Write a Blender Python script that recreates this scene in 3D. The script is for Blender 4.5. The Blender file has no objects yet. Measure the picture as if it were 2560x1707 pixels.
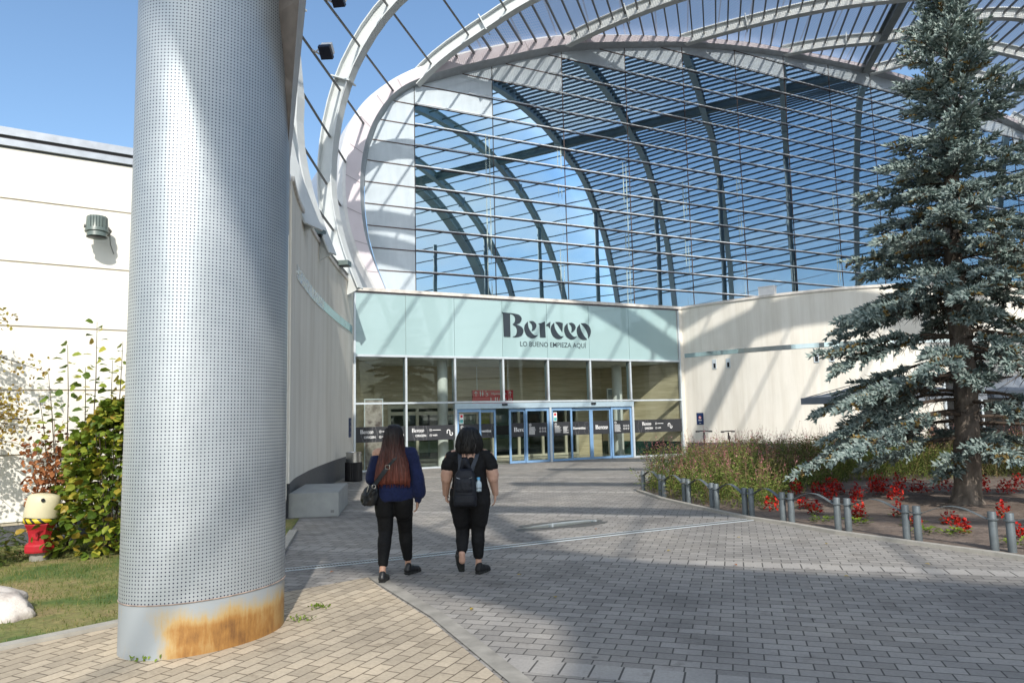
import bpy, bmesh, math, random
import numpy as np
from mathutils import Vector, Matrix, noise as mnoise
R = math.radians
SC = bpy.context.scene
COL = SC.collection
rng = random.Random(7)
nrng = np.random.RandomState(11)

# ------------------------------------------------------------------ camera
CAMP = np.array([0.0, 0.0, 1.68])
P_, RO_ = R(6.018), R(-1.294)
_c, _s = math.cos(P_), math.sin(P_)
FWD = np.array([0, _c, _s]); _up = np.array([0, -_s, _c]); _rt = np.array([1.0, 0, 0])
RTV = math.cos(RO_) * _rt + math.sin(RO_) * _up
UPV = -math.sin(RO_) * _rt + math.cos(RO_) * _up
cam = bpy.data.cameras.new('camera'); camo = bpy.data.objects.new('camera', cam); COL.objects.link(camo)
cam.sensor_width = 36; cam.lens = 1801.3 / 2560 * 36; cam.clip_start = 0.05; cam.clip_end = 3000
m = Matrix.Identity(4)
for i in range(3):
    m[i][0] = RTV[i]; m[i][1] = UPV[i]; m[i][2] = -FWD[i]; m[i][3] = CAMP[i]
camo.matrix_world = m
SC.camera = camo

# main directions of the place
AF = R(26.4)                                   # the entrance facade and the arched glass wall
U = np.array([math.cos(AF), math.sin(AF), 0]); N = np.array([math.sin(AF), -math.cos(AF), 0])
FL = np.array([-5.313, 23.979, 0.0])           # left foot of the facade
def fac(s, d=0.0, z=0.0):                      # s along the facade, d behind it
    return FL + U * s - N * d + np.array([0, 0, z])
PHI = R(-16)                                   # vault over the plaza
DR = np.array([math.cos(PHI), math.sin(PHI), 0]); DN = np.array([-math.sin(PHI), math.cos(PHI), 0])
def vw(s, n, z): return DR * s + DN * n + np.array([0, 0, z])

# ------------------------------------------------------------------ objects
def tag(o, label=None, cat=None, group=None, kind=None):
    if label: o['label'] = label
    if cat: o['category'] = cat
    if group: o['group'] = group
    if kind: o['kind'] = kind
    return o
def wloc(o):
    p = Vector((0, 0, 0))
    while o is not None:
        p = p + o.location; o = o.parent
    return p
def thing(name, loc, label, cat, group=None):
    o = bpy.data.objects.new(name, None); COL.objects.link(o)
    o.location = Vector([float(v) for v in loc]); o.empty_display_size = 0.2
    return tag(o, label, cat, group)
class MB:
    def __init__(s): s.v = []; s.f = []; s.uv = None; s.mi = []
    def add(s, vs, fs, mi=0):
        b = len(s.v); s.v += [tuple(float(c) for c in v) for v in vs]
        for f in fs: s.f.append(tuple(b + i for i in f)); s.mi.append(mi)
        return s
    def quad(s, a, b, c, d, mi=0): return s.add([a, b, c, d], [(0, 1, 2, 3)], mi)
    def box(s, o, ax, ay, az, mi=0):           # corner + three edge vectors
        o, ax, ay, az = [np.array(k, float) for k in (o, ax, ay, az)]
        vs = [o, o + ax, o + ax + ay, o + ay]; vs += [k + az for k in vs]
        fs = [(0, 3, 2, 1), (4, 5, 6, 7), (0, 1, 5, 4), (1, 2, 6, 5), (2, 3, 7, 6), (3, 0, 4, 7)]
        if np.dot(np.cross(ax, ay), az) < 0: fs = [f[::-1] for f in fs]
        return s.add(vs, fs, mi)
    def cbox(s, c, hx, hy, hz, rz=0.0, mi=0):
        cx, sx = math.cos(rz), math.sin(rz)
        ax = np.array([cx, sx, 0]); ay = np.array([-sx, cx, 0]); az = np.array([0, 0, 1.0])
        return s.box(np.array(c, float) - ax * hx - ay * hy - az * hz, 2 * hx * ax, 2 * hy * ay, 2 * hz * az, mi)
    def sweep(s, prof, path, upv, closed=True, cap=True, mi=0):
        # prof: list of (side, up); path: points; upv: function(i)->up vector or a constant
        path = [np.array(p, float) for p in path]; n = len(path); k = len(prof); vs = []
        for i in range(n):
            t = path[min(i + 1, n - 1)] - path[max(i - 1, 0)]; t /= np.linalg.norm(t) + 1e-12
            up = np.array(upv(i) if callable(upv) else upv, float)
            sd = np.cross(t, up); sd /= np.linalg.norm(sd) + 1e-12; up = np.cross(sd, t)
            vs += [path[i] + sd * a + up * b for a, b in prof]
        fs = []
        for i in range(n - 1):
            for j in range(k if closed else k - 1):
                j2 = (j + 1) % k
                fs.append((i * k + j, i * k + j2, (i + 1) * k + j2, (i + 1) * k + j))
        if cap and closed: fs += [tuple(range(k))[::-1], tuple((n - 1) * k + j for j in range(k))]
        return s.add(vs, fs, mi)
    def tube(s, path, r, seg=8, mi=0):
        path = [np.array(p, float) for p in path]
        rr = r if hasattr(r, '__len__') else [r] * len(path)
        t0 = path[-1] - path[0]; up = np.array([0, 0, 1.0]) if abs(t0[2]) < 0.9 * np.linalg.norm(t0) else np.array([0, 1.0, 0.1])
        n = len(path); vs = []
        for i in range(n):
            t = path[min(i + 1, n - 1)] - path[max(i - 1, 0)]; t /= np.linalg.norm(t) + 1e-12
            sd = np.cross(t, up); sd /= np.linalg.norm(sd) + 1e-12; u2 = np.cross(sd, t)
            vs += [path[i] + (sd * math.cos(a) + u2 * math.sin(a)) * rr[i] for a in [2 * math.pi * j / seg for j in range(seg)]]
        fs = [(i * seg + j, i * seg + (j + 1) % seg, (i + 1) * seg + (j + 1) % seg, (i + 1) * seg + j) for i in range(n - 1) for j in range(seg)]
        fs += [tuple(range(seg))[::-1], tuple((n - 1) * seg + j for j in range(seg))]
        return s.add(vs, fs, mi)
    def lathe(s, c, prof, seg=20, mi=0, sx=1.0, sy=1.0, rz=0.0):
        c = np.array(c, float); vs = []; k = len(prof)
        for r, z in prof:
            for j in range(seg):
                a = 2 * math.pi * j / seg; x, y = r * math.cos(a) * sx, r * math.sin(a) * sy
                vs.append(c + np.array([x * math.cos(rz) - y * math.sin(rz), x * math.sin(rz) + y * math.cos(rz), z]))
        fs = [(i * seg + j, i * seg + (j + 1) % seg, (i + 1) * seg + (j + 1) % seg, (i + 1) * seg + j) for i in range(k - 1) for j in range(seg)]
        if prof[0][0] > 1e-5: fs.append(tuple(range(seg))[::-1])
        if prof[-1][0] > 1e-5: fs.append(tuple((k - 1) * seg + j for j in range(seg)))
        return s.add(vs, fs, mi)
    def prism(s, poly, o, ax, ay, az, mi=0):    # 2-D polygon in (ax, ay) pushed along az
        o, ax, ay, az = [np.array(k, float) for k in (o, ax, ay, az)]; n = len(poly)
        vs = [o + ax * a + ay * b for a, b in poly]; vs += [v + az for v in vs]
        fs = [tuple(range(n))[::-1], tuple(range(n, 2 * n))] + [(i, (i + 1) % n, n + (i + 1) % n, n + i) for i in range(n)]
        return s.add(vs, fs, mi)
    def build(s, name, mat, parent=None, smooth=False, kind=None, auto=None):
        off = wloc(parent) if parent is not None else Vector((0, 0, 0))
        me = bpy.data.meshes.new(name)
        va = np.array(s.v, float).reshape(-1, 3) - np.array(off)[None, :]
        me.from_pydata(va.tolist(), [], s.f)
        mats = mat if isinstance(mat, (list, tuple)) else [mat]
        for k in mats: me.materials.append(k)
        if len(mats) > 1: me.polygons.foreach_set('material_index', s.mi)
        if s.uv is not None:
            lay = me.uv_layers.new(name='UVMap')
            vi = np.empty(len(me.loops), np.int32); me.loops.foreach_get('vertex_index', vi)
            lay.data.foreach_set('uv', np.array(s.uv, np.float32)[vi].ravel())
        if smooth: me.polygons.foreach_set('use_smooth', [True] * len(me.polygons))
        me.update()
        o = bpy.data.objects.new(name, me); COL.objects.link(o)
        if parent is not None: o.parent = parent
        if auto is not None:
            md = o.modifiers.new('edges', 'EDGE_SPLIT'); md.split_angle = R(auto)
        if kind: o['kind'] = kind
        return o
def centred(mb_or_list, c): pass

# ------------------------------------------------------------------ materials
def nodes(name):
    mt = bpy.data.materials.new(name); mt.use_nodes = True
    nt = mt.node_tree; b = nt.nodes['Principled BSDF']
    return mt, nt, b
def nd(nt, typ, **kw):
    n = nt.nodes.new(typ)
    for k, v in kw.items():
        if k.startswith('i_'): n.inputs[k[2:].replace('_', ' ')].default_value = v
        else: setattr(n, k, v)
    return n
def ramp(nt, fac, stops):
    r = nt.nodes.new('ShaderNodeValToRGB'); e = r.color_ramp.elements
    while len(e) < len(stops): e.new(0.5)
    for k, (p, c) in zip(e, stops): k.position = p; k.color = (*c, 1) if len(c) == 3 else c
    nt.links.new(fac, r.inputs[0]); return r.outputs[0]
def mix(nt, fac, a, b, mode='MIX'):
    n = nt.nodes.new('ShaderNodeMix'); n.data_type = 'RGBA'; n.blend_type = mode
    for sock, v in ((n.inputs[0], fac), (n.inputs[6], a), (n.inputs[7], b)):
        if hasattr(v, 'links') or isinstance(v, bpy.types.NodeSocket): nt.links.new(v, sock)
        else: sock.default_value = (*v, 1) if isinstance(v, (tuple, list)) and len(v) == 3 else v
    return n.outputs[2]
def mth(nt, op, a, b=None, c=None):
    n = nt.nodes.new('ShaderNodeMath'); n.operation = op
    for i, v in enumerate((a, b, c)):
        if v is None: continue
        if isinstance(v, bpy.types.NodeSocket): nt.links.new(v, n.inputs[i])
        else: n.inputs[i].default_value = v
    return n.outputs[0]
def geopos(nt):
    g = nt.nodes.new('ShaderNodeNewGeometry'); return g.outputs['Position']
def noise(nt, vec, scale, detail=4, rough=0.55):
    n = nt.nodes.new('ShaderNodeTexNoise'); n.inputs['Scale'].default_value = scale
    n.inputs['Detail'].default_value = detail; n.inputs['Roughness'].default_value = rough
    nt.links.new(vec, n.inputs['Vector']); return n.outputs['Fac']
def bump(nt, b, h, strength=0.3, dist=0.01):
    n = nt.nodes.new('ShaderNodeBump'); n.inputs['Strength'].default_value = strength; n.inputs['Distance'].default_value = dist
    nt.links.new(h, n.inputs['Height']); nt.links.new(n.outputs[0], b.inputs['Normal']); return n
def mapping(nt, vec, rot=(0, 0, 0), scale=(1, 1, 1), loc=(0, 0, 0)):
    n = nt.nodes.new('ShaderNodeMapping'); n.inputs['Rotation'].default_value = rot
    n.inputs['Scale'].default_value = scale; n.inputs['Location'].default_value = loc
    nt.links.new(vec, n.inputs['Vector']); return n.outputs[0]
def plain(name, col, rough=0.6, metal=0.0, var=0.12, scale=6.0, bmp=0.0, spec=0.4, aniso=None):
    mt, nt, b = nodes(name)
    v = geopos(nt) if aniso is None else mapping(nt, geopos(nt), scale=aniso)
    f = noise(nt, v, scale, 5)
    lo = tuple(max(0, c * (1 - var)) for c in col); hi = tuple(min(1, c * (1 + var)) for c in col)
    nt.links.new(ramp(nt, f, [(0.3, lo), (0.7, hi)]), b.inputs['Base Color'])
    b.inputs['Roughness'].default_value = rough; b.inputs['Metallic'].default_value = metal
    b.inputs['Specular IOR Level'].default_value = spec
    if bmp: bump(nt, b, noise(nt, v, scale * 4, 6), bmp, 0.01)
    return mt
M = {}
M['steel_grey'] = plain('painted_steel_pale_grey', (0.60, 0.63, 0.63), 0.45, 0.0, 0.06, 2.0)
M['rod_grey'] = plain('painted_steel_mid_grey', (0.16, 0.16, 0.16), 0.5, 0.0, 0.1, 3.0)
M['spine_grey'] = plain('painted_steel_spine', (0.22, 0.24, 0.24), 0.5, 0.0, 0.1, 3.0)
M['alu'] = plain('pale_aluminium', (0.62, 0.68, 0.72), 0.32, 0.3, 0.05, 4.0)
M['alu_dark'] = plain('dark_gasket', (0.05, 0.045, 0.05), 0.5)
M['blue_frame'] = plain('blue_door_frame', (0.22, 0.38, 0.60), 0.35, 0.15, 0.06, 3.0)
M['black'] = plain('black_plastic', (0.012, 0.012, 0.014), 0.45)
M['white'] = plain('white_vinyl', (0.82, 0.82, 0.82), 0.5, var=0.03)
M['logo_dark'] = plain('logo_charcoal', (0.028, 0.040, 0.052), 0.5, var=0.05)
M['vinyl_grey'] = plain('dark_grey_vinyl', (0.035, 0.037, 0.042), 0.4, var=0.08)
M['line_grey'] = plain('grey_vinyl_line', (0.22, 0.22, 0.23), 0.5)
# ------------------------------------------------------------------ sun and sky
SUN_EL = R(37.0); SUN_HEAD = R(-9.0)           # heading in which the light travels
TR = np.array([math.sin(SUN_HEAD), math.cos(SUN_HEAD), -math.tan(SUN_EL)]); TR /= np.linalg.norm(TR)
sl = bpy.data.lights.new('sun', 'SUN'); slo = bpy.data.objects.new('sun', sl); COL.objects.link(slo)
sl.energy = 3.45; sl.angle = R(0.53); sl.color = (1.0, 0.945, 0.86)
slo.rotation_euler = Vector(TR).to_track_quat('-Z', 'Y').to_euler(); slo.location = (3, -20, 30)
W = bpy.data.worlds.new('World'); SC.world = W; W.use_nodes = True
nt = W.node_tree; bg = nt.nodes['Background']; bg.inputs[1].default_value = 0.15
sky = nd(nt, 'ShaderNodeTexSky', sky_type='NISHITA'); sky.sun_disc = False
sky.sun_elevation = SUN_EL; sky.sun_rotation = math.pi + SUN_HEAD; sky.air_density = 1.0; sky.dust_density = 1.6; sky.ozone_density = 1.6
tc = nd(nt, 'ShaderNodeTexCoord'); dv = tc.outputs['Generated']
sep = nd(nt, 'ShaderNodeSeparateXYZ'); nt.links.new(dv, sep.inputs[0])
cv = mapping(nt, dv, scale=(1.6, 1.6, 4.2))
cn = noise(nt, cv, 1.7, 7, 0.56)
cl = ramp(nt, cn, [(0.40, (0, 0, 0)), (0.62, (1, 1, 1))])
msk = nd(nt, 'ShaderNodeMapRange'); msk.inputs[1].default_value = 0.12; msk.inputs[2].default_value = -0.35
nt.links.new(sep.outputs[1], msk.inputs[0])
cf = mth(nt, 'MULTIPLY', cl, msk.outputs[0]); cf = mth(nt, 'MULTIPLY', cf, 0.9)
skc = mix(nt, 1.0, sky.outputs[0], (0.98, 1.10, 1.14), 'MULTIPLY')
nt.links.new(mix(nt, cf, skc, (7.0, 7.2, 7.5)), bg.inputs[0])
SC.view_settings.view_transform = 'Standard'; SC.view_settings.look = 'None'
SC.view_settings.exposure = 0.36; SC.view_settings.gamma = 1.0
SC.render.film_transparent = False
SC.cycles.max_bounces = 10; SC.cycles.transparent_max_bounces = 24; SC.cycles.caustics_reflective = False; SC.cycles.caustics_refractive = False
SC.cycles.sample_clamp_indirect = 6.0
SC.cycles.use_denoising = True

# ------------------------------------------------------------------ ground
def sheet(name, poly, z, mat, label=None):
    mb = MB(); mb.add([(x, y, z) for x, y in poly], [tuple(range(len(poly)))])
    o = mb.build(name, mat); o['kind'] = 'structure'; return o
def paver_mat(name, base, rot, bw, bh, mortar, cmortar, course=False, spots=False, var=0.17):
    mt, nt, b = nodes(name); pos = geopos(nt)
    v = mapping(nt, pos, rot=(0, 0, rot))
    br = nd(nt, 'ShaderNodeTexBrick'); br.offset = 0.5
    br.inputs['Scale'].default_value = 1.0; br.inputs['Brick Width'].default_value = bw; br.inputs['Row Height'].default_value = bh
    br.inputs['Mortar Size'].default_value = mortar; br.inputs['Mortar Smooth'].default_value = 0.35; br.inputs['Bias'].default_value = -0.15
    br.inputs['Color1'].default_value = (*[c * (1 - var) for c in base], 1); br.inputs['Color2'].default_value = (*[c * (1 + var) for c in base], 1)
    br.inputs['Mortar'].default_value = (*cmortar, 1)
    nt.links.new(v, br.inputs['Vector'])
    col = br.outputs['Color']; fac_ = br.outputs['Fac']
    if course:
        sx = nd(nt, 'ShaderNodeSeparateXYZ'); nt.links.new(v, sx.inputs[0])
        n_ = mth(nt, 'FRACT', mth(nt, 'DIVIDE', mth(nt, 'SUBTRACT', sx.outputs[1], 4.78), 3.72))
        inb = mth(nt, 'LESS_THAN', n_, 0.245 / 3.72)
        b2 = nd(nt, 'ShaderNodeTexBrick'); b2.offset = 0.0
        b2.inputs['Scale'].default_value = 1.0; b2.inputs['Brick Width'].default_value = 0.20; b2.inputs['Row Height'].default_value = 3.72
        b2.inputs['Mortar Size'].default_value = 0.008; b2.inputs['Mortar Smooth'].default_value = 0.3
        b2.inputs['Color1'].default_value = (*[c * 1.14 for c in base], 1); b2.inputs['Color2'].default_value = (*[c * 1.30 for c in base], 1)
        b2.inputs['Mortar'].default_value = (*cmortar, 1)
        nt.links.new(mapping(nt, v, loc=(0, -4.78 + 0.006, 0)), b2.inputs['Vector'])
        col = mix(nt, inb, col, b2.outputs['Color'])
        fac_ = mix(nt, inb, fac_, b2.outputs['Fac'])
    big = noise(nt, pos, 0.55, 6, 0.62)
    col = mix(nt, 1.0, col, ramp(nt, big, [(0.30, (0.66, 0.66, 0.67)), (0.48, (1, 1, 1)), (0.72, (1.20, 1.17, 1.12))]), 'MULTIPLY')
    fine = noise(nt, pos, 38, 4, 0.7)
    col = mix(nt, 1.0, col, ramp(nt, fine, [(0.25, (0.83, 0.83, 0.83)), (0.75, (1.14, 1.14, 1.14))]), 'MULTIPLY')
    st2 = noise(nt, pos, 2.6, 5, 0.7); col = mix(nt, 1.0, col, ramp(nt, st2, [(0.30, (0.70, 0.69, 0.68)), (0.42, (1, 1, 1))]), 'MULTIPLY')
    if True:
        vo = nd(nt, 'ShaderNodeTexVoronoi'); vo.inputs['Scale'].default_value = 3.4 if spots else 2.1; vo.inputs['Randomness'].default_value = 1.0
        nt.links.new(mapping(nt, pos, scale=(1, 1, 0)), vo.inputs['Vector'])
        sp = ramp(nt, vo.outputs['Distance'], [(0.040, (0.30, 0.30, 0.30) if spots else (0.55, 0.55, 0.55)), (0.065, (1, 1, 1))])
        col = mix(nt, 1.0, col, sp, 'MULTIPLY')
    nt.links.new(col, b.inputs['Base Color']); b.inputs['Roughness'].default_value = 0.82; b.inputs['Specular IOR Level'].default_value = 0.3
    h = mth(nt, 'ADD', mth(nt, 'MULTIPLY', fac_, -1.0), mth(nt, 'MULTIPLY', fine, 0.35))
    bump(nt, b, h, 0.5, 0.006)
    return mt
M['paver'] = paver_mat('grey_concrete_pavers', (0.285, 0.27, 0.25), R(17), 0.205, 0.128, 0.0065, (0.085, 0.08, 0.075), course=True)
M['tan'] = paver_mat('tan_clay_pavers', (0.45, 0.38, 0.285), R(-65), 0.205, 0.118, 0.0065, (0.15, 0.12, 0.085), spots=True)
M['soil_far'] = plain('dry_ground', (0.20, 0.18, 0.14), 0.95, scale=0.5)
M['asphalt'] = plain('asphalt', (0.055, 0.055, 0.055), 0.9, scale=3)
gb = MB(); gb.add([(-900, -900, -0.06), (900, -900, -0.06), (900, 900, -0.06), (-900, 900, -0.06)], [(0, 1, 2, 3)])
tag(gb.build('ground', M['soil_far']), kind='structure')
sheet('plaza_paving', [(-14, -30), (45, -30), (45, 60), (-14, 60)], 0.0, M['paver'])
TANP = [(-2.32, 7.38), (-1.61, 7.98), (-1.39, 7.51), (-0.77, 6.35), (-0.12, 4.84), (0.45, 3.4), (1.2, 1.2), (1.6, -3), (-6.5, -3), (-5.6, 3.2), (-4.55, 5.05), (-4.0, 5.62), (-3.4, 6.25), (-3.0, 6.75), (-2.62, 7.15)]
sheet('tan_paving', TANP, 0.006, M['tan'])
M['kerb'] = plain('concrete_kerb', (0.36, 0.34, 0.30), 0.9, scale=9, bmp=0.2)
# flush concrete edging between the tan and the grey paving
edg = [(-1.61, 7.98), (-1.36, 7.50), (-0.75, 6.36), (-0.09, 4.84), (0.48, 3.4), (1.23, 1.2), (1.63, -3)]
mb = MB()
prev = None
for i, (x, y) in enumerate(edg):
    a = np.array(edg[max(i - 1, 0)]); c = np.array(edg[min(i + 1, len(edg) - 1)]); t = c - a; t /= np.linalg.norm(t); nn_ = np.array([-t[1], t[0]])
    p = np.array([x, y]); q = [(*(p - nn_ * 0.0), 0.010), (*(p + nn_ * 0.14), 0.010)]
    if prev: mb.quad(prev[0], q[0], q[1], prev[1])
    prev = q
tag(mb.build('paving_edge', plain('worn_edging', (0.27, 0.255, 0.225), 0.9, scale=5, var=0.25)), kind='structure')
# lawn
LAWN = [(-14, -6), (-7.2, -3), (-5.75, 3.2), (-4.68, 5.08), (-4.12, 5.68), (-3.5, 6.34), (-3.1, 6.84), (-2.75, 7.3), (-3.0, 9), (-3.5, 11.4), (-3.8, 12.9), (-12.5, 7.1), (-20, 2)]
mt, ntm, b = nodes('lawn_turf'); pos = geopos(ntm)
f1 = noise(ntm, pos, 1.1, 6, 0.62); f2 = noise(ntm, pos, 22, 4, 0.7)
c = ramp(ntm, f1, [(0.34, (0.29, 0.215, 0.10)), (0.46, (0.20, 0.19, 0.06)), (0.58, (0.085, 0.135, 0.025)), (0.7, (0.06, 0.11, 0.02))])
c = mix(ntm, 1.0, c, ramp(ntm, f2, [(0.3, (0.6, 0.6, 0.6)), (0.7, (1.25, 1.25, 1.25))]), 'MULTIPLY')
ntm.links.new(c, b.inputs['Base Color']); b.inputs['Roughness'].default_value = 1.0; bump(ntm, b, f2, 0.8, 0.02)
M['lawn'] = mt
sheet('lawn', LAWN, 0.012, M['lawn'])
kp = [(-7.2, -3), (-5.68, 3.2), (-4.62, 5.06), (-4.06, 5.65), (-3.45, 6.30), (-3.05, 6.80), (-2.68, 7.22), (-2.95, 9.0), (-3.45, 11.4)]
mb = MB(); mb.sweep([(-0.06, 0.0), (0.06, 0.0), (0.06, 0.035), (-0.06, 0.035)], [(x, y, 0) for x, y in kp], (0, 0, 1))
tag(mb.build('lawn_kerb', M['kerb']), kind='structure')
# slot drain across the plaza
dr = [(-4.4, 7.66), (-2.65, 8.46), (-1.21, 9.12), (-0.25, 9.6), (1.66, 10.58), (3.72, 11.56)]
mt, ntm, b = nodes('drain_grate'); pos = geopos(ntm)
v = mapping(ntm, pos, rot=(0, 0, R(-26.5)))
w_ = nd(ntm, 'ShaderNodeTexWave'); w_.inputs['Scale'].default_value = 9.0; w_.bands_direction = 'X'; ntm.links.new(v, w_.inputs['Vector'])
ntm.links.new(ramp(ntm, w_.outputs['Fac'], [(0.35, (0.02, 0.02, 0.02)), (0.5, (0.24, 0.24, 0.23))]), b.inputs['Base Color']); b.inputs['Roughness'].default_value = 0.6
M['drain'] = mt
t = thing('drain_channel', (-0.25, 9.6, 0), 'narrow slotted steel drain running across the grey pavers behind the two walkers', 'drain')
mb = MB(); mb.sweep([(-0.055, 0.004), (0.055, 0.004), (0.055, 0.010), (-0.055, 0.010)], [(x, y, 0) for x, y in dr], (0, 0, 1)); mb.build('grate', M['drain'], t)
mb = MB()
for sd in (-0.075, 0.06):
    mb.sweep([(sd, 0.004), (sd + 0.015, 0.004), (sd + 0.015, 0.012), (sd, 0.012)], [(x, y, 0) for x, y in dr], (0, 0, 1))
mb.build('frame', M['alu'], t)
# puddle
def blob(cx, cy, a, b_, ang, n=40, seed=1, amp=0.12):
    o = []
    for i in range(n):
        t_ = 2 * math.pi * i / n; r_ = 1 + amp * mnoise.noise(Vector((math.cos(t_) * 1.7 + seed, math.sin(t_) * 1.7, seed * 3.1)))
        x, y = a * r_ * math.cos(t_), b_ * r_ * math.sin(t_)
        o.append((cx + x * math.cos(ang) - y * math.sin(ang), cy + x * math.sin(ang) + y * math.cos(ang)))
    return o
wet = plain('wet_paving', (0.085, 0.08, 0.072), 0.5, scale=6)
water = plain('still_water', (0.20, 0.22, 0.22), 0.03, scale=2, spec=0.6)
t = thing('puddle', (0.72, 11.5, 0), 'pale puddle with a wet dark rim on the grey pavers', 'puddle')
mb = MB(); mb.add([(x, y, 0.005) for x, y in blob(0.73, 11.5, 0.86, 0.36, R(29), seed=2, amp=0.3)], [tuple(range(40))]); mb.build('wet_rim', wet, t)
mb = MB(); mb.add([(x, y, 0.009) for x, y in blob(0.70, 11.5, 0.74, 0.17, R(29), seed=4, amp=0.25)], [tuple(range(40))]); mb.build('water', water, t)
# ------------------------------------------------------------------ wall materials
def render_mat(name, base, streak=0.5):
    mt, nt, b = nodes(name); pos = geopos(nt)
    f = noise(nt, pos, 0.5, 5, 0.6); st = noise(nt, mapping(nt, pos, scale=(1.7, 1.7, 0.12)), 1.6, 6, 0.65)
    c = ramp(nt, f, [(0.3, tuple(x * 0.94 for x in base)), (0.7, tuple(min(1, x * 1.04) for x in base))])
    c = mix(nt, streak, c, mix(nt, 1.0, c, ramp(nt, st, [(0.32, (0.74, 0.71, 0.66)), (0.56, (1, 1, 1))]), 'MULTIPLY'))
    nt.links.new(c, b.inputs['Base Color']); b.inputs['Roughness'].default_value = 0.85; b.inputs['Specular IOR Level'].default_value = 0.25
    bump(nt, b, noise(nt, pos, 60, 4), 0.12, 0.004)
    return mt
M['cream'] = render_mat('cream_render', (0.79, 0.755, 0.68))
M['cream2'] = render_mat('cream_precast_panels', (0.84, 0.815, 0.745), 0.3)
M['plinth'] = plain('dark_grey_stone', (0.085, 0.09, 0.10), 0.5, scale=25, var=0.35)
M['coping'] = plain('pale_coping', (0.66, 0.62, 0.57), 0.8, var=0.15)
M['mirror'] = plain('polished_steel_strip', (0.62, 0.68, 0.70), 0.08, 1.0, 0.08, 1.2, bmp=0.0)
M['teal_strip'] = plain('teal_glass_strip', (0.17, 0.33, 0.34), 0.10, 0.0, 0.25, 1.2, spec=0.6)
M['metal_cap'] = plain('grey_metal_capping', (0.42, 0.46, 0.52), 0.45, 0.2)
M['pink'] = plain('pale_pink_cladding', (0.72, 0.655, 0.69), 0.55, 0.0, 0.05, 1.2)
M['rimwhite'] = plain('white_rim_cladding', (0.78, 0.77, 0.76), 0.5, var=0.06)
M['reveal'] = plain('grey_reveal', (0.34, 0.37, 0.40), 0.4, 0.1, 0.1)

# ------------------------------------------------------------------ curved render walls
LW = [(-5.33, 23.96), (-5.19, 23.1), (-5.10, 21.8), (-5.02, 20.55), (-4.88, 19.0), (-4.72, 17.45), (-4.58, 16.3), (-4.43, 15.31), (-4.22, 14.0), (-3.95, 12.78)]
RW = [(7.10, 30.22), (7.75, 29.5), (8.39, 28.87), (9.1, 28.15), (9.85, 27.5), (10.5, 27.02), (11.04, 26.69), (11.65, 26.36), (12.25, 26.10), (13.08, 25.83), (14.2, 25.6), (15.6, 25.5), (17.5, 25.6), (20, 26.1), (23, 27.2), (27, 29.4)]
def dens(pl, k=4):
    o = []
    for i in range(len(pl) - 1):
        p0 = np.array(pl[max(i - 1, 0)]); p1 = np.array(pl[i]); p2 = np.array(pl[i + 1]); p3 = np.array(pl[min(i + 2, len(pl) - 1)])
        for j in range(k):
            t = j / k
            o.append(tuple(0.5 * ((2 * p1) + (-p0 + p2) * t + (2 * p0 - 5 * p1 + 4 * p2 - p3) * t * t + (-p0 + 3 * p1 - 3 * p2 + p3) * t ** 3)))
    o.append(tuple(pl[-1])); return o
LWd, RWd = dens(LW), dens(RW)
def band_on(mb, pl, z0, z1, out, back, side):
    # vertical band following a plan polyline; out/back = offsets along its visible normal
    pts = [np.array([x, y]) for x, y in pl]; n = len(pts); A = []
    for i in range(n):
        t = pts[min(i + 1, n - 1)] - pts[max(i - 1, 0)]; t /= np.linalg.norm(t); nn_ = np.array([t[1], -t[0]]) * side
        A.append((pts[i] + nn_ * out, pts[i] - nn_ * back))
    vs = []
    for o, k in A: vs += [(*o, z0), (*o, z1), (*k, z1), (*k, z0)]
    fs = []
    for i in range(n - 1):
        for j in range(4):
            f = (i * 4 + j, i * 4 + (j + 1) % 4, (i + 1) * 4 + (j + 1) % 4, (i + 1) * 4 + j); fs.append(f if side > 0 else f[::-1])
    fs += [(0, 1, 2, 3) if side < 0 else (3, 2, 1, 0), tuple((n - 1) * 4 + j for j in ((3, 2, 1, 0) if side < 0 else (0, 1, 2, 3)))]
    mb.add(vs, fs)
def slice_pl(pl, a, b):
    k = len(pl); return pl[int(a * (k - 1)):int(b * (k - 1)) + 1]
# left wall
t = thing('curved_wall', (-4.7, 18, 0), 'shaded curved cream wall with a teal strip, running from the column to the entrance', 'wall')
side = -1
mb = MB(); band_on(mb, LWd, 0.62, 6.06, 0.0, 0.45, side); mb.build('render', M['cream'], t, smooth=True, auto=40)
mb = MB(); band_on(mb, LWd[1:-1], 0.0, 0.618, -0.004, 0.40, side); mb.build('plinth', M['plinth'], t)
mb = MB(); band_on(mb, LWd, 6.063, 6.16, 0.04, 0.52, side); mb.build('coping', M['coping'], t)
mb = MB(); band_on(mb, slice_pl(LWd, 0.06, 0.50), 4.52, 4.76, 0.012, 0.2, side); mb.build('glass_strip', M['teal_strip'], t)
mt, ntm, b = nodes('crumpled_mirror_film'); pos = geopos(ntm)
b.inputs['Base Color'].default_value = (0.8, 0.82, 0.82, 1); b.inputs['Metallic'].default_value = 1.0; b.inputs['Roughness'].default_value = 0.12
bump(ntm, b, noise(ntm, pos, 5.0, 3), 1.0, 0.25)
mb = MB(); band_on(mb, slice_pl(LWd, 0.52, 0.9), 4.50, 4.78, 0.016, 0.2, side); mb.build('peeling_mirror_film', mt, t)
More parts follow.
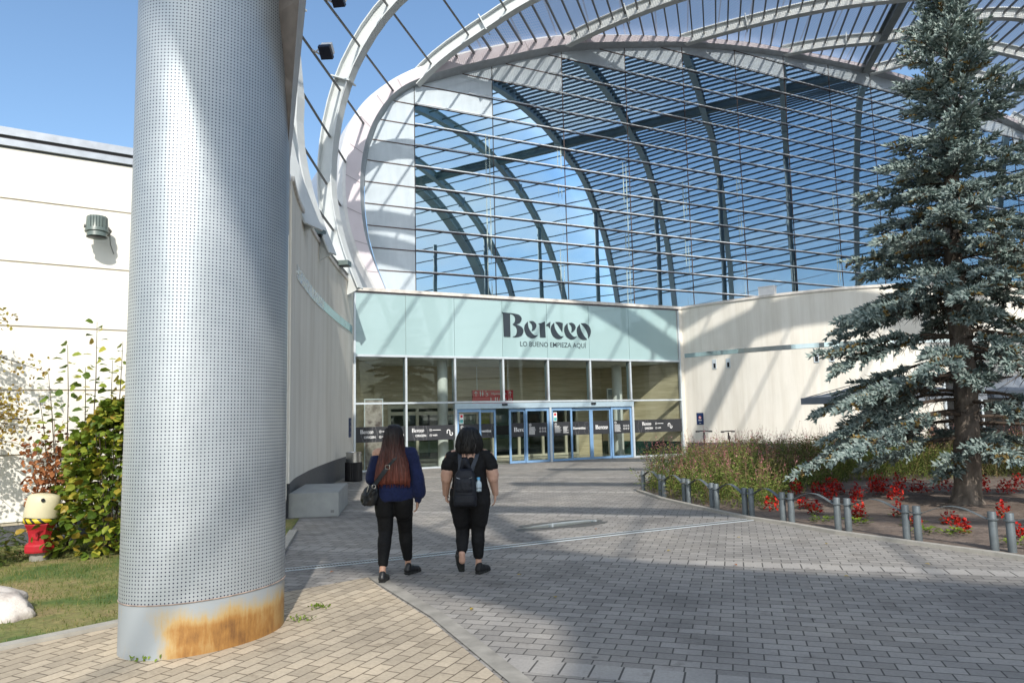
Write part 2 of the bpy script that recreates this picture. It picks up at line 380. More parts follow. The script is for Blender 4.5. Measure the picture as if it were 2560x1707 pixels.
# right wall
t = thing('curved_wall', (12, 26, 0), 'sunlit curved cream wall with a mirror strip, behind the flower bed', 'wall')
side = 1
mb = MB(); band_on(mb, RWd, 0.50, 6.06, 0.0, 0.45, side); mb.build('render', M['cream'], t, smooth=True, auto=40)
mb = MB(); band_on(mb, RWd, 0.0, 0.498, -0.004, 0.40, side); mb.build('plinth', M['plinth'], t)
mb = MB(); band_on(mb, RWd, 6.063, 6.16, 0.05, 0.52, side); mb.build('coping', M['coping'], t)
mb = MB(); band_on(mb, RWd[1:-6], 4.0, 4.17, 0.012, 0.2, side); mb.build('mirror_strip', M['mirror'], t)
def on_wall(pl, x):
    for (a, b_) in zip(pl, pl[1:]):
        if (a[0] - x) * (b_[0] - x) <= 0 and a != b_:
            u = (x - a[0]) / (b_[0] - a[0] + 1e-9); p = np.array(a) * (1 - u) + np.array(b_) * u
            tt = np.array(b_) - np.array(a); tt /= np.linalg.norm(tt); return p, tt
# cafe opening in the right wall (dark window band)
p, tt = on_wall(RWd, 15.2); p2, tt2 = on_wall(RWd, 19.6)
mb = MB(); pl2 = [q for q in RWd if 15.0 < q[0] < 20.2]; band_on(mb, pl2, 0.12, 2.75, 0.02, 0.1, 1)
mb.build('cafe_window', plain('dark_cafe_glass', (0.012, 0.013, 0.014), 0.12, spec=0.5), t)
mb = MB()
for q in pl2[::3]: mb.cbox((q[0] - 0.02, q[1] - 0.05, 1.44), 0.035, 0.035, 1.31)
mb.build('window_frame', M['alu'], t)
# recessed wall lights
for i, (x, lab) in enumerate(((8.17, 'small grey recessed wall light nearest the entrance, below the mirror strip'), (8.60, 'second small grey recessed wall light from the entrance, below the mirror strip'), (11.24, 'small grey recessed wall light just left of the spruce branches'), (11.70, 'small grey recessed wall light half hidden behind spruce branches'))):
    p, tt = on_wall(RWd, x); nn_ = np.array([tt[1], -tt[0]]); ang = math.atan2(tt[1], tt[0])
    l = thing('wall_light', (p[0], p[1], 3.64), lab, 'wall light', 'recessed lights on the curved wall')
    T3 = np.array([*tt, 0]); N3 = np.array([*nn_, 0]); Z3 = np.array([0, 0, 1.0]); c0 = np.array([p[0], p[1], 3.64])
    mb = MB()
    mb.box(c0 - T3 * 0.085 + N3 * 0.0 + Z3 * 0.03, T3 * 0.17, N3 * 0.03, Z3 * 0.16)
    mb.box(c0 - T3 * 0.085 - Z3 * 0.19, T3 * 0.03, N3 * 0.03, Z3 * 0.218); mb.box(c0 + T3 * 0.055 - Z3 * 0.19, T3 * 0.03, N3 * 0.03, Z3 * 0.218)
    mb.box(c0 - T3 * 0.053 - Z3 * 0.19, T3 * 0.106, N3 * 0.03, Z3 * 0.03)
    mb.build('housing', M['alu'], l)
    mb = MB(); mb.box(c0 - T3 * 0.053 - Z3 * 0.158, T3 * 0.106, N3 * 0.010, Z3 * 0.186); mb.build('recess', M['black'], l)
# blue notice on the right wall
p, tt = on_wall(RWd, 7.62); nn_ = np.array([tt[1], -tt[0]]); T3 = np.array([*tt, 0]); N3 = np.array([*nn_, 0]); Z3 = np.array([0, 0, 1.0]); c0 = np.array([p[0], p[1], 1.46])
t = thing('notice', c0, 'small navy blue prohibition notice on the cream wall beside the entrance', 'sign')
M['navy'] = plain('navy_sign', (0.018, 0.04, 0.12), 0.4)
mb = MB(); mb.box(c0 - T3 * 0.16 - Z3 * 0.24, T3 * 0.32, N3 * 0.012, Z3 * 0.48); mb.build('panel', M['navy'], t)
M['red_sign'] = plain('red_sign', (0.55, 0.012, 0.024), 0.4)
def disc(c, ax, ay, r, n=20): return [tuple(c + ax * r * math.cos(2 * math.pi * i / n) + ay * r * math.sin(2 * math.pi * i / n)) for i in range(n)]
mb = MB(); cc = c0 + N3 * 0.016 + Z3 * 0.05; mb.add(disc(cc, T3, Z3, 0.065), [tuple(range(20))]); rg = mb.build('pictogram', M['white'], t)
mb = MB(); o_ = disc(cc + N3 * .003, T3, Z3, 0.065); i_ = disc(cc + N3 * .003, T3, Z3, 0.048); mb.add(o_ + i_, [(k, (k + 1) % 20, 20 + (k + 1) % 20, 20 + k) for k in range(20)])
d1 = (T3 + Z3) / 1.414; d2_ = (T3 - Z3) / 1.414; mb.box(cc + N3 * .003 - d1 * .05 - d2_ * .008, d1 * .1, d2_ * .016, N3 * .002); mb.build('ring', M['red_sign'], t)
mb = MB()
for zz, w_ in ((-0.055, 0.1), (-0.085, 0.085), (-0.19, 0.05)): mb.box(c0 + N3 * .014 - T3 * w_ * .8 + Z3 * zz, T3 * w_ * 1.6, N3 * .002, Z3 * 0.016)
mb.build('text_line', M['white'], t)
# white box on the right coping
p, tt = on_wall(RWd, 9.9); t = thing('vent_box', (p[0], p[1], 6.16), 'small white metal box sitting on the coping of the sunlit curved wall', 'box')
mb = MB(); mb.cbox((p[0] + .1, p[1] + .3, 6.16 + 0.17), 0.30, 0.16, 0.17, math.atan2(tt[1], tt[0])); mb.build('casing', M['rimwhite'], t)
mb = MB(); mb.cbox((p[0] + .1, p[1] + .3, 6.16 + 0.353), 0.32, 0.18, 0.012, math.atan2(tt[1], tt[0])); mb.build('lid', M['rimwhite'], t)
# vertical sign plate and small parts on the left wall
c0 = np.array([-5.155, 22.75, 1.18]); t = thing('sign_plate', c0, 'tall narrow dark sign plate on the shaded wall just left of the entrance', 'sign')
mb = MB(); mb.box(c0 + np.array([0, -0.16, 0]), (0.02, 0, 0), (0, 0.32, 0), (0, 0, 0.60)); mb.build('panel', M['navy'], t)
mb = MB()
for zz in (0.12, 0.3, 0.46): mb.box(c0 + np.array([0.022, -0.07, zz]), (0.002, 0, 0), (0, 0.14, 0), (0, 0, 0.05))
mb.build('marks', M['line_grey'], t)

# ------------------------------------------------------------------ sunlit panel wall at the left
BW0, BW1 = np.array([-18.5, 3.0]), np.array([-3.98, 12.72])
bt = (BW1 - BW0) / np.linalg.norm(BW1 - BW0); bn = np.array([bt[1], -bt[0]]); bL = np.linalg.norm(BW1 - BW0)
T3 = np.array([*bt, 0]); N3 = np.array([*bn, 0]); B03 = np.array([*BW0, 0.0])
t = thing('panel_wall', B03 + T3 * bL * .6, 'sunlit cream wall of wide precast panels behind the leafy bush', 'wall')
zj = [0.35, 1.30, 2.24, 3.18, 4.14, 5.08, 5.86]
mb = MB()
for i in range(len(zj) - 1):
    zb = zj[i] + (0.012 if i else 0)
    mb.box(B03 + Z3 * zb, T3 * bL, -N3 * 0.25, Z3 * (zj[i + 1] - zb - 0.012))
mb.build('precast_panel', M['cream2'], t)
mb = MB(); mb.box(B03 - N3 * 0.02 + Z3 * 0.3, T3 * bL, -N3 * 0.2, Z3 * 5.5); mb.build('joint_filler', plain('joint_beige', (0.52, 0.46, 0.36), 0.9), t)
mb = MB(); mb.box(B03 - N3 * 0.03, T3 * bL, -N3 * 0.2, Z3 * 0.34); mb.build('plinth', M['plinth'], t)
mb = MB(); mb.box(B03 + N3 * 0.05 + Z3 * 5.875, T3 * bL, -N3 * 0.4, Z3 * 0.10); mb.box(B03 + N3 * 0.03 + Z3 * 5.975, T3 * bL, -N3 * 0.36, Z3 * 0.05, 1); mb.box(B03 + N3 * 0.07 + Z3 * 6.026, T3 * bL, -N3 * 0.45, Z3 * 0.12)
mb.build('capping', [M['metal_cap'], M['alu_dark']], t)
# roof skylight behind it
c0 = B03 + T3 * (bL - 4.35) - N3 * 2.3 + Z3 * 6.55
t = thing('roof_skylight', c0, 'white domed roof skylight with a dark hinge arm above the panel wall', 'skylight')
mb = MB(); mb.box(c0 - T3 * .6 - Z3 * .5, T3 * 2.6, -N3 * 1.2, Z3 * .55); mb.build('kerb', M['rimwhite'], t)
mb = MB(); mb.box(c0 - T3 * .95 + Z3 * .052 + N3 * .25, T3 * 3.2, -N3 * 1.7, Z3 * .07); mb.build('lid', M['rimwhite'], t)
mb = MB(); cc = c0 + T3 * .45 - N3 * .5 + Z3 * .125
mb.lathe(cc, [(0.85, 0), (0.82, 0.08), (0.6, 0.19), (0.3, 0.25), (0.0, 0.27)], 24); mb.build('dome', M['rimwhite'], t, smooth=True)
mb = MB(); mb.tube([cc + T3 * (x - 0.15) + N3 * .45 + Z3 * (0.27 - 0.33 * x * x) for x in np.linspace(-.6, .85, 9)], 0.03, 6); mb.build('hinge_arm', M['black'], t)
# floodlight on the panel wall
def wall_pt(Dx, Dy, off=0.0):
    d = (Dx * 1.08844 - 1280) / 1801.3 * RTV - (Dy * 1.08844 - 853.5) / 1801.3 * UPV + FWD
    q = B03 + N3 * off; k = ((q - CAMP) @ N3) / (d @ N3); return CAMP + d * k
c0 = wall_pt(223, 522, 0.30)
t = thing('floodlight', c0, 'grey green ribbed floodlight on a bracket fixed to the sunlit panel wall', 'floodlight')
M['lampgreen'] = plain('grey_green_paint', (0.13, 0.165, 0.155), 0.35)
dn = (N3 * 0.16 - Z3); dn /= np.linalg.norm(dn)
mb = MB(); n_ = 24
for k, (r_, h_, sq) in enumerate(((0.125, 0.17, .8), (0.145, 0.15, .8), (0.15, -0.03, .8), (0.155, -0.06, .8), (0.15, -0.085, .8), (0.13, -0.09, .8), (0.13, -0.165, .8))):
    pass
prof = [(0.0, 0.165), (0.135, 0.165), (0.145, 0.155), (0.156, -0.05), (0.165, -0.055), (0.165, -0.085), (0.138, -0.09), (0.136, -0.16), (0.145, -0.165), (0.0, -0.17)]
mb.lathe((0, 0, 0), prof, 28, sy=0.72)
rm = Matrix.Rotation(math.atan2(bt[1], bt[0]), 4, 'Z') @ Matrix.Rotation(R(-9), 4, 'X')
mb.v = [tuple(np.array(rm @ Vector(v)) + c0) for v in mb.v]; mb.build('housing', M['lampgreen'], t, smooth=True, auto=35)
mb = MB()
for a in np.linspace(-0.10, 0.10, 6): mb.add([tuple(np.array(rm @ Vector((a + dx, -0.105 - 0.012 * (1 - abs(a) * 6) + dy, z))) + c0) for z in (-0.02, 0.15) for dx, dy in ((-.005, 0), (.005, 0), (0, -.012))], [(0, 3, 5, 2), (1, 2, 5, 4), (0, 1, 4, 3)])
mb.build('cooling_rib', M['lampgreen'], t)
mb = MB(); mb.tube([c0 + T3 * .15, c0 + T3 * .19 - N3 * .1 - Z3 * .02, c0 + T3 * .17 - N3 * .30 - Z3 * .03], 0.022, 6); mb.tube([c0 - T3 * .155, c0 - T3 * .175], 0.03, 8); mb.tube([c0 + T3 * .18 - N3 * .12 - Z3 * .03, c0 + T3 * .2 - N3 * .2 - Z3 * .2, c0 + T3 * .26 - N3 * .29 - Z3 * .33], 0.007, 5); mb.build('bracket', M['rod_grey'], t)
mb = MB(); cc = c0 - N3 * 0.0 + Z3 * -.168 + N3 * .025; mb.lathe(cc, [(0.0, -.005), (0.13, 0.0)], 20, sy=.72, rz=math.atan2(bt[1], bt[0])); mb.build('lens', M['black'], t)

# ------------------------------------------------------------------ entrance facade
ent = thing('entrance_facade', FL, 'glazed shopping centre entrance front with pale teal fascia and sliding doors', 'entrance')
def fbox(mb, s0, s1, d0, d1, z0, z1, mi=0): mb.box(fac(s0, d0, z0), U * (s1 - s0), -N * (d1 - d0), np.array([0, 0, z1 - z0]), mi)
# back-painted teal fascia
mt, ntm, b = nodes('teal_fascia_glass'); pos = geopos(ntm)
f = noise(ntm, pos, 0.45, 4)
ntm.links.new(ramp(ntm, f, [(0.3, (0.325, 0.465, 0.475)), (0.7, (0.36, 0.51, 0.52))]), b.inputs['Base Color'])
b.inputs['Roughness'].default_value = 0.5; b.inputs['Coat Weight'].default_value = 1.0; b.inputs['Coat Roughness'].default_value = 0.015; b.inputs['Coat IOR'].default_value = 1.55
M['fascia'] = mt
SM = [0.0, 1.83, 3.64, 5.54, 7.43, 9.31, 11.21, 13.72]
mb = MB()
for a, c in zip(SM, SM[1:]): fbox(mb, a + 0.006 + (0.08 if a == 0 else 0), c - 0.006 - (0.06 if c > 13 else 0), 0.0, 0.03, 3.905, 5.985)
mb.build('fascia_panel', M['fascia'], ent)
mb = MB(); fbox(mb, 0.0, 13.72, 0.035, 0.12, 3.91, 6.03); mb.build('fascia_backing', plain('sealant_beige', (0.50, 0.50, 0.46), 0.8), ent)
mb = MB(); fbox(mb, -0.14, 13.95, -0.07, 0.55, 6.055, 6.165); mb.build('coping', M['coping'], ent)
mb = MB(); fbox(mb, 0.0, 13.75, -0.03, 0.30, 6.005, 6.05); fbox(mb, 0.0, 13.75, -0.015, 0.05, 5.988, 6.003, 1); mb.build('head_trim', [M['alu_dark'], M['alu']], ent)
mb = MB(); fbox(mb, 0.0, 13.77, -0.05, 0.10, 3.825, 3.900); mb.build('transom', M['alu'], ent)
mb = MB(); fbox(mb, 0.0, 3.60, -0.045, 0.10, 2.225, 2.285); fbox(mb, 3.60, 11.28, -0.05, 0.10, 2.235, 2.295); fbox(mb, 11.28, 13.77, -0.045, 0.10, 2.225, 2.285); mb.build('transom', M['alu'], ent)
for a_, b_ in ((0.0, 3.60), (11.28, 13.77)):
    mb = MB(); fbox(mb, a_, b_, -0.04, 0.10, 0.0, 0.055); mb.build('sill', M['alu'], ent)
for s_ in (0.0, 13.70):
    for z0, z1 in ((0.057, 2.223), (2.287, 3.823), (3.902, 5.985)):
        mb = MB(); fbox(mb, s_ + .005, s_ + .075, -0.042, 0.09, z0, z1); mb.build('mullion', M['alu'], ent)
M['alu_blue'] = plain('blue_grey_aluminium', (0.30, 0.42, 0.50), 0.3, 0.3, 0.05)
for s_ in SM[1:-1]:
    mb = MB(); fbox(mb, s_ - 0.035, s_ + 0.035, -0.03, 0.09, 2.297, 3.823); fbox(mb, s_ - 0.035, s_ + 0.035, 0.09, 0.22, 2.297, 3.823, 1); mb.build('mullion', [M['alu'], M['alu_blue']], ent)
mb = MB(); fbox(mb, 1.795, 1.865, -0.03, 0.09, 0.057, 2.223); fbox(mb, 1.795, 1.865, 0.09, 0.2, 0.057, 2.223, 1); mb.build('mullion', [M['alu'], M['alu_blue']], ent)
for s_ in (3.60, 7.42, 11.20):
    mb = MB(); fbox(mb, s_, s_ + 0.08, -0.055, 0.10, 0.0, 2.02); mb.build('door_post', M['alu'], ent)
mb = MB(); fbox(mb, 3.60, 11.28, -0.06, 0.16, 2.022, 2.215); mb.build('door_header', plain('header_aluminium', (0.44, 0.56, 0.64), 0.3, 0.25, 0.05), ent)
# clear glass
def glass_mat(name, tint, refl):
    mt = bpy.data.materials.new(name); mt.use_nodes = True; nt = mt.node_tree; nt.nodes.clear()
    out = nd(nt, 'ShaderNodeOutputMaterial'); tr = nd(nt, 'ShaderNodeBsdfTransparent'); gl = nd(nt, 'ShaderNodeBsdfGlossy')
    tr.inputs[0].default_value = (*tint, 1); gl.inputs['Roughness'].default_value = 0.01; gl.inputs['Color'].default_value = (0.9, 0.95, 0.95, 1)
    fr = nd(nt, 'ShaderNodeFresnel'); fr.inputs[0].default_value = 1.5
    mx = nd(nt, 'ShaderNodeMixShader'); nt.links.new(mth(nt, 'MULTIPLY_ADD', fr.outputs[0], refl, 0.0), mx.inputs[0]); nt.links.new(tr.outputs[0], mx.inputs[1]); nt.links.new(gl.outputs[0], mx.inputs[2]); nt.links.new(mx.outputs[0], out.inputs[0])
    return mt
M['clear'] = glass_mat('clear_glass', (0.90, 0.95, 0.92), 0.95)
for a, c in zip(SM, SM[1:]):
    mb = MB(); mb.quad(fac(a + .04, .02, 2.29), fac(c - .04, .02, 2.29), fac(c - .04, .02, 3.83), fac(a + .04, .02, 3.83)); mb.build('glass_pane', M['clear'], ent)
for a, c in ((0.0, 1.83), (1.83, 3.60), (11.28, 13.72)):
    mb = MB(); mb.quad(fac(a + .03, .02, 0.05), fac(c - .03, .02, 0.05), fac(c - .03, .02, 2.24), fac(a + .03, .02, 2.24)); mb.build('glass_pane', M['clear'], ent)
# cream return pieces beside the glazing
mb = MB(); fbox(mb, -0.14, -0.003, -0.03, 0.3, 0.0, 6.05); mb.build('side_pier', M['cream'], ent)
mb = MB(); fbox(mb, 13.78, 13.98, -0.03, 0.3, 0.0, 6.05); mb.build('side_pier', M['cream'], ent)
# door sensors
for s_ in (5.54, 9.36):
    mb = MB(); fbox(mb, s_ - 0.10, s_ + 0.10, -0.115, -0.062, 2.125, 2.19); fbox(mb, s_ - 0.075, s_ + 0.075, -0.13, -0.116, 2.13, 2.16); mb.build('door_sensor', M['black'], ent)

# ---- lettering helpers on the facade
def text(name, body, s, z, h, mat, parent, d=-0.004, align='LEFT', bold=0.0, xs=1.0, base=None):
    cu = bpy.data.curves.new(name, 'FONT'); cu.body = body; cu.size = h / 0.70; cu.align_x = align; cu.extrude = 0.0008; cu.offset = bold * h
    cu.materials.append(mat); cu.resolution_u = 3
    o = bpy.data.objects.new(name, cu); COL.objects.link(o)
    if base is None: org, ax, nz = fac(s, d, z), U, N
    else: org, ax, nz = base
    mm = Matrix.Identity(4); up = np.array([0, 0, 1.0])
    for i in range(3): mm[i][0] = ax[i] * xs; mm[i][1] = up[i]; mm[i][2] = nz[i]
    off = np.array(wloc(parent)) if parent else np.zeros(3)
    for i in range(3): mm[i][3] = org[i] - off[i]
    o.matrix_basis = mm
    if parent: o.parent = parent
    return o
def cat(*pts, k=8):           # smooth closed outline through on-curve points; 'c' corners kept by tuples (x, y, 1)
    n = len(pts); o = []
    for i in range(n):
        p1, p2 = pts[i], pts[(i + 1) % n]
        p0 = p1 if len(p1) > 2 else pts[i - 1]; p3 = p2 if len(p2) > 2 else pts[(i + 2) % n]
        a, b_, c_, d_ = [np.array(q[:2], float) for q in (p0, p1, p2, p3)]
        for j in range(k):
            t = j / k
            o.append(tuple(0.5 * ((2 * b_) + (-a + c_) * t + (2 * a - 5 * b_ + 4 * c_ - d_) * t * t + (-a + 3 * b_ - 3 * c_ + d_) * t ** 3)))
    return o
def L_(p, ox, oy=0.0): return [(q[0] + ox, q[1] + oy) + tuple(q[2:]) for q in p]
_B = [[(0.0, 1.0, 1), (0.045, 0.95, 1), (0.06, 0.0, 1), (0.325, 0.0, 1), (0.325, 0.96, 1), (0.30, 0.985, 1)],
      [(0.30, 0.99, 1), (0.50, 0.97), (0.70, 0.92), (0.80, 0.77), (0.72, 0.60), (0.58, 0.535), (0.43, 0.525, 1), (0.51, 0.61), (0.535, 0.76), (0.47, 0.91), (0.325, 0.965, 1)],
      [(0.43, 0.52, 1), (0.62, 0.505), (0.80, 0.41), (0.86, 0.25), (0.78, 0.07), (0.60, 0.0), (0.42, 0.0, 1), (0.55, 0.08), (0.60, 0.25), (0.555, 0.42)]]
_e = [[(0.145, 0.66, 1), (0.03, 0.52), (0.0, 0.32), (0.09, 0.09), (0.27, -0.02), (0.43, 0.0), (0.555, 0.115, 1), (0.42, 0.09), (0.28, 0.21), (0.17, 0.42)],
      [(0.21, 0.675, 1), (0.35, 0.69), (0.47, 0.60), (0.50, 0.48), (0.42, 0.34), (0.30, 0.27, 1), (0.335, 0.40), (0.31, 0.55)]]
_r = [[(0.0, 0.60, 1), (0.12, 0.63), (0.27, 0.70, 1), (0.285, 0.02, 1), (0.055, 0.02, 1), (0.05, 0.56, 1)],
      [(0.31, 0.53, 1), (0.40, 0.62), (0.51, 0.69, 1), (0.475, 0.40, 1), (0.42, 0.50)]]
_c = [[(0.145, 0.66, 1), (0.03, 0.52), (0.0, 0.32), (0.09, 0.09), (0.27, -0.02), (0.43, 0.0), (0.54, 0.10, 1), (0.41, 0.10), (0.27, 0.24), (0.17, 0.44)],
      [(0.20, 0.69, 1), (0.36, 0.70), (0.52, 0.655, 1), (0.49, 0.28, 1), (0.40, 0.42), (0.30, 0.58)]]
_o = [[(0.135, 0.64, 1), (0.03, 0.50), (0.0, 0.32), (0.07, 0.10), (0.24, -0.02), (0.44, -0.005, 1), (0.30, 0.17), (0.18, 0.40)],
      [(0.19, 0.68, 1), (0.38, 0.69), (0.56, 0.56), (0.625, 0.36), (0.58, 0.16), (0.50, 0.05, 1), (0.49, 0.22), (0.36, 0.50)]]
WORD = []
for gl_, ox in ((_B, 0.0), (_e, 0.905), (_r, 1.50), (_c, 2.02), (_e, 2.60), (_o, 3.155)):
    WORD.append([cat(*L_(p, ox)) for p in gl_])
WORDW = 3.78
def logo(name, s, z, h, mat, parent, d0=-0.012, d1=0.0, xs=1.0, each=False):
    ms = []
    mb = MB()
    for gl_ in WORD:
        for p in gl_: mb.prism([(x * h * xs, y * h) for x, y in p], fac(s, d1, z), U, np.array([0, 0, 1.0]), N * (d1 - d0))
        if each: mb.build(name, mat, parent); mb = MB()
    if not each: return mb.build(name, mat, parent)
logo('letter', 5.53, 4.66, 0.90, M['logo_dark'], ent, -0.03, -0.001, 3.86 / (WORDW * 0.90), each=True)
text('tagline', 'LO BUENO EMPIEZA AQUÍ', 6.25, 4.315, 0.185, M['logo_dark'], ent, align='LEFT', bold=0.010, xs=0.93)

# ---- dark vinyl bands with writing (children of the glazing)
def icon(mb, s, z, r, d=-0.004):
    o_ = disc(fac(s, d, z), U, np.array([0, 0, 1.0]), r, 16); i_ = disc(fac(s, d, z), U, np.array([0, 0, 1.0]), r * .78, 16)
    mb.add(o_ + i_, [(k, (k + 1) % 16, 16 + (k + 1) % 16, 16 + k) for k in range(16)])
    mb.box(fac(s - r * .4, d, z - r * .1), U * r * .8, N * .0005, np.array([0, 0, r * .35]))
def wavy(mb, s, z0, z1, a, d=-0.0042, w=0.008, ph=0):
    zz = np.linspace(z0, z1, 12); pr = None
    for i, z in enumerate(zz):
        x = s + a * math.cos(2 * math.pi * (z - z0) / (z1 - z0) + ph); q = (fac(x - w / 2, d, z), fac(x + w / 2, d, z))
        if pr: mb.quad(pr[0], pr[1], q[1], q[0])
        pr = q
BZ0, BZ1 = 0.965, 1.475
def band(s0, s1, parent, kind, d=0.0, zoff=0.0):
    z0, z1 = BZ0 + zoff, BZ1 + zoff
    mb = MB(); fbox(mb, s0, s1, d - 0.004, d + 0.002, z0, z1); bo = mb.build('vinyl_band', M['vinyl_grey'], parent)
    dd = d - 0.007
    w = s1 - s0
    if kind == 'brand':
        mb = MB()
        for i in range(4): wavy(mb, s0 + 0.22 + i * 0.16, z0, z1, 0.035, dd + .0005, ph=i * math.pi)
        mb.build('line_pattern', M['line_grey'], bo)
        x0 = s0 + w * 0.09 if w < 2 else s0 + w * 0.17
        logo('lettering', x0, z0 + 0.285, 0.135, M['white'], bo, dd, dd + 0.002, 0.86)
        text('lettering', 'ORIGEN', x0 + 0.12, z0 + 0.13, 0.075, M['white'], bo, dd, bold=0.03)
        mb = MB(); icon(mb, x0 + .68, z0 + .345, .045, dd); icon(mb, x0 + .68, z0 + .165, .045, dd)
        mb.box(fac(x0 + .75, dd, z0 + .335), U * .30, N * .0005, np.array([0, 0, .022])); mb.build('icon', M['white'], bo)
        text('lettering', 'WIFI', x0 + .75, z0 + .135, 0.06, M['white'], bo, dd, bold=0.03)
        # two linked arches emblem
        xe = x0 + 1.34; mb = MB()
        def arc(cx, cz, r, a0, a1, w_=0.028):
            pr = None
            for a in np.linspace(a0, a1, 12):
                q = (fac(cx + (r - w_) * math.cos(a), dd, cz + (r - w_) * math.sin(a)), fac(cx + r * math.cos(a), dd, cz + r * math.sin(a)))
                if pr: mb.quad(pr[0], pr[1], q[1], q[0])
                pr = q
        arc(xe, z0 + .29, .065, 0, math.pi); arc(xe + .10, z0 + .20, .065, math.pi, 2 * math.pi + 1.2)
        mb.box(fac(xe - .065, dd, z0 + .215), U * .028, N * .0005, np.array([0, 0, .08])); mb.box(fac(xe + .036, dd, z0 + .19), U * .03, N * .0005, np.array([0, 0, .105]))
        mb.build('emblem', M['white'], bo)
    elif kind in ('hours', 'rules'):
        mb = MB(); icon(mb, s0 + .12, z1 - .085, .05, dd)
        rr = random.Random(int(s0 * 100))
        if kind == 'hours':
            for c_, (xx, k, ww) in enumerate(((0.07, 9, .30), (0.44, 10, .26))):
                for j in range(k): mb.box(fac(s0 + xx, dd, z1 - .19 - j * .026), U * ww * rr.uniform(.5, 1), N * .0005, np.array([0, 0, .011]))
        else:
            for j in range(12): mb.box(fac(s0 + .07, dd, z1 - .17 - j * .024), U * .30 * rr.uniform(.7, 1), N * .0005, np.array([0, 0, .011]))
            for a in range(3):
                for b_ in range(2): icon(mb, s0 + w - .30 + a * .105, z1 - .22 - b_ * .11, .038, dd)
        mb.build('icon', M['white'], bo)
        if kind == 'hours': text('lettering', 'Horario', s0 + .07, z1 - .175, 0.045, M['white'], bo, dd, bold=0.03)
    elif kind == 'welcome':
        mb = MB(); wavy(mb, s0 + .15, z0, z1, .03, dd + .0005); wavy(mb, s0 + .28, z0, z1, .03, dd + .0005, ph=math.pi); wavy(mb, s1 - .12, z0, z1, .13, dd + .0005, ph=math.pi / 2); wavy(mb, s1 - .12, z0, z1, .1, dd + .0005, ph=-math.pi / 2); mb.build('line_pattern', M['line_grey'], bo)
        text('lettering', 'Bienvenidos', s0 + .03, z0 + .215, 0.092, M['white'], bo, dd, bold=0.035, xs=(w - .06) / 0.80 * 0.98)
    elif kind == 'venidos':
        mb = MB(); wavy(mb, s1 - .14, z0, z1, .13, dd + .0005, ph=math.pi / 2); wavy(mb, s1 - .1, z0, z1, .03, dd + .0005); mb.build('line_pattern', M['line_grey'], bo)
        text('lettering', 'venidos', s0 + .005, z0 + .215, 0.092, M['white'], bo, dd, bold=0.035, xs=0.95)
    elif kind == 'word':
        logo('lettering', s0 + .12, z0 + .19, 0.165, M['white'], bo, dd, dd + 0.002, (w - .2) / (WORDW * .165))
    elif kind == 'berc':
        mb = MB()
        for gl_ in WORD[:4]:
            for p in gl_: mb.prism([(min(x, 2.40) * .165, y * .165) for x, y in p], fac(s0 + .12, dd + .002, z0 + .19), U, np.array([0, 0, 1.0]), N * .002)
        mb.build('lettering', M['white'], bo)
    return bo
band(0.08, 1.795, ent, 'brand'); band(1.866, 3.598, ent, 'brand'); band(11.285, 13.698, ent, 'brand')
# ---- two automatic sliding doors
def leaf(door, s0, s1, d, kind):
    fr = 0.075; z0, z1 = 0.012, 2.018
    if d > 0: z1 = 2.0
    lf = MB(); fbox(lf, s0, s0 + fr, d, d + .05, z0, z1); fbox(lf, s1 - fr, s1, d, d + .05, z0, z1)
    fbox(lf, s0 + fr, s1 - fr, d + .001, d + .049, z1 - .11, z1); fbox(lf, s0 + fr, s1 - fr, d + .001, d + .049, z0, z0 + .085)
    o = lf.build('door_leaf', M['blue_frame'], door)
    mb = MB(); mb.quad(fac(s0 + fr, d + .025, z0 + .08), fac(s1 - fr, d + .025, z0 + .08), fac(s1 - fr, d + .025, z1 - .1), fac(s0 + fr, d + .025, z1 - .1)); mb.build('glass_pane', M['clear'], o)
    return o
def sticker(par, s, z, d):
    mb = MB(); fbox(mb, s - .075, s + .075, d + .016, d + .02, z, z + .34, 0); fbox(mb, s - .045, s + .045, d + .012, d + .015, z + .22, z + .31, 1); fbox(mb, s - .06, s + .06, d + .012, d + .015, z + .02, z + .15, 2)
    mb.build('sticker', [M['white'], M['red_sign'], plain('teal_print', (.12, .42, .42), .5)], par)
d1_ = thing('sliding_door', fac(5.55, 0, 0), 'left blue framed sliding glass door standing half open, writing ending in venidos', 'door')
d2_ = thing('sliding_door', fac(9.35, 0, 0), 'right blue framed sliding glass door, closed, with the full word Bienvenidos', 'door')
d1_['group'] = d2_['group'] = 'sliding doors of the entrance'
def band_on_leaf(o, s0, s1, d, kind):
    band(s0, s1, o, kind, d=d + .02)
a = leaf(d1_, 3.69, 4.62, 0.0, 0); band(3.765, 4.545, a, 'hours', d=.02); sticker(a, 3.87, 1.50, 0.0)
a = leaf(d1_, 4.56, 5.24, 0.07, 0); band(4.66, 5.165, a, 'venidos', d=.09)
a = leaf(d1_, 5.78, 6.46, 0.07, 0); band(5.855, 6.40, a, 'berc', d=.09)
a = leaf(d1_, 6.42, 7.41, 0.0, 0); band(6.495, 7.335, a, 'rules', d=.02)
a = leaf(d2_, 7.51, 8.43, 0.0, 0); band(7.585, 8.355, a, 'hours', d=.02); sticker(a, 7.69, 1.50, 0.0)
a = leaf(d2_, 8.40, 9.325, 0.07, 0); band(8.475, 9.25, a, 'welcome', d=.09)
a = leaf(d2_, 9.328, 10.25, 0.07, 0); band(9.403, 10.175, a, 'word', d=.09)
a = leaf(d2_, 10.22, 11.19, 0.0, 0); band(10.295, 11.115, a, 'rules', d=.02)

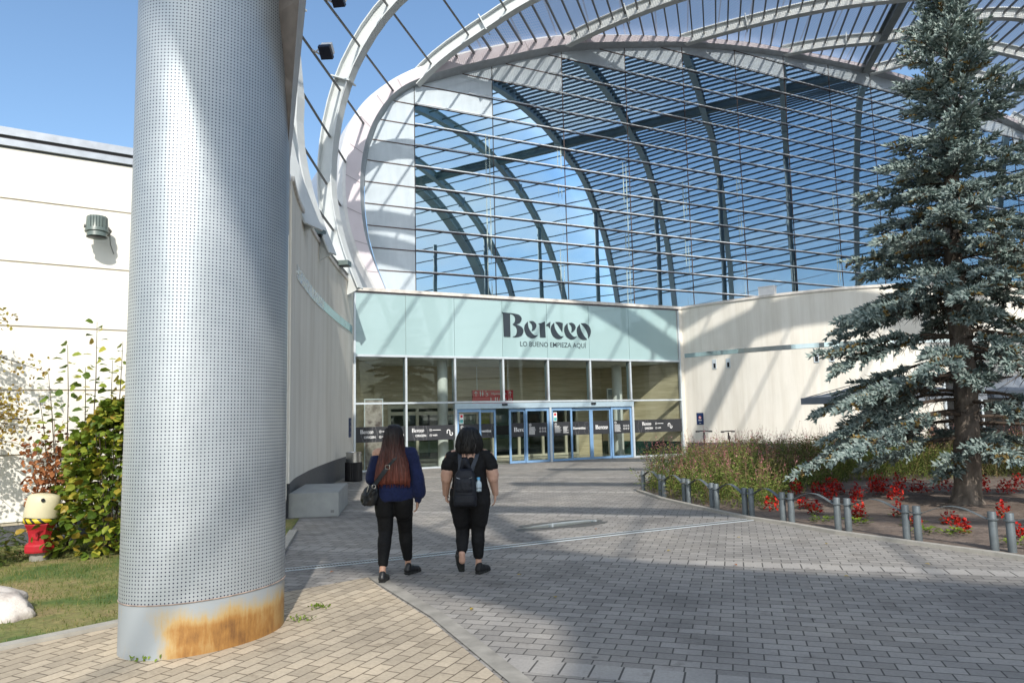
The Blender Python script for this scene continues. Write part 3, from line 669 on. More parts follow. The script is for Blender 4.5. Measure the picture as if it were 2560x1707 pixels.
# ------------------------------------------------------------------ vestibule behind the glass
ves = thing('entrance_lobby', fac(7, 2, 0), 'travertine lined entrance lobby seen through the glass front', 'lobby')
mt, ntm, b = nodes('travertine'); pos = geopos(ntm)
f = noise(ntm, mapping(ntm, pos, scale=(0.5, 0.5, 5)), 1.4, 7, 0.6); f2 = noise(ntm, mapping(ntm, pos, scale=(1, 1, 22)), 1.2, 5, 0.6)
c = ramp(ntm, f, [(0.3, (0.44, 0.38, 0.26)), (0.55, (0.57, 0.50, 0.35)), (0.75, (0.64, 0.57, 0.43))]); c = mix(ntm, 1.0, c, ramp(ntm, f2, [(0.35, (0.86, 0.86, 0.84)), (0.7, (1.08, 1.08, 1.08))]), 'MULTIPLY')
ntm.links.new(c, b.inputs['Base Color']); b.inputs['Roughness'].default_value = 0.4
M['trav'] = mt
M['lobfloor'] = plain('polished_stone_floor', (0.42, 0.43, 0.38), 0.12, scale=2, var=0.15)
M['greenstone'] = plain('dark_green_stone', (0.018, 0.05, 0.042), 0.2, scale=5, var=0.5)
M['beige_frame'] = plain('beige_steel_frame', (0.60, 0.57, 0.46), 0.4, 0.2)
DEP = 3.6
mb = MB(); mb.quad(fac(0.0, .12, .004), fac(13.8, .12, .004), fac(13.8, 12, .004), fac(0, 12, .004)); mb.build('floor', M['lobfloor'], ves)
mb = MB(); fbox(mb, -0.1, 13.9, .12, 12.0, 3.80, 3.90); mb.build('ceiling', plain('white_ceiling', (.74, .76, .74), .8), ves)
mb = MB(); fbox(mb, 1.7, 2.25, DEP, DEP + .2, 0, 3.8); fbox(mb, 2.25, 10.9, DEP, DEP + .2, 2.28, 3.8); fbox(mb, 10.9, 12.2, DEP, DEP + .2, 0, 3.8); mb.build('back_wall', M['trav'], ves)
mb = MB(); mb.prism([(0.06, .13), (1.7, DEP), (1.7, DEP + .2), (-.1, .3)], FL + Z3 * .55, U, -N, Z3 * 3.24); mb.build('side_wall', M['trav'], ves)
mb = MB(); mb.prism([(13.75, .13), (13.95, .3), (12.15, DEP + .2), (12.15, DEP)], FL + Z3 * .55, U, -N, Z3 * 3.24); mb.build('side_wall', M['trav'], ves)
mb = MB(); mb.prism([(0.06, .12), (1.72, DEP - .02), (1.7, DEP + .2), (-.1, .3)], FL, U, -N, Z3 * .545); mb.build('skirting', M['greenstone'], ves)
mb = MB(); mb.prism([(13.74, .12), (13.95, .3), (12.15, DEP + .2), (12.13, DEP - .02)], FL, U, -N, Z3 * .545); mb.build('skirting', M['greenstone'], ves)
dark = plain('dim_mall_wall', (0.22, 0.23, 0.18), 0.7, scale=1.5, var=0.4)
mb = MB(); fbox(mb, -1, 15, 11.8, 12.0, 0, 3.8); fbox(mb, -1.0, -.8, DEP + .3, 11.8, 0, 3.8); fbox(mb, 14.2, 14.4, DEP + .3, 11.8, 0, 3.8); mb.build('mall_wall', dark, ves)
for s_ in (2.30, 3.45, 4.55, 6.05, 6.7, 7.95, 9.1, 10.25, 10.82):
    mb = MB(); fbox(mb, s_ - .055, s_ + .055, DEP - .03, DEP + .1, .02, 2.27); mb.build('inner_frame', M['beige_frame'], ves)
mb = MB(); fbox(mb, 2.25, 10.9, DEP - .04, DEP + .1, 2.12, 2.275); fbox(mb, 2.36, 6.0, DEP - .02, DEP + .08, 1.86, 2.0); fbox(mb, 2.3, 6.0, DEP - .02, DEP + .08, .02, .12); fbox(mb, 6.75, 10.8, DEP - .02, DEP + .08, .02, .12); mb.build('inner_frame', M['beige_frame'], ves)
M['innerglass'] = glass_mat('inner_glass', (0.62, 0.74, 0.68), 2.2)
mb = MB()
for a, c in ((2.3, 4.55), (4.6, 6.0), (6.75, 10.8)): mb.quad(fac(a, DEP + .03, .1), fac(c, DEP + .03, .1), fac(c, DEP + .03, 2.1), fac(a, DEP + .03, 2.1))
mb.build('inner_glass', M['innerglass'], ves)
mb = MB(); fbox(mb, 6.9, 10.6, DEP - .01, DEP + .02, .97, 1.36); fbox(mb, 5.35, 6.0, DEP - .01, DEP + .02, .97, 1.36); mb.build('inner_band', plain('inner_vinyl', (.03, .032, .034), .5), ves)
# lit shop interior beyond: pale units and a lime panel (surfaces only)
mb = MB(); fbox(mb, 6.3, 7.6, 7.0, 7.2, .7, 2.6); fbox(mb, 8.6, 9.6, 7.5, 7.7, .7, 2.6); mb.build('shop_panel', plain('pale_shop_panel', (.70, .78, .74), .5), ves)
mb = MB(); fbox(mb, 7.62, 8.25, 6.9, 7.0, .5, 2.7); mb.build('lime_panel', plain('lime_panel', (.62, .66, .03), .5), ves)
mb = MB(); fbox(mb, 3.2, 9.8, 6.2, 6.9, .25, .72); mb.build('counter', plain('cream_counter', (.55, .53, .42), .6), ves)
def cyl(name, s, d, r, z0, z1, mat, par):
    mb = MB(); mb.lathe(fac(s, d, 0), [(r, z0), (r, z1)], 28); return mb.build(name, mat, par, smooth=True, auto=40)
M['colwhite'] = plain('white_round_column', (0.72, 0.75, 0.73), 0.45, var=.04)
for s_, d_, lab in ((3.52, 0.95, 'round white lobby column seen through the glass left of the doors'), (11.75, 1.75, 'round white lobby column seen through the rightmost door leaf')):
    t = thing('lobby_column', fac(s_, d_, 0), lab, 'column', 'round columns in the lobby'); cyl('shaft', s_, d_, .19 if s_ < 5 else .21, .0, 3.80, M['colwhite'], t)
# red direction sign hanging in the lobby
RS0, RS1, RD = 5.25, 7.02, 2.2
t = thing('direction_sign', fac(6.1, RD, 2.3), 'red hanging direction sign with white arrows and the word CINES inside the lobby', 'sign')
mb = MB(); fbox(mb, RS0, RS1, RD, RD + .08, 2.10, 2.78); mb.build('panel', M['red_sign'], t)
mb = MB(); fbox(mb, RS0 + .2, RS0 + .22, RD + .03, RD + .05, 2.78, 3.8); fbox(mb, RS1 - .22, RS1 - .2, RD + .03, RD + .05, 2.78, 3.8); mb.build('hanger', M['alu'], t)
dd = RD - .006
def arrow(mb, s, z, h, right=False):
    for p in ([(-.02, -.5), (.02, -.5), (.02, .3), (-.02, .3)], [(0, .5), (-.3, .16), (-.3, .02), (0, .34)], [(0, .5), (0, .34), (.3, .02), (.3, .16)]):
        q = [(x * (2.2 if abs(x) < .05 else 1), y) for x, y in p]
        if right: q = [(y, -x) for x, y in q]
        mb.prism([(x * h, y * h) for x, y in q], fac(s, dd, z), U, np.array([0, 0, 1.0]), N * .003)
def wcman(mb, s, z, h, skirt=False):
    mb.add(disc(fac(s, dd, z + h * .42), U, np.array([0, 0, 1.0]), h * .1, 12), [tuple(range(12))])
    pl_ = [(-.13, .3), (.13, .3), (.13, -.05), (.06, -.05), (.06, -.5), (-.06, -.5), (-.06, -.05), (-.13, -.05)] if not skirt else [(-.07, .3), (.07, .3), (.2, -.15), (.07, -.15), (.05, -.5), (-.05, -.5), (-.07, -.15), (-.2, -.15)]
    mb.prism([(x * h, y * h) for x, y in pl_], fac(s, dd, z), U, np.array([0, 0, 1.0]), N * .002)
mb = MB(); arrow(mb, RS0 + .14, 2.64, .2); wcman(mb, RS0 + .33, 2.64, .2); wcman(mb, RS0 + .43, 2.64, .2, True)
o_ = disc(fac(RS0 + .60, dd, 2.60), U, np.array([0, 0, 1.0]), .06, 14); i_ = disc(fac(RS0 + .60, dd, 2.60), U, np.array([0, 0, 1.0]), .042, 14); mb.add(o_ + i_, [(k, (k + 1) % 14, 14 + (k + 1) % 14, 14 + k) for k in range(9, 22) if k < 14] + [(k, k + 1, 15 + k, 14 + k) for k in range(0, 4)])
mb.prism([(-.02, .0), (.01, .0), (.02, .05), (.06, .05), (.085, -.06), (.06, -.06), (.045, .03), (.0, .03)], fac(RS0 + .58, dd, 2.62), U, Z3, N * .002); mb.add(disc(fac(RS0 + .575, dd, 2.73), U, Z3, .018, 10), [tuple(range(10))])
arrow(mb, RS1 - .13, 2.64, .2); arrow(mb, RS1 - .14, 2.40, .2, True); wcman(mb, RS0 + .78, 2.42, .15); wcman(mb, RS0 + .98, 2.42, .15); wcman(mb, RS0 + 1.06, 2.42, .15, True)
mb.build('pictogram', M['white'], t)
text('lettering', 'Hipermercado', RS1 - .30, 2.60, 0.085, M['white'], t, dd, align='RIGHT', xs=.92); text('lettering', 'CINES', RS1 - .30, 2.355, 0.095, M['white'], t, dd, align='RIGHT', xs=.95)
# posters / totems in the lobby
def totem(s, d, w_, z1, lab, cols, fold=0):
    t = thing('poster_stand', fac(s, d, 0), lab, 'poster stand')
    mb = MB(); fbox(mb, s - w_ / 2 - .03, s - w_ / 2, d - .02, d + .06, 0, z1); fbox(mb, s + w_ / 2, s + w_ / 2 + .03, d - .02, d + .06, 0, z1); fbox(mb, s - w_ / 2, s + w_ / 2, d - .02, d + .06, z1 - .04, z1); mb.build('frame', M['alu'], t)
    mt, nt, b = nodes('poster_print'); n_ = noise(nt, geopos(nt), 2.2, 3); nt.links.new(ramp(nt, n_, [(0.35, cols[0]), (0.5, cols[1]), (0.65, cols[2])]), b.inputs['Base Color'])
    mb = MB(); fbox(mb, s - w_ / 2, s + w_ / 2, d, d + .03, .1, z1 - .04); mb.build('poster', mt, t); return t
totem(1.02, 1.2, .62, 2.45, 'tall pale poster stand in the lobby behind the leftmost pane', [(.2, .17, .15), (.4, .36, .34), (.12, .09, .09)])
t = totem(12.15, 2.6, .62, 2.85, 'tall red and grey poster stand in the lobby behind the right column', [(.06, .10, .11), (.17, .23, .25), (.3, .34, .34)])
mb = MB(); fbox(mb, 12.2, 12.46, 2.585, 2.6, 1.35, 1.75); mb.build('red_panel', M['red_sign'], t)
text('lettering', '0', 12.28, 2.18, .3, M['red_sign'], t, 2.585, bold=.02)
# ------------------------------------------------------------------ arched glass wall
G0 = FL - N * 1.5
def gw(q, z, off=0.0): return G0 + U * q + N * off + np.array([0, 0, z])
GL = [(1.85, 5.7), (1.55, 6.52), (1.18, 7.46), (0.92, 8.41), (0.79, 9.54), (0.80, 10.69), (0.96, 11.71), (1.29, 12.68), (1.83, 13.63), (2.68, 14.36), (4.33, 15.15), (6.2, 15.95), (9.30, 17.2), (11.86, 17.93), (15.9, 18.86), (19.4, 19.44), (22.6, 19.8), (26, 20.05), (29.3, 20.18), (34.2, 20.1), (39.6, 19.66), (43.8, 19.1), (48.5, 18.1), (53, 16.5), (56.5, 14.2), (58.5, 11.5), (59.2, 9), (58.8, 5.7)]
BO = [(1.25, 5.7), (0.98, 6.48), (0.43, 7.56), (0.06, 8.65), (-0.1, 9.92), (-0.05, 11.06), (0.23, 12.26), (0.75, 13.26), (1.5, 14.08), (2.44, 14.83), (4.05, 15.78), (5.9, 16.6), (8.9, 17.72), (11.6, 18.38), (15.8, 19.21), (19.4, 19.8), (22.6, 20.1), (26, 20.36), (29.36, 20.47), (34.3, 20.47), (39.8, 20.02), (44.1, 19.45), (48.9, 18.5), (53.5, 16.9), (57.2, 14.5), (59.3, 11.6), (60.0, 9), (59.6, 5.7)]
glw = thing('arched_glass_wall', gw(20, 0), 'huge arched curtain wall of mirror blue glass above the entrance', 'glass wall')
MUL = [2.72] + [2.72 + 3.312 * i for i in range(1, 18)]
ROW = [7.15 + 0.8175 * k for k in range(-2, 17)]
def clip(poly, f):
    o = []
    for i in range(len(poly)):
        a, b_ = poly[i - 1], poly[i]; fa, fb = f(a), f(b_)
        if (fa >= 0) != (fb >= 0):
            t = fa / (fa - fb); o.append((a[0] + (b_[0] - a[0]) * t, a[1] + (b_[1] - a[1]) * t))
        if fb >= 0: o.append(b_)
    return o
cells = [-1.0] + MUL + [62.0]; zs = ROW + [21.5]
LIM = {0: -9, 1: 8, 2: 10, 3: 12, 4: 13, 5: 14, 6: 14, 7: 15, 8: 15, 9: 15, 10: 15, 11: 14, 12: 14, 13: 13, 14: 12, 15: 11, 16: 9, 17: 6, 18: -9}
vis, spa = MB(), MB()
for ci in range(len(cells) - 1):
    for zi in range(len(zs) - 1):
        p = list(GL); a, c = cells[ci], cells[ci + 1]; b_, d_ = zs[zi], zs[zi + 1]
        for f in (lambda q: q[0] - a, lambda q: c - q[0], lambda q: q[1] - b_, lambda q: d_ - q[1]):
            p = clip(p, f)
            if len(p) < 3: break
        if len(p) < 3: continue
        row = zi - 2
        mbx = spa if (LIM.get(ci, -9) == -9 or row >= LIM[ci]) else vis
        # each pane hangs a hair differently
        ax, az = rng.uniform(-.0011, .0011), rng.uniform(-.0014, .0014); cq, cz = (a + c) / 2, (b_ + d_) / 2
        mbx.add([gw(q, z, (q - cq) * ax + (z - cz) * az) for q, z in p], [tuple(range(len(p)))])
mt = bpy.data.materials.new('mirror_blue_glass'); mt.use_nodes = True; ntm = mt.node_tree; ntm.nodes.clear()
out = nd(ntm, 'ShaderNodeOutputMaterial'); gl = nd(ntm, 'ShaderNodeBsdfGlossy'); gl.inputs['Roughness'].default_value = 0.012; gl.inputs['Color'].default_value = (0.50, 0.70, 0.86, 1)
df = nd(ntm, 'ShaderNodeBsdfDiffuse'); pos = geopos(ntm)
dirt = noise(ntm, mapping(ntm, pos, scale=(1.2, 1.2, .35)), 1.3, 6, .65)
ntm.links.new(ramp(ntm, dirt, [(.35, (.010, .030, .030)), (.62, (.030, .062, .062)), (.8, (.11, .14, .135))]), df.inputs[0])
bp = nd(ntm, 'ShaderNodeBump'); bp.inputs['Strength'].default_value = 0.03; bp.inputs['Distance'].default_value = 0.03
ntm.links.new(noise(ntm, mapping(ntm, pos, scale=(.55, .55, .75)), 1.0, 2), bp.inputs['Height']); ntm.links.new(bp.outputs[0], gl.inputs['Normal'])
mx = nd(ntm, 'ShaderNodeMixShader'); lw = nd(ntm, 'ShaderNodeFresnel'); lw.inputs[0].default_value = 1.7
fz = mth(ntm, 'MULTIPLY_ADD', lw.outputs[0], 0.8, 0.56)
ntm.links.new(mth(ntm, 'MINIMUM', fz, 0.95), mx.inputs[0]); ntm.links.new(df.outputs[0], mx.inputs[1]); ntm.links.new(gl.outputs[0], mx.inputs[2]); ntm.links.new(mx.outputs[0], out.inputs[0])
M['mirrorglass'] = mt
vis.build('vision_glass', mt, glw)
mt, ntm, b = nodes('opaque_pale_panel'); pos = geopos(ntm)
ntm.links.new(ramp(ntm, noise(ntm, mapping(ntm, pos, scale=(1.4, 1.4, .3)), 1.2, 6, .65), [(.3, (.47, .54, .59)), (.6, (.57, .64, .69)), (.8, (.66, .69, .70))]), b.inputs['Base Color'])
b.inputs['Roughness'].default_value = .4; b.inputs['Coat Weight'].default_value = 1.0; b.inputs['Coat Roughness'].default_value = 0.02; b.inputs['Coat IOR'].default_value = 1.5
spa.build('spandrel_panel', mt, glw)
M['rust_line'] = plain('rusty_joint', (0.10, 0.07, 0.065), 0.7, scale=3, var=.5)
def glz(q):   # arch height range at q
    zz = [p[1] + (r[1] - p[1]) * (q - p[0]) / (r[0] - p[0]) for p, r in zip(GL, GL[1:]) if (p[0] - q) * (r[0] - q) <= 0 and abs(p[0] - r[0]) > 1e-6]
    return (min(zz + [5.7]), max(zz))
def glq(z):
    qq = [p[0] + (r[0] - p[0]) * (z - p[1]) / (r[1] - p[1]) for p, r in zip(GL, GL[1:]) if (p[1] - z) * (r[1] - z) <= 0 and abs(p[1] - r[1]) > 1e-6]
    return min(qq), max(qq)
Z_ = np.array([0, 0, 1.0])
for q in MUL:
    mb = MB(); mb.box(gw(q - .015, 5.7, .004), U * .03, N * .012, Z_ * (glz(q)[1] - 5.7)); mb.build('mullion', M['rust_line'] if q > 8 else M['alu_dark'], glw)
M['glint'] = plain('polished_transom', (0.74, 0.77, 0.80), 0.3, 0.15, .04)
for k, z in enumerate(ROW):
    if z > 20 or z < 5.9: continue
    a, c = glq(z)
    mb = MB(); mb.box(gw(a, z - .022, .004), U * (c - a), N * .012, Z_ * .036, 1)
    if k < 11: mb.box(gw(max(a + .3, 2.72) if k < 11 else a, z + .02, .05), U * (c - max(a + .3, 2.72) - .3), N * .045, Z_ * .032, 0)
    else: mb.box(gw(a + 2.0, z + .02, .05), U * max(.1, c - a - 4), N * .045, Z_ * .03, 0)
    mb.build('transom', [M['glint'], M['rust_line']], glw)
# interior glass fins glimpsed as pale strips beside the mullions
mb = MB()
for q in MUL[1:13]:
    for dq in (-.36, -.20):
        mb.box(gw(q + dq, 6.2, .0022), U * .05, N * .0012, Z_ * (min(13.0, glz(q)[1] - 1) - 6.2))
mt = glass_mat('pale_fin_reflection', (0.93, 0.97, 0.96), 0.3)
mt2, nt2, b2 = nodes('pale_green_fin'); b2.inputs['Base Color'].default_value = (.62, .74, .70, 1); b2.inputs['Roughness'].default_value = .3; b2.inputs['Alpha'].default_value = .34
pz = nd(nt2, 'ShaderNodeTexNoise'); pz.inputs['Scale'].default_value = .8; nt2.links.new(mapping(nt2, geopos(nt2), scale=(1.5, 1.5, .8)), pz.inputs['Vector'])
nt2.links.new(ramp(nt2, pz.outputs['Fac'], [(.45, (0, 0, 0)), (.6, (.5, .5, .5))]), b2.inputs['Alpha'])
mb.build('glass_fin', mt2, glw)
# arched surround: grey reveal, pink face, white rim
def off_in(pl, o):
    r = []
    for i in range(len(pl)):
        a = np.array(pl[max(i - 1, 0)]); c = np.array(pl[min(i + 1, len(pl) - 1)]); t = c - a; t /= np.linalg.norm(t); r.append(tuple(np.array(pl[i]) + np.array([-t[1], t[0]]) * o))
    return r
GLd, BOd = dens(GL, 6), dens(BO, 6)
k = min(len(GLd), len(BOd))
def strip(mb, A, B, oa, ob, mi=0):
    vs = [gw(*p, oa) for p in A] + [gw(*p, ob) for p in B]; n = len(A)
    mb.add(vs, [(i, i + 1, n + i + 1, n + i) for i in range(n - 1)], mi)
I1 = off_in(GLd, .02); P1 = [tuple(np.array(g) * .72 + np.array(b_) * .28) for g, b_ in zip(GLd, BOd)]; P2 = [tuple(np.array(g) * .12 + np.array(b_) * .88) for g, b_ in zip(GLd, BOd)]
mb = MB(); strip(mb, GLd, P1, -.02, .34); mb.build('reveal', M['reveal'], glw, smooth=True)
mb = MB(); strip(mb, P1, P2, .34, .36); mb.build('pink_cladding', M['pink'], glw)
mb = MB(); O2 = off_in(BOd, .10); O3 = off_in(BOd, .12); strip(mb, P2, BOd, .365, .30); strip(mb, BOd, O2, .30, .02); strip(mb, O2, O3, .02, -1.2); mb.build('rim', M['rimwhite'], glw)
mb = MB(); strip(mb, off_in(GLd, .03), off_in(GLd, .09), .03, .03); mb.build('edge_trim', M['alu'], glw)
# panel joints on the pink face
mb = MB()
for i in range(3, len(P1) - 3, 6):
    a, c = np.array(P1[i]), np.array(P2[i]); t = (c - a); t2_ = np.array([-t[1], t[0]]) / np.linalg.norm(t) * .012
    mb.add([gw(*(a - t2_), .350), gw(*(a + t2_), .350), gw(*(c + t2_), .370), gw(*(c - t2_), .370)], [(0, 1, 2, 3)])
mb.build('panel_joint', plain('cladding_joint', (.42, .38, .40), .8), glw)
# solid roof edge behind, so the wall has a building behind it
mb = MB(); vs = [gw(*p, -1.2) for p in O3]; n = len(vs); vs2 = [v - N * 18 for v in vs]; mb.add(vs + vs2, [(i, n + i, n + i + 1, i + 1) for i in range(n - 1)]); mb.build('roof', M['metal_cap'], glw)
t = thing('entrance_roof', fac(7, 1, 6.1), 'flat roof ledge between the entrance front and the arched glass wall', 'roof')
mb = MB(); mb.prism([(-.3, .5), (14.2, .5), (15.5, 1.9), (-1, 1.9)], FL + Z_ * 5.6, U, -N, Z_ * .25); mb.build('deck', M['metal_cap'], t)
# ------------------------------------------------------------------ steel vault over the plaza
CP = [(-10.85, 5.7), (-11.1, 6.3), (-11.5, 7.4), (-11.78, 8.7), (-11.82, 9.8), (-11.66, 11.2), (-11.3, 12.5), (-10.75, 13.6), (-9.9, 14.7), (-8.7, 15.6), (-6.2, 16.8), (-2.6, 17.8), (1.0, 18.35), (5.5, 18.65), (9.5, 18.4), (13.6, 17.6), (18.2, 15.7), (21.2, 13.5), (23.0, 11.2), (24.2, 8.4), (24.8, 5.0), (25.0, 0.0)]
CC = np.array(dens(CP, 10))
_arc = np.concatenate([[0], np.cumsum(np.hypot(*np.diff(CC, axis=0).T))]); ARC = _arc[-1]
def C_at(a):
    return np.array([np.interp(a, _arc, CC[:, 0]), np.interp(a, _arc, CC[:, 1])])
def VP(a, n):
    s, z = C_at(a)
    w = min(1.0, max(0.0, (16.2 - z) / 6.0)) if s < 0 else 0.0
    g = min(1.0, max(0.0, (s - 8) / 7)); g = g * g * (3 - 2 * g) * .085 * max(0.0, n - 20)
    return vw(s - (n - 20.03) * 0.36 * w, n, 6.0 + (z - 6.0) * (1 + 0.0066 * (n - 20.03)) + g if z > 6 else z)
def sn(p): return p @ DR, p @ DN
def n_glass(s): return 24.5 + (s + 10.73) * 0.913
def rod_end(a, extra=-0.25):
    n = 24.0
    for _ in range(60): n = .5 * n + .5 * min(70, n_glass(sn(VP(a, n))[0]) + extra)
    return n
def a_of_node(n):
    st = -10.73 + (n - 24.5) / 0.913
    best = min(np.linspace(5, ARC * .8, 900), key=lambda a: abs(sn(VP(a, n))[0] - st)); return best
can = thing('steel_canopy', vw(6, 15, 0), 'pale steel arched canopy with curved ribs, thin rods and perforated sheets over the plaza', 'canopy')
def ibeam(h, w, tf=.04, tw=.05):
    H, W_ = h / 2, w / 2
    return [(-W_, -H), (W_, -H), (W_, -H + tf), (tw / 2, -H + tf), (tw / 2, H - tf), (W_, H - tf), (W_, H), (-W_, H), (-W_, H - tf), (-tw / 2, H - tf), (-tw / 2, -H + tf), (-W_, -H + tf)]
RIBN = [24.5 + 4.465 * j for j in range(-9, 8)]
ribs = []
for j, n in zip(range(-9, 8), RIBN):
    if j == -4: continue                        # replaced by the clad ring beam on the column
    a0 = a_of_node(n) if j >= 0 else (0.0)
    if j < -4: a0 = 24.5
    if j == -3: n = 13.3
    aa = np.linspace(max(a0, 0), ARC - 0.01, 90)
    path = [VP(a, n) for a in aa]
    def upf(i, path=path):
        t = path[min(i + 1, len(path) - 1)] - path[max(i - 1, 0)]; t /= np.linalg.norm(t); u_ = np.cross(DN, t); u_ /= np.linalg.norm(u_)
        return u_ if u_[2] > -1 else -u_
    if j == -3: path = [p + Z_ * max(0, (p[2] - 8) * .055) for p in path]
    mb = MB(); mb.sweep(ibeam(.52, .34) if j != -3 else ibeam(.62, .70), path, upf)
    rb = mb.build('rib', M['steel_grey'], can)
    # bolted splice plates along the rib
    Ls = [k for k in ((7.2, 16.3, 25.5, 33.0) if j < 0 else (a0 + 3.0, a0 + 11.0, a0 + 19.0)) if a0 < k < ARC - 3]
    for k in Ls:
        p = VP(k, n); q = VP(k + .1, n); t = (q - p) / np.linalg.norm(q - p); u_ = np.cross(DN, t)
        mb = MB(); mb.box(p - t * .02 - DN * .23 - u_ * .36, t * .04, DN * .46, u_ * .72); mb.build('splice_plate', M['steel_grey'], rb)
    ribs.append((j, n, a0))
# thin rods in the open bays
LV = [0.62 + 1.56 * i for i in range(int((ARC - 1) / 1.56))]
rods = {}
for i, a in enumerate(LV):
    s0 = sn(VP(a, 24.5))[0]
    ne = rod_end(a) if s0 < -10.6 and a < 14 else 24.5
    na = RIBN[6] - .15 if (a < 12) else 5.3
    na = 13.4 if a < 12 else 6.6
    p, q = VP(a, na), VP(a, ne)
    p = p + Z_ * .0; mb = MB(); mb.tube([p, q], 0.042, 6); rods[i] = (p, q)
    mb.build('rod', M['rod_grey'], can)
# more rods in the bays behind the viewer
mb = MB()
for a in np.arange(25, ARC - 1, 3.1): mb.tube([VP(a, -15.7), VP(a, 5.0)], 0.05, 6)
o = mb.build('rod', M['rod_grey'], can); o['kind'] = 'stuff'
# purlins of the sheeted bays
aN = a_of_node(24.5); k = 0; small = MB()
for a in np.arange(aN + 0.55, ARC - 0.5, 0.535):
    ne = rod_end(a); lo = 24.5
    if k < 70:
        mb = MB(); mb.sweep([(-.03, -.05), (.03, -.05), (.03, .05), (-.03, .05)], [VP(a, lo) + Z_ * .05, VP(a, ne) + Z_ * .05], (0, 0, 1)); mb.build('purlin', M['rod_grey'], can)
    k += 1
# heavy longitudinal spine and its posts
aS = min(np.linspace(20, 40, 800), key=lambda a: abs(C_at(a)[0] - 8.6))
mb = MB(); mb.sweep(ibeam(.5, .36), [VP(aS, 5.5), VP(aS, n_glass(8.6) - .2)], (0, 0, 1)); mb.build('spine_beam', M['spine_grey'], can)
aP = min(np.linspace(24, 44, 800), key=lambda a: abs(C_at(a)[0] - 17.0))
for n in RIBN[6:13]:
    p = VP(aP, n); mb = MB(); mb.tube([(p[0], p[1], 0), p], .16, 10); mb.build('post', M['spine_grey'], can, smooth=True)
# perforated sheets
mt = bpy.data.materials.new('perforated_sheet'); mt.use_nodes = True; ntm = mt.node_tree; ntm.nodes.clear()
out = nd(ntm, 'ShaderNodeOutputMaterial'); b_d = nd(ntm, 'ShaderNodeBsdfDiffuse'); b_t = nd(ntm, 'ShaderNodeBsdfTranslucent'); tr = nd(ntm, 'ShaderNodeBsdfTransparent')
b_d.inputs[0].default_value = (.60, .61, .70, 1); b_t.inputs[0].default_value = (.4, .42, .5, 1)
uvn = nd(ntm, 'ShaderNodeUVMap'); sx = nd(ntm, 'ShaderNodeSeparateXYZ'); ntm.links.new(uvn.outputs[0], sx.inputs[0])
def cell(v, p): return mth(ntm, 'SUBTRACT', mth(ntm, 'FRACT', mth(ntm, 'DIVIDE', v, p)), 0.5)
row_ = mth(ntm, 'FLOOR', mth(ntm, 'DIVIDE', sx.outputs[1], .075))
cx_ = cell(mth(ntm, 'ADD', sx.outputs[0], mth(ntm, 'MULTIPLY', mth(ntm, 'MODULO', row_, 2.0), .05)), .10); cy_ = cell(sx.outputs[1], .075)
rr_ = mth(ntm, 'SQRT', mth(ntm, 'ADD', mth(ntm, 'POWER', cx_, 2.0), mth(ntm, 'POWER', cy_, 2.0)))
hole = mth(ntm, 'LESS_THAN', rr_, .40)
dia = mth(ntm, 'LESS_THAN', mth(ntm, 'FRACT', mth(ntm, 'DIVIDE', mth(ntm, 'ADD', sx.outputs[0], mth(ntm, 'MULTIPLY', sx.outputs[1], 0.05)), 1.42)), .045)
hole = mth(ntm, 'MULTIPLY', hole, mth(ntm, 'SUBTRACT', 1.0, mth(ntm, 'MULTIPLY', dia, .65)))
m1_ = nd(ntm, 'ShaderNodeMixShader'); m1_.inputs[0].default_value = .15; ntm.links.new(b_d.outputs[0], m1_.inputs[1]); ntm.links.new(b_t.outputs[0], m1_.inputs[2])
m2_ = nd(ntm, 'ShaderNodeMixShader'); ntm.links.new(hole, m2_.inputs[0]); ntm.links.new(m1_.outputs[0], m2_.inputs[1]); ntm.links.new(tr.outputs[0], m2_.inputs[2]); ntm.links.new(m2_.outputs[0], out.inputs[0])
M['perf'] = mt
for j, n, a0 in ribs:
    if j < 0: continue
    n2 = n + 4.465; mb = MB(); uv = []
    aa = np.arange(a0 - 0.6 if j == 0 else a0, ARC, 0.6)
    rows_ = []
    for a in aa:
        ng = rod_end(a, .2)
        e = min(n2, ng)
        if e <= n + .02: e = n + .02
        rows_.append((a, VP(a, n) + Z_ * .32 + DR * -.0, VP(a, e) + Z_ * .32, e))
    vs = []
    for a, p, q, e in rows_: vs += [p, q]; uv += [(a, n), (a, e)]
    mb.add(vs, [(2 * i, 2 * i + 1, 2 * i + 3, 2 * i + 2) for i in range(len(rows_) - 1)]); mb.uv = uv
    mb.build('perforated_sheet', M['perf'], can)
# unseen panels behind the viewer, added and outlined to throw the foreground shadows
def lift(poly, z): 
    k_ = z / -TR[2]; return [np.array([x, y, 0]) - TR * k_ for x, y in poly]
M['shadowpan'] = plain('grey_shadow_panel', (.45, .46, .48), .6)
SHA = [(-5.6, 17.8), (-3.6, 15.17), (-1.71, 12.04), (-0.93, 10.66), (-0.15, 9.84), (0.57, 9.37), (1.56, 8.48), (2.42, 8.03), (3.47, 7.3), (4.47, 6.57), (6.6, 5.2), (9, 4.0), (9, -1), (2.4, 0.5), (0.55, 3.8), (0.35, 5.0), (0.34, 6.07), (-0.15, 6.63), (-0.64, 7.13), (-1.21, 7.61), (-1.55, 8.01), (-2.41, 9.04), (-2.61, 9.37), (-2.94, 10.02), (-3.37, 10.91), (-3.88, 12.01), (-4.7, 13.8), (-6.0, 16.4)]
def shadow_panel(poly, z, th=.12):
    top = lift(poly, z + th); bot = lift(poly, z); n = len(poly)
    mb = MB(); mb.add(list(bot) + list(top), [tuple(range(n)), tuple(range(2 * n - 1, n - 1, -1))] + [(i, n + i, n + (i + 1) % n, (i + 1) % n) for i in range(n)]); return mb.build('shadow_panel', M['shadowpan'], can)
shadow_panel(SHA, 17.2)
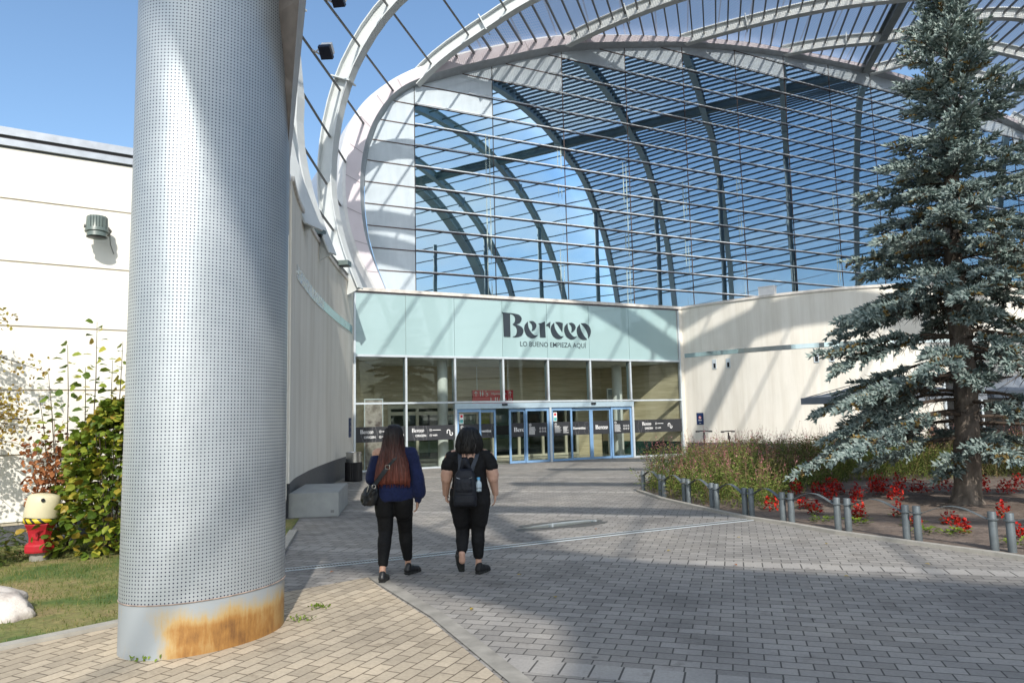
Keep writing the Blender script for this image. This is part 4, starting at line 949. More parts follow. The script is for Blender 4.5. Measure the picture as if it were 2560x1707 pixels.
shadow_panel([(-1.3, 16.2), (-0.95, 16.2), (-0.25, 12.6), (0.62, 9.5), (-0.12, 9.95), (-0.75, 12.6)], 17.6)
# clad ring beam resting on the column
CX, CY, CA, CB, CT = -2.50, 5.97, 0.661, 0.471, R(54.56)
aR = min(np.linspace(8, 30, 900), key=lambda a: abs(sn(VP(a, 6.4))[0] - (-2.2)))
path = [VP(a, 6.4) for a in np.linspace(aR, ARC - .01, 60)]
mb = MB(); mb.sweep([(-.5, -.4), (.5, -.4), (.5, .4), (-.5, .4)], path, lambda i: np.cross(DN, path[min(i + 1, 59)] - path[max(i - 1, 0)])); mb.build('ring_beam', plain('clad_beam_grey', (.50, .52, .52), .5), can)
# floodlights hung on the rods
M['flood_dark'] = plain('dark_floodlight_glass', (.018, .02, .035), .2)
def on_rod(Dx, Dy):
    best = None
    for i, (p, q) in rods.items():
        for t_ in np.linspace(0, 1, 400):
            x = p + (q - p) * t_; v = x - CAMP; f = v @ FWD
            if f < 1: continue
            px = (1280 + 1801.3 * (v @ RTV) / f) / 1.08844; py = (853.5 - 1801.3 * (v @ UPV) / f) / 1.08844
            d = math.hypot(px - Dx, py - Dy)
            if best is None or d < best[0]: best = (d, x, (q - p) / np.linalg.norm(q - p))
    return best[1], best[2]
for Dx, Dy, lab in ((726, 14, 'upper dark faced floodlight on a canopy rod, at the top picture edge'), (756, 92, 'lower floodlight with dark face hung on a canopy rod beside the column')):
    x, t_ = on_rod(Dx, Dy)
    o = thing('floodlight', x, lab, 'floodlight', 'floodlights on the canopy rods')
    side = np.cross(t_, Z_); side /= np.linalg.norm(side)
    if side @ RTV < 0: side = -side
    c0 = x + side * .40 - Z_ * .02
    dn_ = (-Z_ * .75 - DN * .5 ); dn_ /= np.linalg.norm(dn_); ax_ = np.cross(dn_, side); ax_ /= np.linalg.norm(ax_)
    mb = MB(); mb.box(c0 - side * .17 - ax_ * .2 - dn_ * .02, side * .34, ax_ * .40, dn_ * .12); mb.build('lamp_face', M['flood_dark'], o)
    mb = MB(); mb.box(c0 - side * .15 - ax_ * .16 - dn_ * .20, side * .30, ax_ * .32, dn_ * .178); mb.build('housing', M['rimwhite'], o)
    for k in (-.14, .14):
        mb = MB(); mb.tube([x + t_ * k, c0 + ax_ * k * .8 - side * .16], .025, 6); mb.build('arm', M['rimwhite'], o)
for (x, y, z), ang, lab in (((-4.92, 17.4, 6.30), R(80), 'grey floodlight box on top of the shaded wall at the foot of the second rib'), ((-5.02, 20.7, 6.24), R(84), 'small grey floodlight box on top of the shaded wall nearest the entrance')):
    o = thing('floodlight', (x, y, z), lab, 'floodlight', 'floodlights on the wall top')
    mb = MB(); mb.cbox((x + .16, y, z + .02), .16, .17, .07, ang); mb.build('housing', M['lampgreen'], o)
    mb = MB(); mb.cbox((x + .20, y, z - .058), .13, .14, .008, ang); mb.build('lens', M['black'], o)
    mb = MB(); mb.cbox((x - .05, y, z - .08), .05, .05, .06, ang); mb.build('bracket', M['rod_grey'], o)

# ------------------------------------------------------------------ perforated column
colm = thing('perforated_column', (CX, CY, 0), 'massive oval column clad in perforated silver metal with a rust stained base', 'column')
def col_pt(t, z, o=0.0):
    u, v = (CA + o) * math.cos(t), (CB + o) * math.sin(t)
    return np.array([CX + u * math.cos(CT) - v * math.sin(CT), CY + u * math.sin(CT) + v * math.cos(CT), z])
def col_mesh(z0, z1, o, n=160, nz=2):
    mb = MB(); vs, uv = [], []; per = [0.0]
    ps = [col_pt(2 * math.pi * i / n, 0, o) for i in range(n + 1)]
    for i in range(n): per.append(per[-1] + np.linalg.norm(ps[i + 1] - ps[i]))
    for k in range(nz):
        z = z0 + (z1 - z0) * k / (nz - 1)
        for i in range(n + 1): vs.append((ps[i][0], ps[i][1], z)); uv.append((per[i], z))
    mb.add(vs, [(k * (n + 1) + i, k * (n + 1) + i + 1, (k + 1) * (n + 1) + i + 1, (k + 1) * (n + 1) + i) for k in range(nz - 1) for i in range(n)]); mb.uv = uv; return mb
mt, ntm, b = nodes('perforated_silver_cladding'); uvn = nd(ntm, 'ShaderNodeUVMap'); sx = nd(ntm, 'ShaderNodeSeparateXYZ'); ntm.links.new(uvn.outputs[0], sx.inputs[0])
def cell(v, p): return mth(ntm, 'SUBTRACT', mth(ntm, 'FRACT', mth(ntm, 'DIVIDE', v, p)), 0.5)
PIT = .0275
rr_ = mth(ntm, 'SQRT', mth(ntm, 'ADD', mth(ntm, 'POWER', cell(sx.outputs[0], PIT), 2.0), mth(ntm, 'POWER', cell(sx.outputs[1], PIT), 2.0)))
dot = mth(ntm, 'LESS_THAN', rr_, .20)
pos = geopos(ntm); cloud = noise(ntm, pos, 1.3, 6, .65); sm = noise(ntm, pos, 7, 5, .7)
base = ramp(ntm, cloud, [(.3, (.40, .44, .465)), (.7, (.49, .525, .545))]); base = mix(ntm, 1.0, base, ramp(ntm, sm, [(.3, (.93, .93, .93)), (.7, (1.04, 1.04, 1.04))]), 'MULTIPLY')
seam = mth(ntm, 'LESS_THAN', mth(ntm, 'ABSOLUTE', mth(ntm, 'SUBTRACT', sx.outputs[0], 3.17)), .004)
base = mix(ntm, seam, base, (.30, .32, .34))
ntm.links.new(mix(ntm, dot, base, (.008, .010, .045)), b.inputs['Base Color'])
b.inputs['Metallic'].default_value = .55; ntm.links.new(ramp(ntm, sm, [(.3, (.40,) * 3), (.7, (.52,) * 3)]), b.inputs['Roughness'])
M['colperf'] = mt
col_mesh(.385, 15.2, 0.0).build('perforated_cladding', mt, colm, smooth=True)
mt, ntm, b = nodes('rust_stained_base'); pos = geopos(ntm); sxg = nd(ntm, 'ShaderNodeSeparateXYZ'); ntm.links.new(pos, sxg.inputs[0])
uvn = nd(ntm, 'ShaderNodeUVMap'); su = nd(ntm, 'ShaderNodeSeparateXYZ'); ntm.links.new(uvn.outputs[0], su.inputs[0])
r1 = noise(ntm, mapping(ntm, uvn.outputs[0], scale=(1.6, 1.3, 1)), 2.0, 6, .6); r2 = noise(ntm, mapping(ntm, uvn.outputs[0], scale=(14, 2.2, 1)), 2.2, 5, .7)
k_ = mth(ntm, 'ADD', mth(ntm, 'MULTIPLY', r1, .62), mth(ntm, 'MULTIPLY', r2, .38))
edge = nd(ntm, 'ShaderNodeMapRange'); edge.inputs[1].default_value = .385; edge.inputs[2].default_value = .20; ntm.links.new(sxg.outputs[2], edge.inputs[0])
clean = nd(ntm, 'ShaderNodeMapRange'); clean.inputs[1].default_value = 1.98; clean.inputs[2].default_value = 2.22; ntm.links.new(su.outputs[0], clean.inputs[0])
m_ = mth(ntm, 'MULTIPLY', mth(ntm, 'MULTIPLY', edge.outputs[0], clean.outputs[0]), .42)
k2 = mth(ntm, 'ADD', k_, mth(ntm, 'SUBTRACT', m_, .22))
ntm.links.new(ramp(ntm, k2, [(.33, (.33, .36, .38)), (.47, (.40, .35, .26)), (.57, (.46, .31, .13)), (.70, (.36, .18, .05)), (.84, (.17, .08, .03))]), b.inputs['Base Color'])
b.inputs['Metallic'].default_value = .12; b.inputs['Roughness'].default_value = .5
col_mesh(0.0, .385, -.004, nz=6).build('base_band', mt, colm, smooth=True)
mb = MB(); a = [col_pt(2 * math.pi * i / 96, .388, .001) for i in range(97)]; mb.tube(a, .004, 5); mb.build('base_joint', plain('rust_specked_joint', (.36, .27, .22), .7, scale=14, var=.6), colm)
# flared clad bracket growing out of the far side of the column
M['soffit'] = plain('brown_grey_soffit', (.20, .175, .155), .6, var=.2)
def rayp(Dx, Dy, dist):
    d = (Dx * 1.08844 - 1280) / 1801.3 * RTV - (Dy * 1.08844 - 853.5) / 1801.3 * UPV + FWD; return CAMP + d * dist
e0 = [rayp(664.5, 540, 6.75), rayp(666.5, 370, 6.7), rayp(684, 195, 6.6), rayp(703.5, 0, 6.45), rayp(735, -300, 6.25), rayp(790, -700, 6.0)]
e1 = [rayp(662, 540, 6.6), rayp(660, 370, 6.5), rayp(672, 195, 6.35), rayp(687, 0, 6.15), rayp(713, -300, 5.9), rayp(765, -700, 5.6)]
inn = [np.array([CX + .15, CY + .3, p[2] + .0]) for p in e1]
mb = MB(); vs = e0 + e1 + inn; n = len(e0)
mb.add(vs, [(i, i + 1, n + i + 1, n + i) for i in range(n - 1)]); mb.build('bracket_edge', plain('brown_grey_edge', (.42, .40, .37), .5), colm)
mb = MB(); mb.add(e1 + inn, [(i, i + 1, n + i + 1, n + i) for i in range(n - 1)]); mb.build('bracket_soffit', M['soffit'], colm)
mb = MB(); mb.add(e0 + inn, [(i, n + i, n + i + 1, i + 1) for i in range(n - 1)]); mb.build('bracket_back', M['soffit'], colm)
# ------------------------------------------------------------------ plant materials
def leaf_mat(name, stops, rough=.55, trans=.25):
    mt, nt, b = nodes(name); g = nd(nt, 'ShaderNodeNewGeometry')
    c = ramp(nt, g.outputs['Random Per Island'], stops); big = noise(nt, g.outputs['Position'], 1.6, 3)
    c = mix(nt, 1.0, c, ramp(nt, big, [(.3, (.78, .8, .8)), (.7, (1.18, 1.15, 1.1))]), 'MULTIPLY')
    nt.links.new(c, b.inputs['Base Color']); b.inputs['Roughness'].default_value = rough; b.inputs['Specular IOR Level'].default_value = .3
    tl = nd(nt, 'ShaderNodeBsdfTranslucent'); nt.links.new(c, tl.inputs[0]); mx = nd(nt, 'ShaderNodeMixShader'); mx.inputs[0].default_value = trans
    out = [n for n in nt.nodes if n.type == 'OUTPUT_MATERIAL'][0]; nt.links.new(b.outputs[0], mx.inputs[1]); nt.links.new(tl.outputs[0], mx.inputs[2]); nt.links.new(mx.outputs[0], out.inputs[0])
    return mt
M['spruce'] = leaf_mat('blue_spruce_needles', [(0, (.075, .12, .11)), (.3, (.16, .215, .205)), (.65, (.26, .325, .31)), (1, (.38, .45, .43))], .6, .08)
M['spruce_brown'] = leaf_mat('old_brown_needles', [(0, (.07, .055, .02)), (.5, (.17, .12, .04)), (1, (.26, .18, .06))], .8, .05)
M['bark'] = plain('grey_brown_bark', (.145, .12, .10), .95, var=.55, scale=9, bmp=.9, aniso=(1, 1, .45))
M['twig'] = plain('dry_twigs', (.065, .048, .036), .9, var=.4, scale=12)
M['hazel'] = leaf_mat('hazel_leaves', [(0, (.07, .12, .016)), (.35, (.14, .21, .028)), (.65, (.23, .29, .04)), (.88, (.40, .38, .05)), (1, (.38, .24, .05))], .45, .3)
M['darkleaf'] = leaf_mat('dark_green_leaves', [(0, (.03, .055, .012)), (.5, (.06, .10, .018)), (1, (.13, .13, .03))], .5, .25)
M['rustleaf'] = leaf_mat('russet_leaves', [(0, (.16, .05, .02)), (.5, (.33, .12, .045)), (1, (.48, .22, .10))], .7, .25)
M['yellowleaf'] = leaf_mat('autumn_yellow_leaves', [(0, (.25, .16, .03)), (.5, (.46, .32, .06)), (1, (.40, .36, .09))], .6, .35)
M['gaura'] = leaf_mat('wispy_green_foliage', [(0, (.06, .09, .018)), (.4, (.15, .21, .045)), (.78, (.26, .31, .075)), (.93, (.26, .20, .085)), (1, (.28, .17, .13))], .7, .3)
M['gaura_dry'] = leaf_mat('olive_brown_foliage', [(0, (.04, .055, .014)), (.4, (.10, .12, .035)), (.75, (.17, .17, .06)), (1, (.22, .14, .08))], .8, .25)
M['pinkflower'] = leaf_mat('pink_florets', [(0, (.26, .07, .08)), (.5, (.52, .17, .21)), (1, (.72, .38, .40))], .6, .3)
M['redflower'] = leaf_mat('scarlet_flowers', [(0, (.22, .006, .008)), (.5, (.50, .014, .010)), (1, (.68, .045, .02))], .5, .2)
M['limeleaf'] = leaf_mat('fresh_green_leaves', [(0, (.10, .16, .02)), (1, (.25, .34, .05))], .5, .3)
def rnd_dir(r):
    z = r.uniform(-1, 1); a = r.uniform(0, 2 * math.pi); k = math.sqrt(1 - z * z); return np.array([k * math.cos(a), k * math.sin(a), z])
def perp(t):
    a = np.array([0, 0, 1.0]) if abs(t[2]) < .9 else np.array([1.0, 0, 0]); u = np.cross(t, a); u /= np.linalg.norm(u); return u, np.cross(t, u)
def leaf(mb, p, d, up, L, Wd, fold=.25):
    d = d / (np.linalg.norm(d) + 1e-9); s = np.cross(d, up); s /= np.linalg.norm(s) + 1e-9; nrm = np.cross(s, d)
    h1 = nrm * L * fold * .3; e = p + d * L - nrm * L * fold * .5; mdl = p + d * L * .5
    mb.add([p, p + d * L * .25 + s * Wd * .42 + h1 * .7, p + d * L * .62 + s * Wd * .46 + h1, e, p + d * L * .62 - s * Wd * .46 + h1, p + d * L * .25 - s * Wd * .42 + h1 * .7, mdl], [(0, 6, 1), (1, 6, 2), (2, 6, 3), (3, 6, 4), (4, 6, 5), (5, 6, 0)])
def spike(mb, p, d, L, w):
    u, v = perp(d)
    mb.add([p + u * w * .5, p - u * w * .25 + v * w * .43, p - u * w * .25 - v * w * .43, p + d * L, p + d * L * .45 + u * w, p + d * L * .45 - u * w * .5 + v * w * .86, p + d * L * .45 - u * w * .5 - v * w * .86],
           [(0, 1, 5, 4), (1, 2, 6, 5), (2, 0, 4, 6), (4, 5, 3), (5, 6, 3), (6, 4, 3)])

# ------------------------------------------------------------------ blue spruce
TB, TT = np.array([7.90, 12.82, 0.0]), np.array([8.13, 12.62, 9.75])
spr = thing('spruce_tree', TB, 'tall blue spruce with silvery needles standing in the flower bed behind the railing', 'tree')
r_ = random.Random(5)
def trunk_c(z):
    t = z / 9.75; return TB + (TT - TB) * t + np.array([.05 * math.sin(z * 1.1), .04 * math.cos(z * 1.4), 0]) * (1 - t)
mb = MB(); zz = np.linspace(0, 9.7, 60); seg = 16; vs = []
for z in zz:
    r0 = .205 * (1 - z / 9.9) ** .8 + .012 + .07 * math.exp(-z * 7); c = trunk_c(z)
    for j in range(seg):
        a = 2 * math.pi * j / seg; rr = r0 * (1 + .16 * mnoise.noise(Vector((math.cos(a) * 2.2, math.sin(a) * 2.2, z * 1.6))) + .10 * mnoise.noise(Vector((math.cos(a) * 6, math.sin(a) * 6, z * 6))))
        vs.append((c[0] + rr * math.cos(a), c[1] + rr * math.sin(a), z))
mb.add(vs, [(i * seg + j, i * seg + (j + 1) % seg, (i + 1) * seg + (j + 1) % seg, (i + 1) * seg + j) for i in range(len(zz) - 1) for j in range(seg)]); mb.build('trunk', M['bark'], spr, smooth=True)
limb, twg, crown, brown = MB(), MB(), MB(), MB()
def prof(z):     # reach of the branches at height z
    return np.interp(z, [1.0, 1.5, 2.1, 2.8, 3.7, 4.6, 5.6, 6.5, 7.4, 8.3, 9.1, 9.7], [2.0, 2.95, 2.55, 2.25, 2.05, 1.78, 1.45, 1.10, .78, .54, .32, .10])
def foliage(p, t, L, dens_, mbx, sl=.105):
    n = max(3, int(L * dens_)); u, v = perp(t)
    for i in range(n):
        k = (i + r_.random()) / n; a = r_.uniform(0, 2 * math.pi); c = p + t * L * k
        d = t * r_.uniform(.55, 1.0) + (u * math.cos(a) + v * math.sin(a)) * r_.uniform(.5, .95) + Z_ * .32; d /= np.linalg.norm(d)
        spike(mbx, c, d, sl * r_.uniform(.6, 1.2), r_.uniform(.015, .025))
    spike(mbx, p + t * L * .96, t, sl * 1.1, .018)
def branch(z0, az, Lb, low):
    o = trunk_c(z0); h = np.array([math.cos(az), math.sin(az), 0]); rise = np.interp(z0, [1, 3, 6, 9.5], [.12, .05, .30, .9]) + r_.uniform(-.10, .10)
    droop = np.interp(z0, [1, 4, 9], [.36, .34, .10]) * r_.uniform(.7, 1.3); pts = []
    for i in range(9):
        k = i / 8; pts.append(o + h * Lb * k + Z_ * (rise * Lb * k - droop * Lb * k * k * 1.1 + .22 * Lb * max(0, k - .55) ** 1.5) + np.array([mnoise.noise(Vector((z0 * 3, az, k * 3))), mnoise.noise(Vector((az, z0 * 3 + 9, k * 3))), 0]) * .10 * Lb * k)
    limb.tube(pts, [max(.006, .045 * (1 - z0 / 11) * (1 - .85 * i / 8)) for i in range(9)], 5)
    pa = np.array(pts)
    def at(k):
        f = k * 8; i = min(7, int(f)); return pa[i] + (pa[i + 1] - pa[i]) * (f - i), (pa[i + 1] - pa[i]) / np.linalg.norm(pa[i + 1] - pa[i])
    start = (.30 if z0 < 3.2 else .14) if low else .06
    nt_ = int(7 + Lb * 12)
    for i in range(nt_):
        k = start + (1 - start) * (i + r_.random()) / nt_; p, t = at(min(k, .99)); sd = np.cross(t, Z_); sd /= np.linalg.norm(sd); sgn = 1 if i % 2 else -1
        d = t * r_.uniform(.5, .9) + sd * sgn * r_.uniform(.4, .9) + Z_ * r_.uniform(-.35, .25); d /= np.linalg.norm(d)
        tl = np.interp(k, [.15, .5, .8, 1], [.30, .46, .34, .2]) * min(1.0, .35 + Lb * .42) * r_.uniform(.6, 1.25)
        if r_.random() < (.16 if low else .07): foliage(p, d, tl, 34, brown, .08)
        else: foliage(p, d, tl, 58, crown)
        twg.tube([p, p + d * tl], [.006, .003], 3)
        if r_.random() < .55 and tl > .2:
            d2 = d + sd * sgn * .5 + Z_ * r_.uniform(-.6, .1); d2 /= np.linalg.norm(d2); q = p + d * tl * .4; foliage(q, d2, tl * .55, 56, crown)
    p, t = at(.93); foliage(p, t, .16 + .1 * Lb, 60, crown)
    # bare dead twigs on the inner part
    if low:
        for i in range(int(10 + Lb * 9)):
            k = r_.uniform(.05, .75); p, t = at(k); d = rnd_dir(r_); d[2] = -abs(d[2]) * .9 if r_.random() < .75 else d[2]; d = d + t * .5; d /= np.linalg.norm(d); L = r_.uniform(.12, .42); u, v = perp(d)
            m_ = p + d * L * .5 + u * r_.uniform(-.04, .04); twg.tube([p, m_, p + d * L], [.006, .005, .002], 3)
            for q in range(2):
                d3 = d + rnd_dir(r_) * .8; d3 /= np.linalg.norm(d3); twg.tube([m_, m_ + d3 * L * .4], [.004, .002], 3)
z = 1.05; az0 = 0.0
while z < 9.55:
    nb = 4 if z < 2.6 else (7 if z < 7.5 else 6); az0 += 1.1
    for i in range(nb):
        az = az0 + 2 * math.pi * i / nb + r_.uniform(-.3, .3); L = prof(z) * r_.uniform(.72, 1.08)
        if 2.2 < z < 4.0 and r_.random() < .22: L *= .55
        if r_.random() < .15: continue
        if r_.random() < .18: L *= 1.18
        branch(z + r_.uniform(-.14, .14), az, L, z < 5.2)
    z += np.interp(z, [1, 3, 6, 9], [.42, .36, .30, .20])
# the long low branches that reach left over the bed, and short shoots on the trunk
VL = -RTV * np.array([1, 1, 0]); VL /= np.linalg.norm(VL); azL = math.atan2(VL[1], VL[0])
branch(1.62, azL - .10, 3.0, True); branch(2.25, azL + .25, 2.55, True); branch(1.95, azL - .5, 2.3, True); branch(2.9, azL + .05, 2.3, True); branch(3.6, azL - .2, 2.05, True)
branch(1.5, azL + math.pi - .2, 1.7, True); branch(1.15, azL + math.pi + .3, 1.2, False); branch(.85, azL + .6, .8, False); branch(.62, azL + .2, .55, False)
for i in range(16):
    a = r_.uniform(0, 6.28); zt = r_.uniform(8.6, 9.7); foliage(trunk_c(zt), np.array([math.cos(a) * .5, math.sin(a) * .5, .75]), .25, 60, crown)
foliage(trunk_c(9.5), Z_, .5, 70, crown)
limb.build('limbs', M['twig'], spr); twg.build('dead_twigs', M['twig'], spr); crown.build('crown', M['spruce'], spr); brown.build('brown_needles', M['spruce_brown'], spr)

# ------------------------------------------------------------------ flower bed
bedpoly = [(2.70, 16.1), (2.90, 14.44), (3.18, 13.4), (3.43, 12.45), (3.68, 11.62), (4.0, 11.02), (4.39, 10.07), (4.91, 9.22), (5.44, 8.39), (6.0, 7.3), (7.5, 5.6), (16, 5), (22, 14), (19, 22), (10, 23.5), (5.0, 20.5), (3.2, 18.2)]
mt, ntm, b = nodes('brown_weed_fabric'); pos = geopos(ntm); f = noise(ntm, pos, 2.2, 6, .65)
ntm.links.new(ramp(ntm, f, [(.3, (.115, .085, .065)), (.6, (.175, .135, .11)), (.8, (.24, .20, .165))]), b.inputs['Base Color']); b.inputs['Roughness'].default_value = .9; bump(ntm, b, noise(ntm, pos, 3.0, 5, .6), 1.0, .12)
sheet('flower_bed_soil', bedpoly, 0.014, mt)
kb = bedpoly[:11]; mb = MB(); mb.sweep([(-.05, .0), (.05, .0), (.05, .045), (-.05, .045)], [(x, y, 0) for x, y in kb], (0, 0, 1)); tag(mb.build('bed_kerb', M['kerb']), kind='structure')
def inpoly(x, y, pl):
    c = False
    for i in range(len(pl)):
        (x1, y1), (x2, y2) = pl[i - 1], pl[i]
        if (y1 > y) != (y2 > y) and x < (x2 - x1) * (y - y1) / (y2 - y1) + x1: c = not c
    return c
SHR = [(2.85, 16.0), (2.98, 14.75), (3.55, 12.95), (3.95, 12.35), (4.5, 12.85), (5.1, 13.95), (6.63, 16.0), (8.0, 17.0), (9.4, 17.2), (10.6, 17.1), (14.5, 16.6), (16, 19.8), (13, 22.3), (10, 22.6), (5.2, 20.0), (3.4, 18.0)]
ga, gd, fl, stk = MB(), MB(), MB(), MB(); g_ = random.Random(3); cnt = 0
while cnt < 3000:
    x, y = g_.uniform(2.8, 16), g_.uniform(12.3, 22.6)
    if not inpoly(x, y, SHR): continue
    cnt += 1
    clump = mnoise.noise(Vector((x * .9, y * .9, 3.1)))
    edge_ = min(math.hypot(x - a, y - b_) for a, b_ in SHR[:7])
    H = (.62 + .34 * clump) * min(1.0, .45 + edge_ * .5) + g_.uniform(-.08, .16)
    if y > 17: H += .14
    dry = mnoise.noise(Vector((x * .5 + 7, y * .5, 0))) + (x - 8.0) * .10 > .14
    mbx = gd if dry else ga; p0 = np.array([x, y, 0.0]); lean = np.array([g_.gauss(0, .36), g_.gauss(0, .36), 1.0])
    tip = p0 + lean * H
    mbx.tube([p0, p0 + lean * H * .5 + np.array([g_.gauss(0, .02), g_.gauss(0, .02), 0]), tip], [.005, .004, .002], 3)
    for k in range(20):
        h = g_.random() ** .9 * 1.0; p = p0 + lean * H * h; a = g_.uniform(0, 6.28); d = np.array([math.cos(a), math.sin(a), g_.uniform(-.1, .9)]); leaf(mbx, p + d * g_.uniform(0, .14), d, Z_ + rnd_dir(g_) * .7, g_.uniform(.045, .11), g_.uniform(.014, .032))
    nf = g_.choice((0, 2, 4, 6)) if not dry else g_.choice((0, 0, 0, 1, 2))
    # wiry flower stalks rising over the leaves
    if nf:
        d = np.array([g_.gauss(0, .3), g_.gauss(0, .3), 1.0]); L = g_.uniform(.10, .34); q = tip + d * L; stk.tube([tip - lean * .1, q], [.0024, .0016], 3)
        for k in range(nf + 1):
            c = tip + d * L * g_.uniform(.1, 1) + rnd_dir(g_) * .025
            for m_ in range(1): leaf(fl, c, rnd_dir(g_), Z_, g_.uniform(.016, .032), g_.uniform(.014, .024))
o = ga.build('flowering_shrubbery', M['gaura']); tag(o, 'wispy green perennials filling the flower bed', 'flowering plants', kind='stuff')
o = gd.build('dry_shrubbery', M['gaura_dry']); tag(o, 'olive brown wispy perennials further back in the flower bed', 'flowering plants', kind='stuff')
o = stk.build('flower_stalks', plain('russet_stalks', (.20, .10, .075), .8, var=.3)); tag(o, 'thin russet stalks rising over the bed', 'flowers', kind='stuff')
o = fl.build('pink_flowers', M['pinkflower']); tag(o, 'small pink florets on wiry stalks over the bed', 'flowers', kind='stuff')
REDP = [(4.36, 12.5), (5.44, 14.19), (4.94, 12.62), (4.83, 11.86), (5.98, 14.52), (5.72, 13.32), (6.46, 14.73), (6.38, 13.72), (5.61, 12.07), (5.21, 11.18), (7.01, 14.3), (7.57, 15.14), (7.03, 13.59), (7.91, 15.07), (7.77, 14.15), (5.91, 11.34), (5.67, 10.52), (8.45, 14.48), (6.25, 10.59), (5.96, 9.89), (8.93, 14.05), (9.35, 13.96), (9.99, 14.6), (7.34, 11.1), (6.38, 9.3), (6.3, 14.61), (7.23, 14.6)]
PLAB = 'scarlet leafy bedding plant growing in the brown weed fabric'
for i, (x, y) in enumerate(REDP):
    far = y > 13; H = g_.uniform(.30, .46) if far else g_.uniform(.18, .28); Rr = g_.uniform(.12, .20) if far else g_.uniform(.09, .14)
    t = thing('bedding_plant', (x, y, 0), PLAB, 'bedding plant', 'red bedding plants in the flower bed')
    a, b_ = MB(), MB()
    for k in range(120 if far else 80):
        an = g_.uniform(0, 6.28); rr = Rr * math.sqrt(g_.random()); h = H * g_.uniform(.25, 1.0) * (1 - .45 * (rr / Rr) ** 2); p = np.array([x + rr * math.cos(an), y + rr * math.sin(an), h]); d = rnd_dir(g_); leaf(a, p, d, Z_, g_.uniform(.035, .065), g_.uniform(.03, .05))
    for k in range(26):
        an = g_.uniform(0, 6.28); rr = Rr * g_.uniform(.2, 1.15); p = np.array([x + rr * math.cos(an), y + rr * math.sin(an), g_.uniform(.02, H * .45)]); d = np.array([math.cos(an), math.sin(an), .3]); leaf(b_, p, d, Z_, g_.uniform(.04, .07), g_.uniform(.03, .05))
    a.build('red_leaves', M['redflower'], t); b_.build('green_leaves', M['limeleaf'] if not far else M['rustleaf'], t)
# low weeds at the bed edge
for i, (x, y, lab) in enumerate(((4.62, 11.1, 'low green weed by the left end of the open bare soil'), (5.0, 10.75, 'low green weed between two railing posts on bare soil'), (5.75, 9.7, 'broad green weed on the soil behind the rightmost full railing panel'), (6.0, 8.85, 'broad green weed at the right edge of the flower bed'), (5.45, 9.9, 'small bright green weed under the red plant by the posts'))):
    a = MB()
    for k in range(46):
        an = g_.uniform(0, 6.28); rr = .17 * math.sqrt(g_.random()); p = np.array([x + rr * math.cos(an), y + rr * math.sin(an), g_.uniform(.02, .09)]); leaf(a, p, np.array([math.cos(an), math.sin(an), .4]), Z_, g_.uniform(.04, .085), g_.uniform(.03, .05))
    tag(a.build('weed', M['limeleaf']), lab, 'weed', 'weeds in the flower bed')

# ------------------------------------------------------------------ plants in front of the panel wall
def shoot_leaves(mb, p0, p1, n, sz, bend=.05, stem=None, r=g_):
    t = p1 - p0; L = np.linalg.norm(t); t /= L; u, v = perp(t)
    for i in range(n):
        k = (i + .3 + r.random() * .4) / n; a = i * 2.4 + r.random(); c = p0 + t * L * k; d = (u * math.cos(a) + v * math.sin(a)) + t * .3 - Z_ * .15
        c2 = c + d * .05; leaf(mb, c2, d, Z_ + rnd_dir(r) * .9 - np.array([.1, .5, 0]), sz * r.uniform(.7, 1.25), sz * r.uniform(.65, .95))
    if stem is not None: stem.tube([p0, (p0 + p1) / 2 + u * bend * L * .3, p1], [.009, .007, .003], 4)
bush = thing('hazel_bush', (-5.55, 10.0, 0), 'tall leafy green bush turning yellow, with upright shoots, beside the perforated column', 'bush')
lv, st = MB(), MB(); h_ = random.Random(12)
for i in range(3400):
    a = h_.uniform(0, 6.28); k = h_.random() ** .38; zz_ = h_.random() ** .85 * 2.0
    R0 = np.interp(zz_, [0, .35, .9, 1.4, 1.75, 2.0], [.70, .82, .76, .52, .34, .16]) * (1 + .38 * mnoise.noise(Vector((math.cos(a) * 1.5, math.sin(a) * 1.5, zz_ * 1.6))))
    p = np.array([-5.42 + R0 * k * math.cos(a) * 1.12, 10.05 + R0 * k * math.sin(a), zz_ + .04]); d = np.array([math.cos(a), math.sin(a), h_.uniform(-.7, .5)]) + rnd_dir(h_) * .6
    leaf(lv, p, d, Z_ + rnd_dir(h_) * .8, h_.uniform(.085, .15), h_.uniform(.075, .125))
for (x, y, zt, lx) in ((-5.72, 9.85, 3.12, .0), (-5.98, 9.75, 2.80, -.12), (-5.48, 9.95, 2.85, .12), (-6.15, 9.8, 2.42, -.3), (-5.6, 10.0, 2.6, .05), (-5.3, 10.1, 2.45, .2), (-5.85, 9.9, 2.5, -.06), (-6.3, 9.9, 2.15, -.35), (-5.15, 10.2, 2.3, .1)):
    p0 = np.array([x, y, .9]); p1 = np.array([x + lx * .6, y, zt]); shoot_leaves(lv, p0 + (p1 - p0) * .3, p1, int((zt - 1.2) * 15), .125, stem=st, r=h_)
for i in range(16):
    a = h_.uniform(0, 6.28); st.tube([np.array([-5.5 + .12 * math.cos(a), 10 + .12 * math.sin(a), 0]), np.array([-5.5 + .5 * math.cos(a), 10 + .5 * math.sin(a), 1.6])], [.014, .006], 5)
lv.build('leaves', M['hazel'], bush); st.build('stems', M['twig'], bush)
dry = thing('dry_shrub', (-6.35, 9.9, 0), 'thin half bare shrub with russet leaves between the bush and the panel wall', 'shrub'); lv, st = MB(), MB()
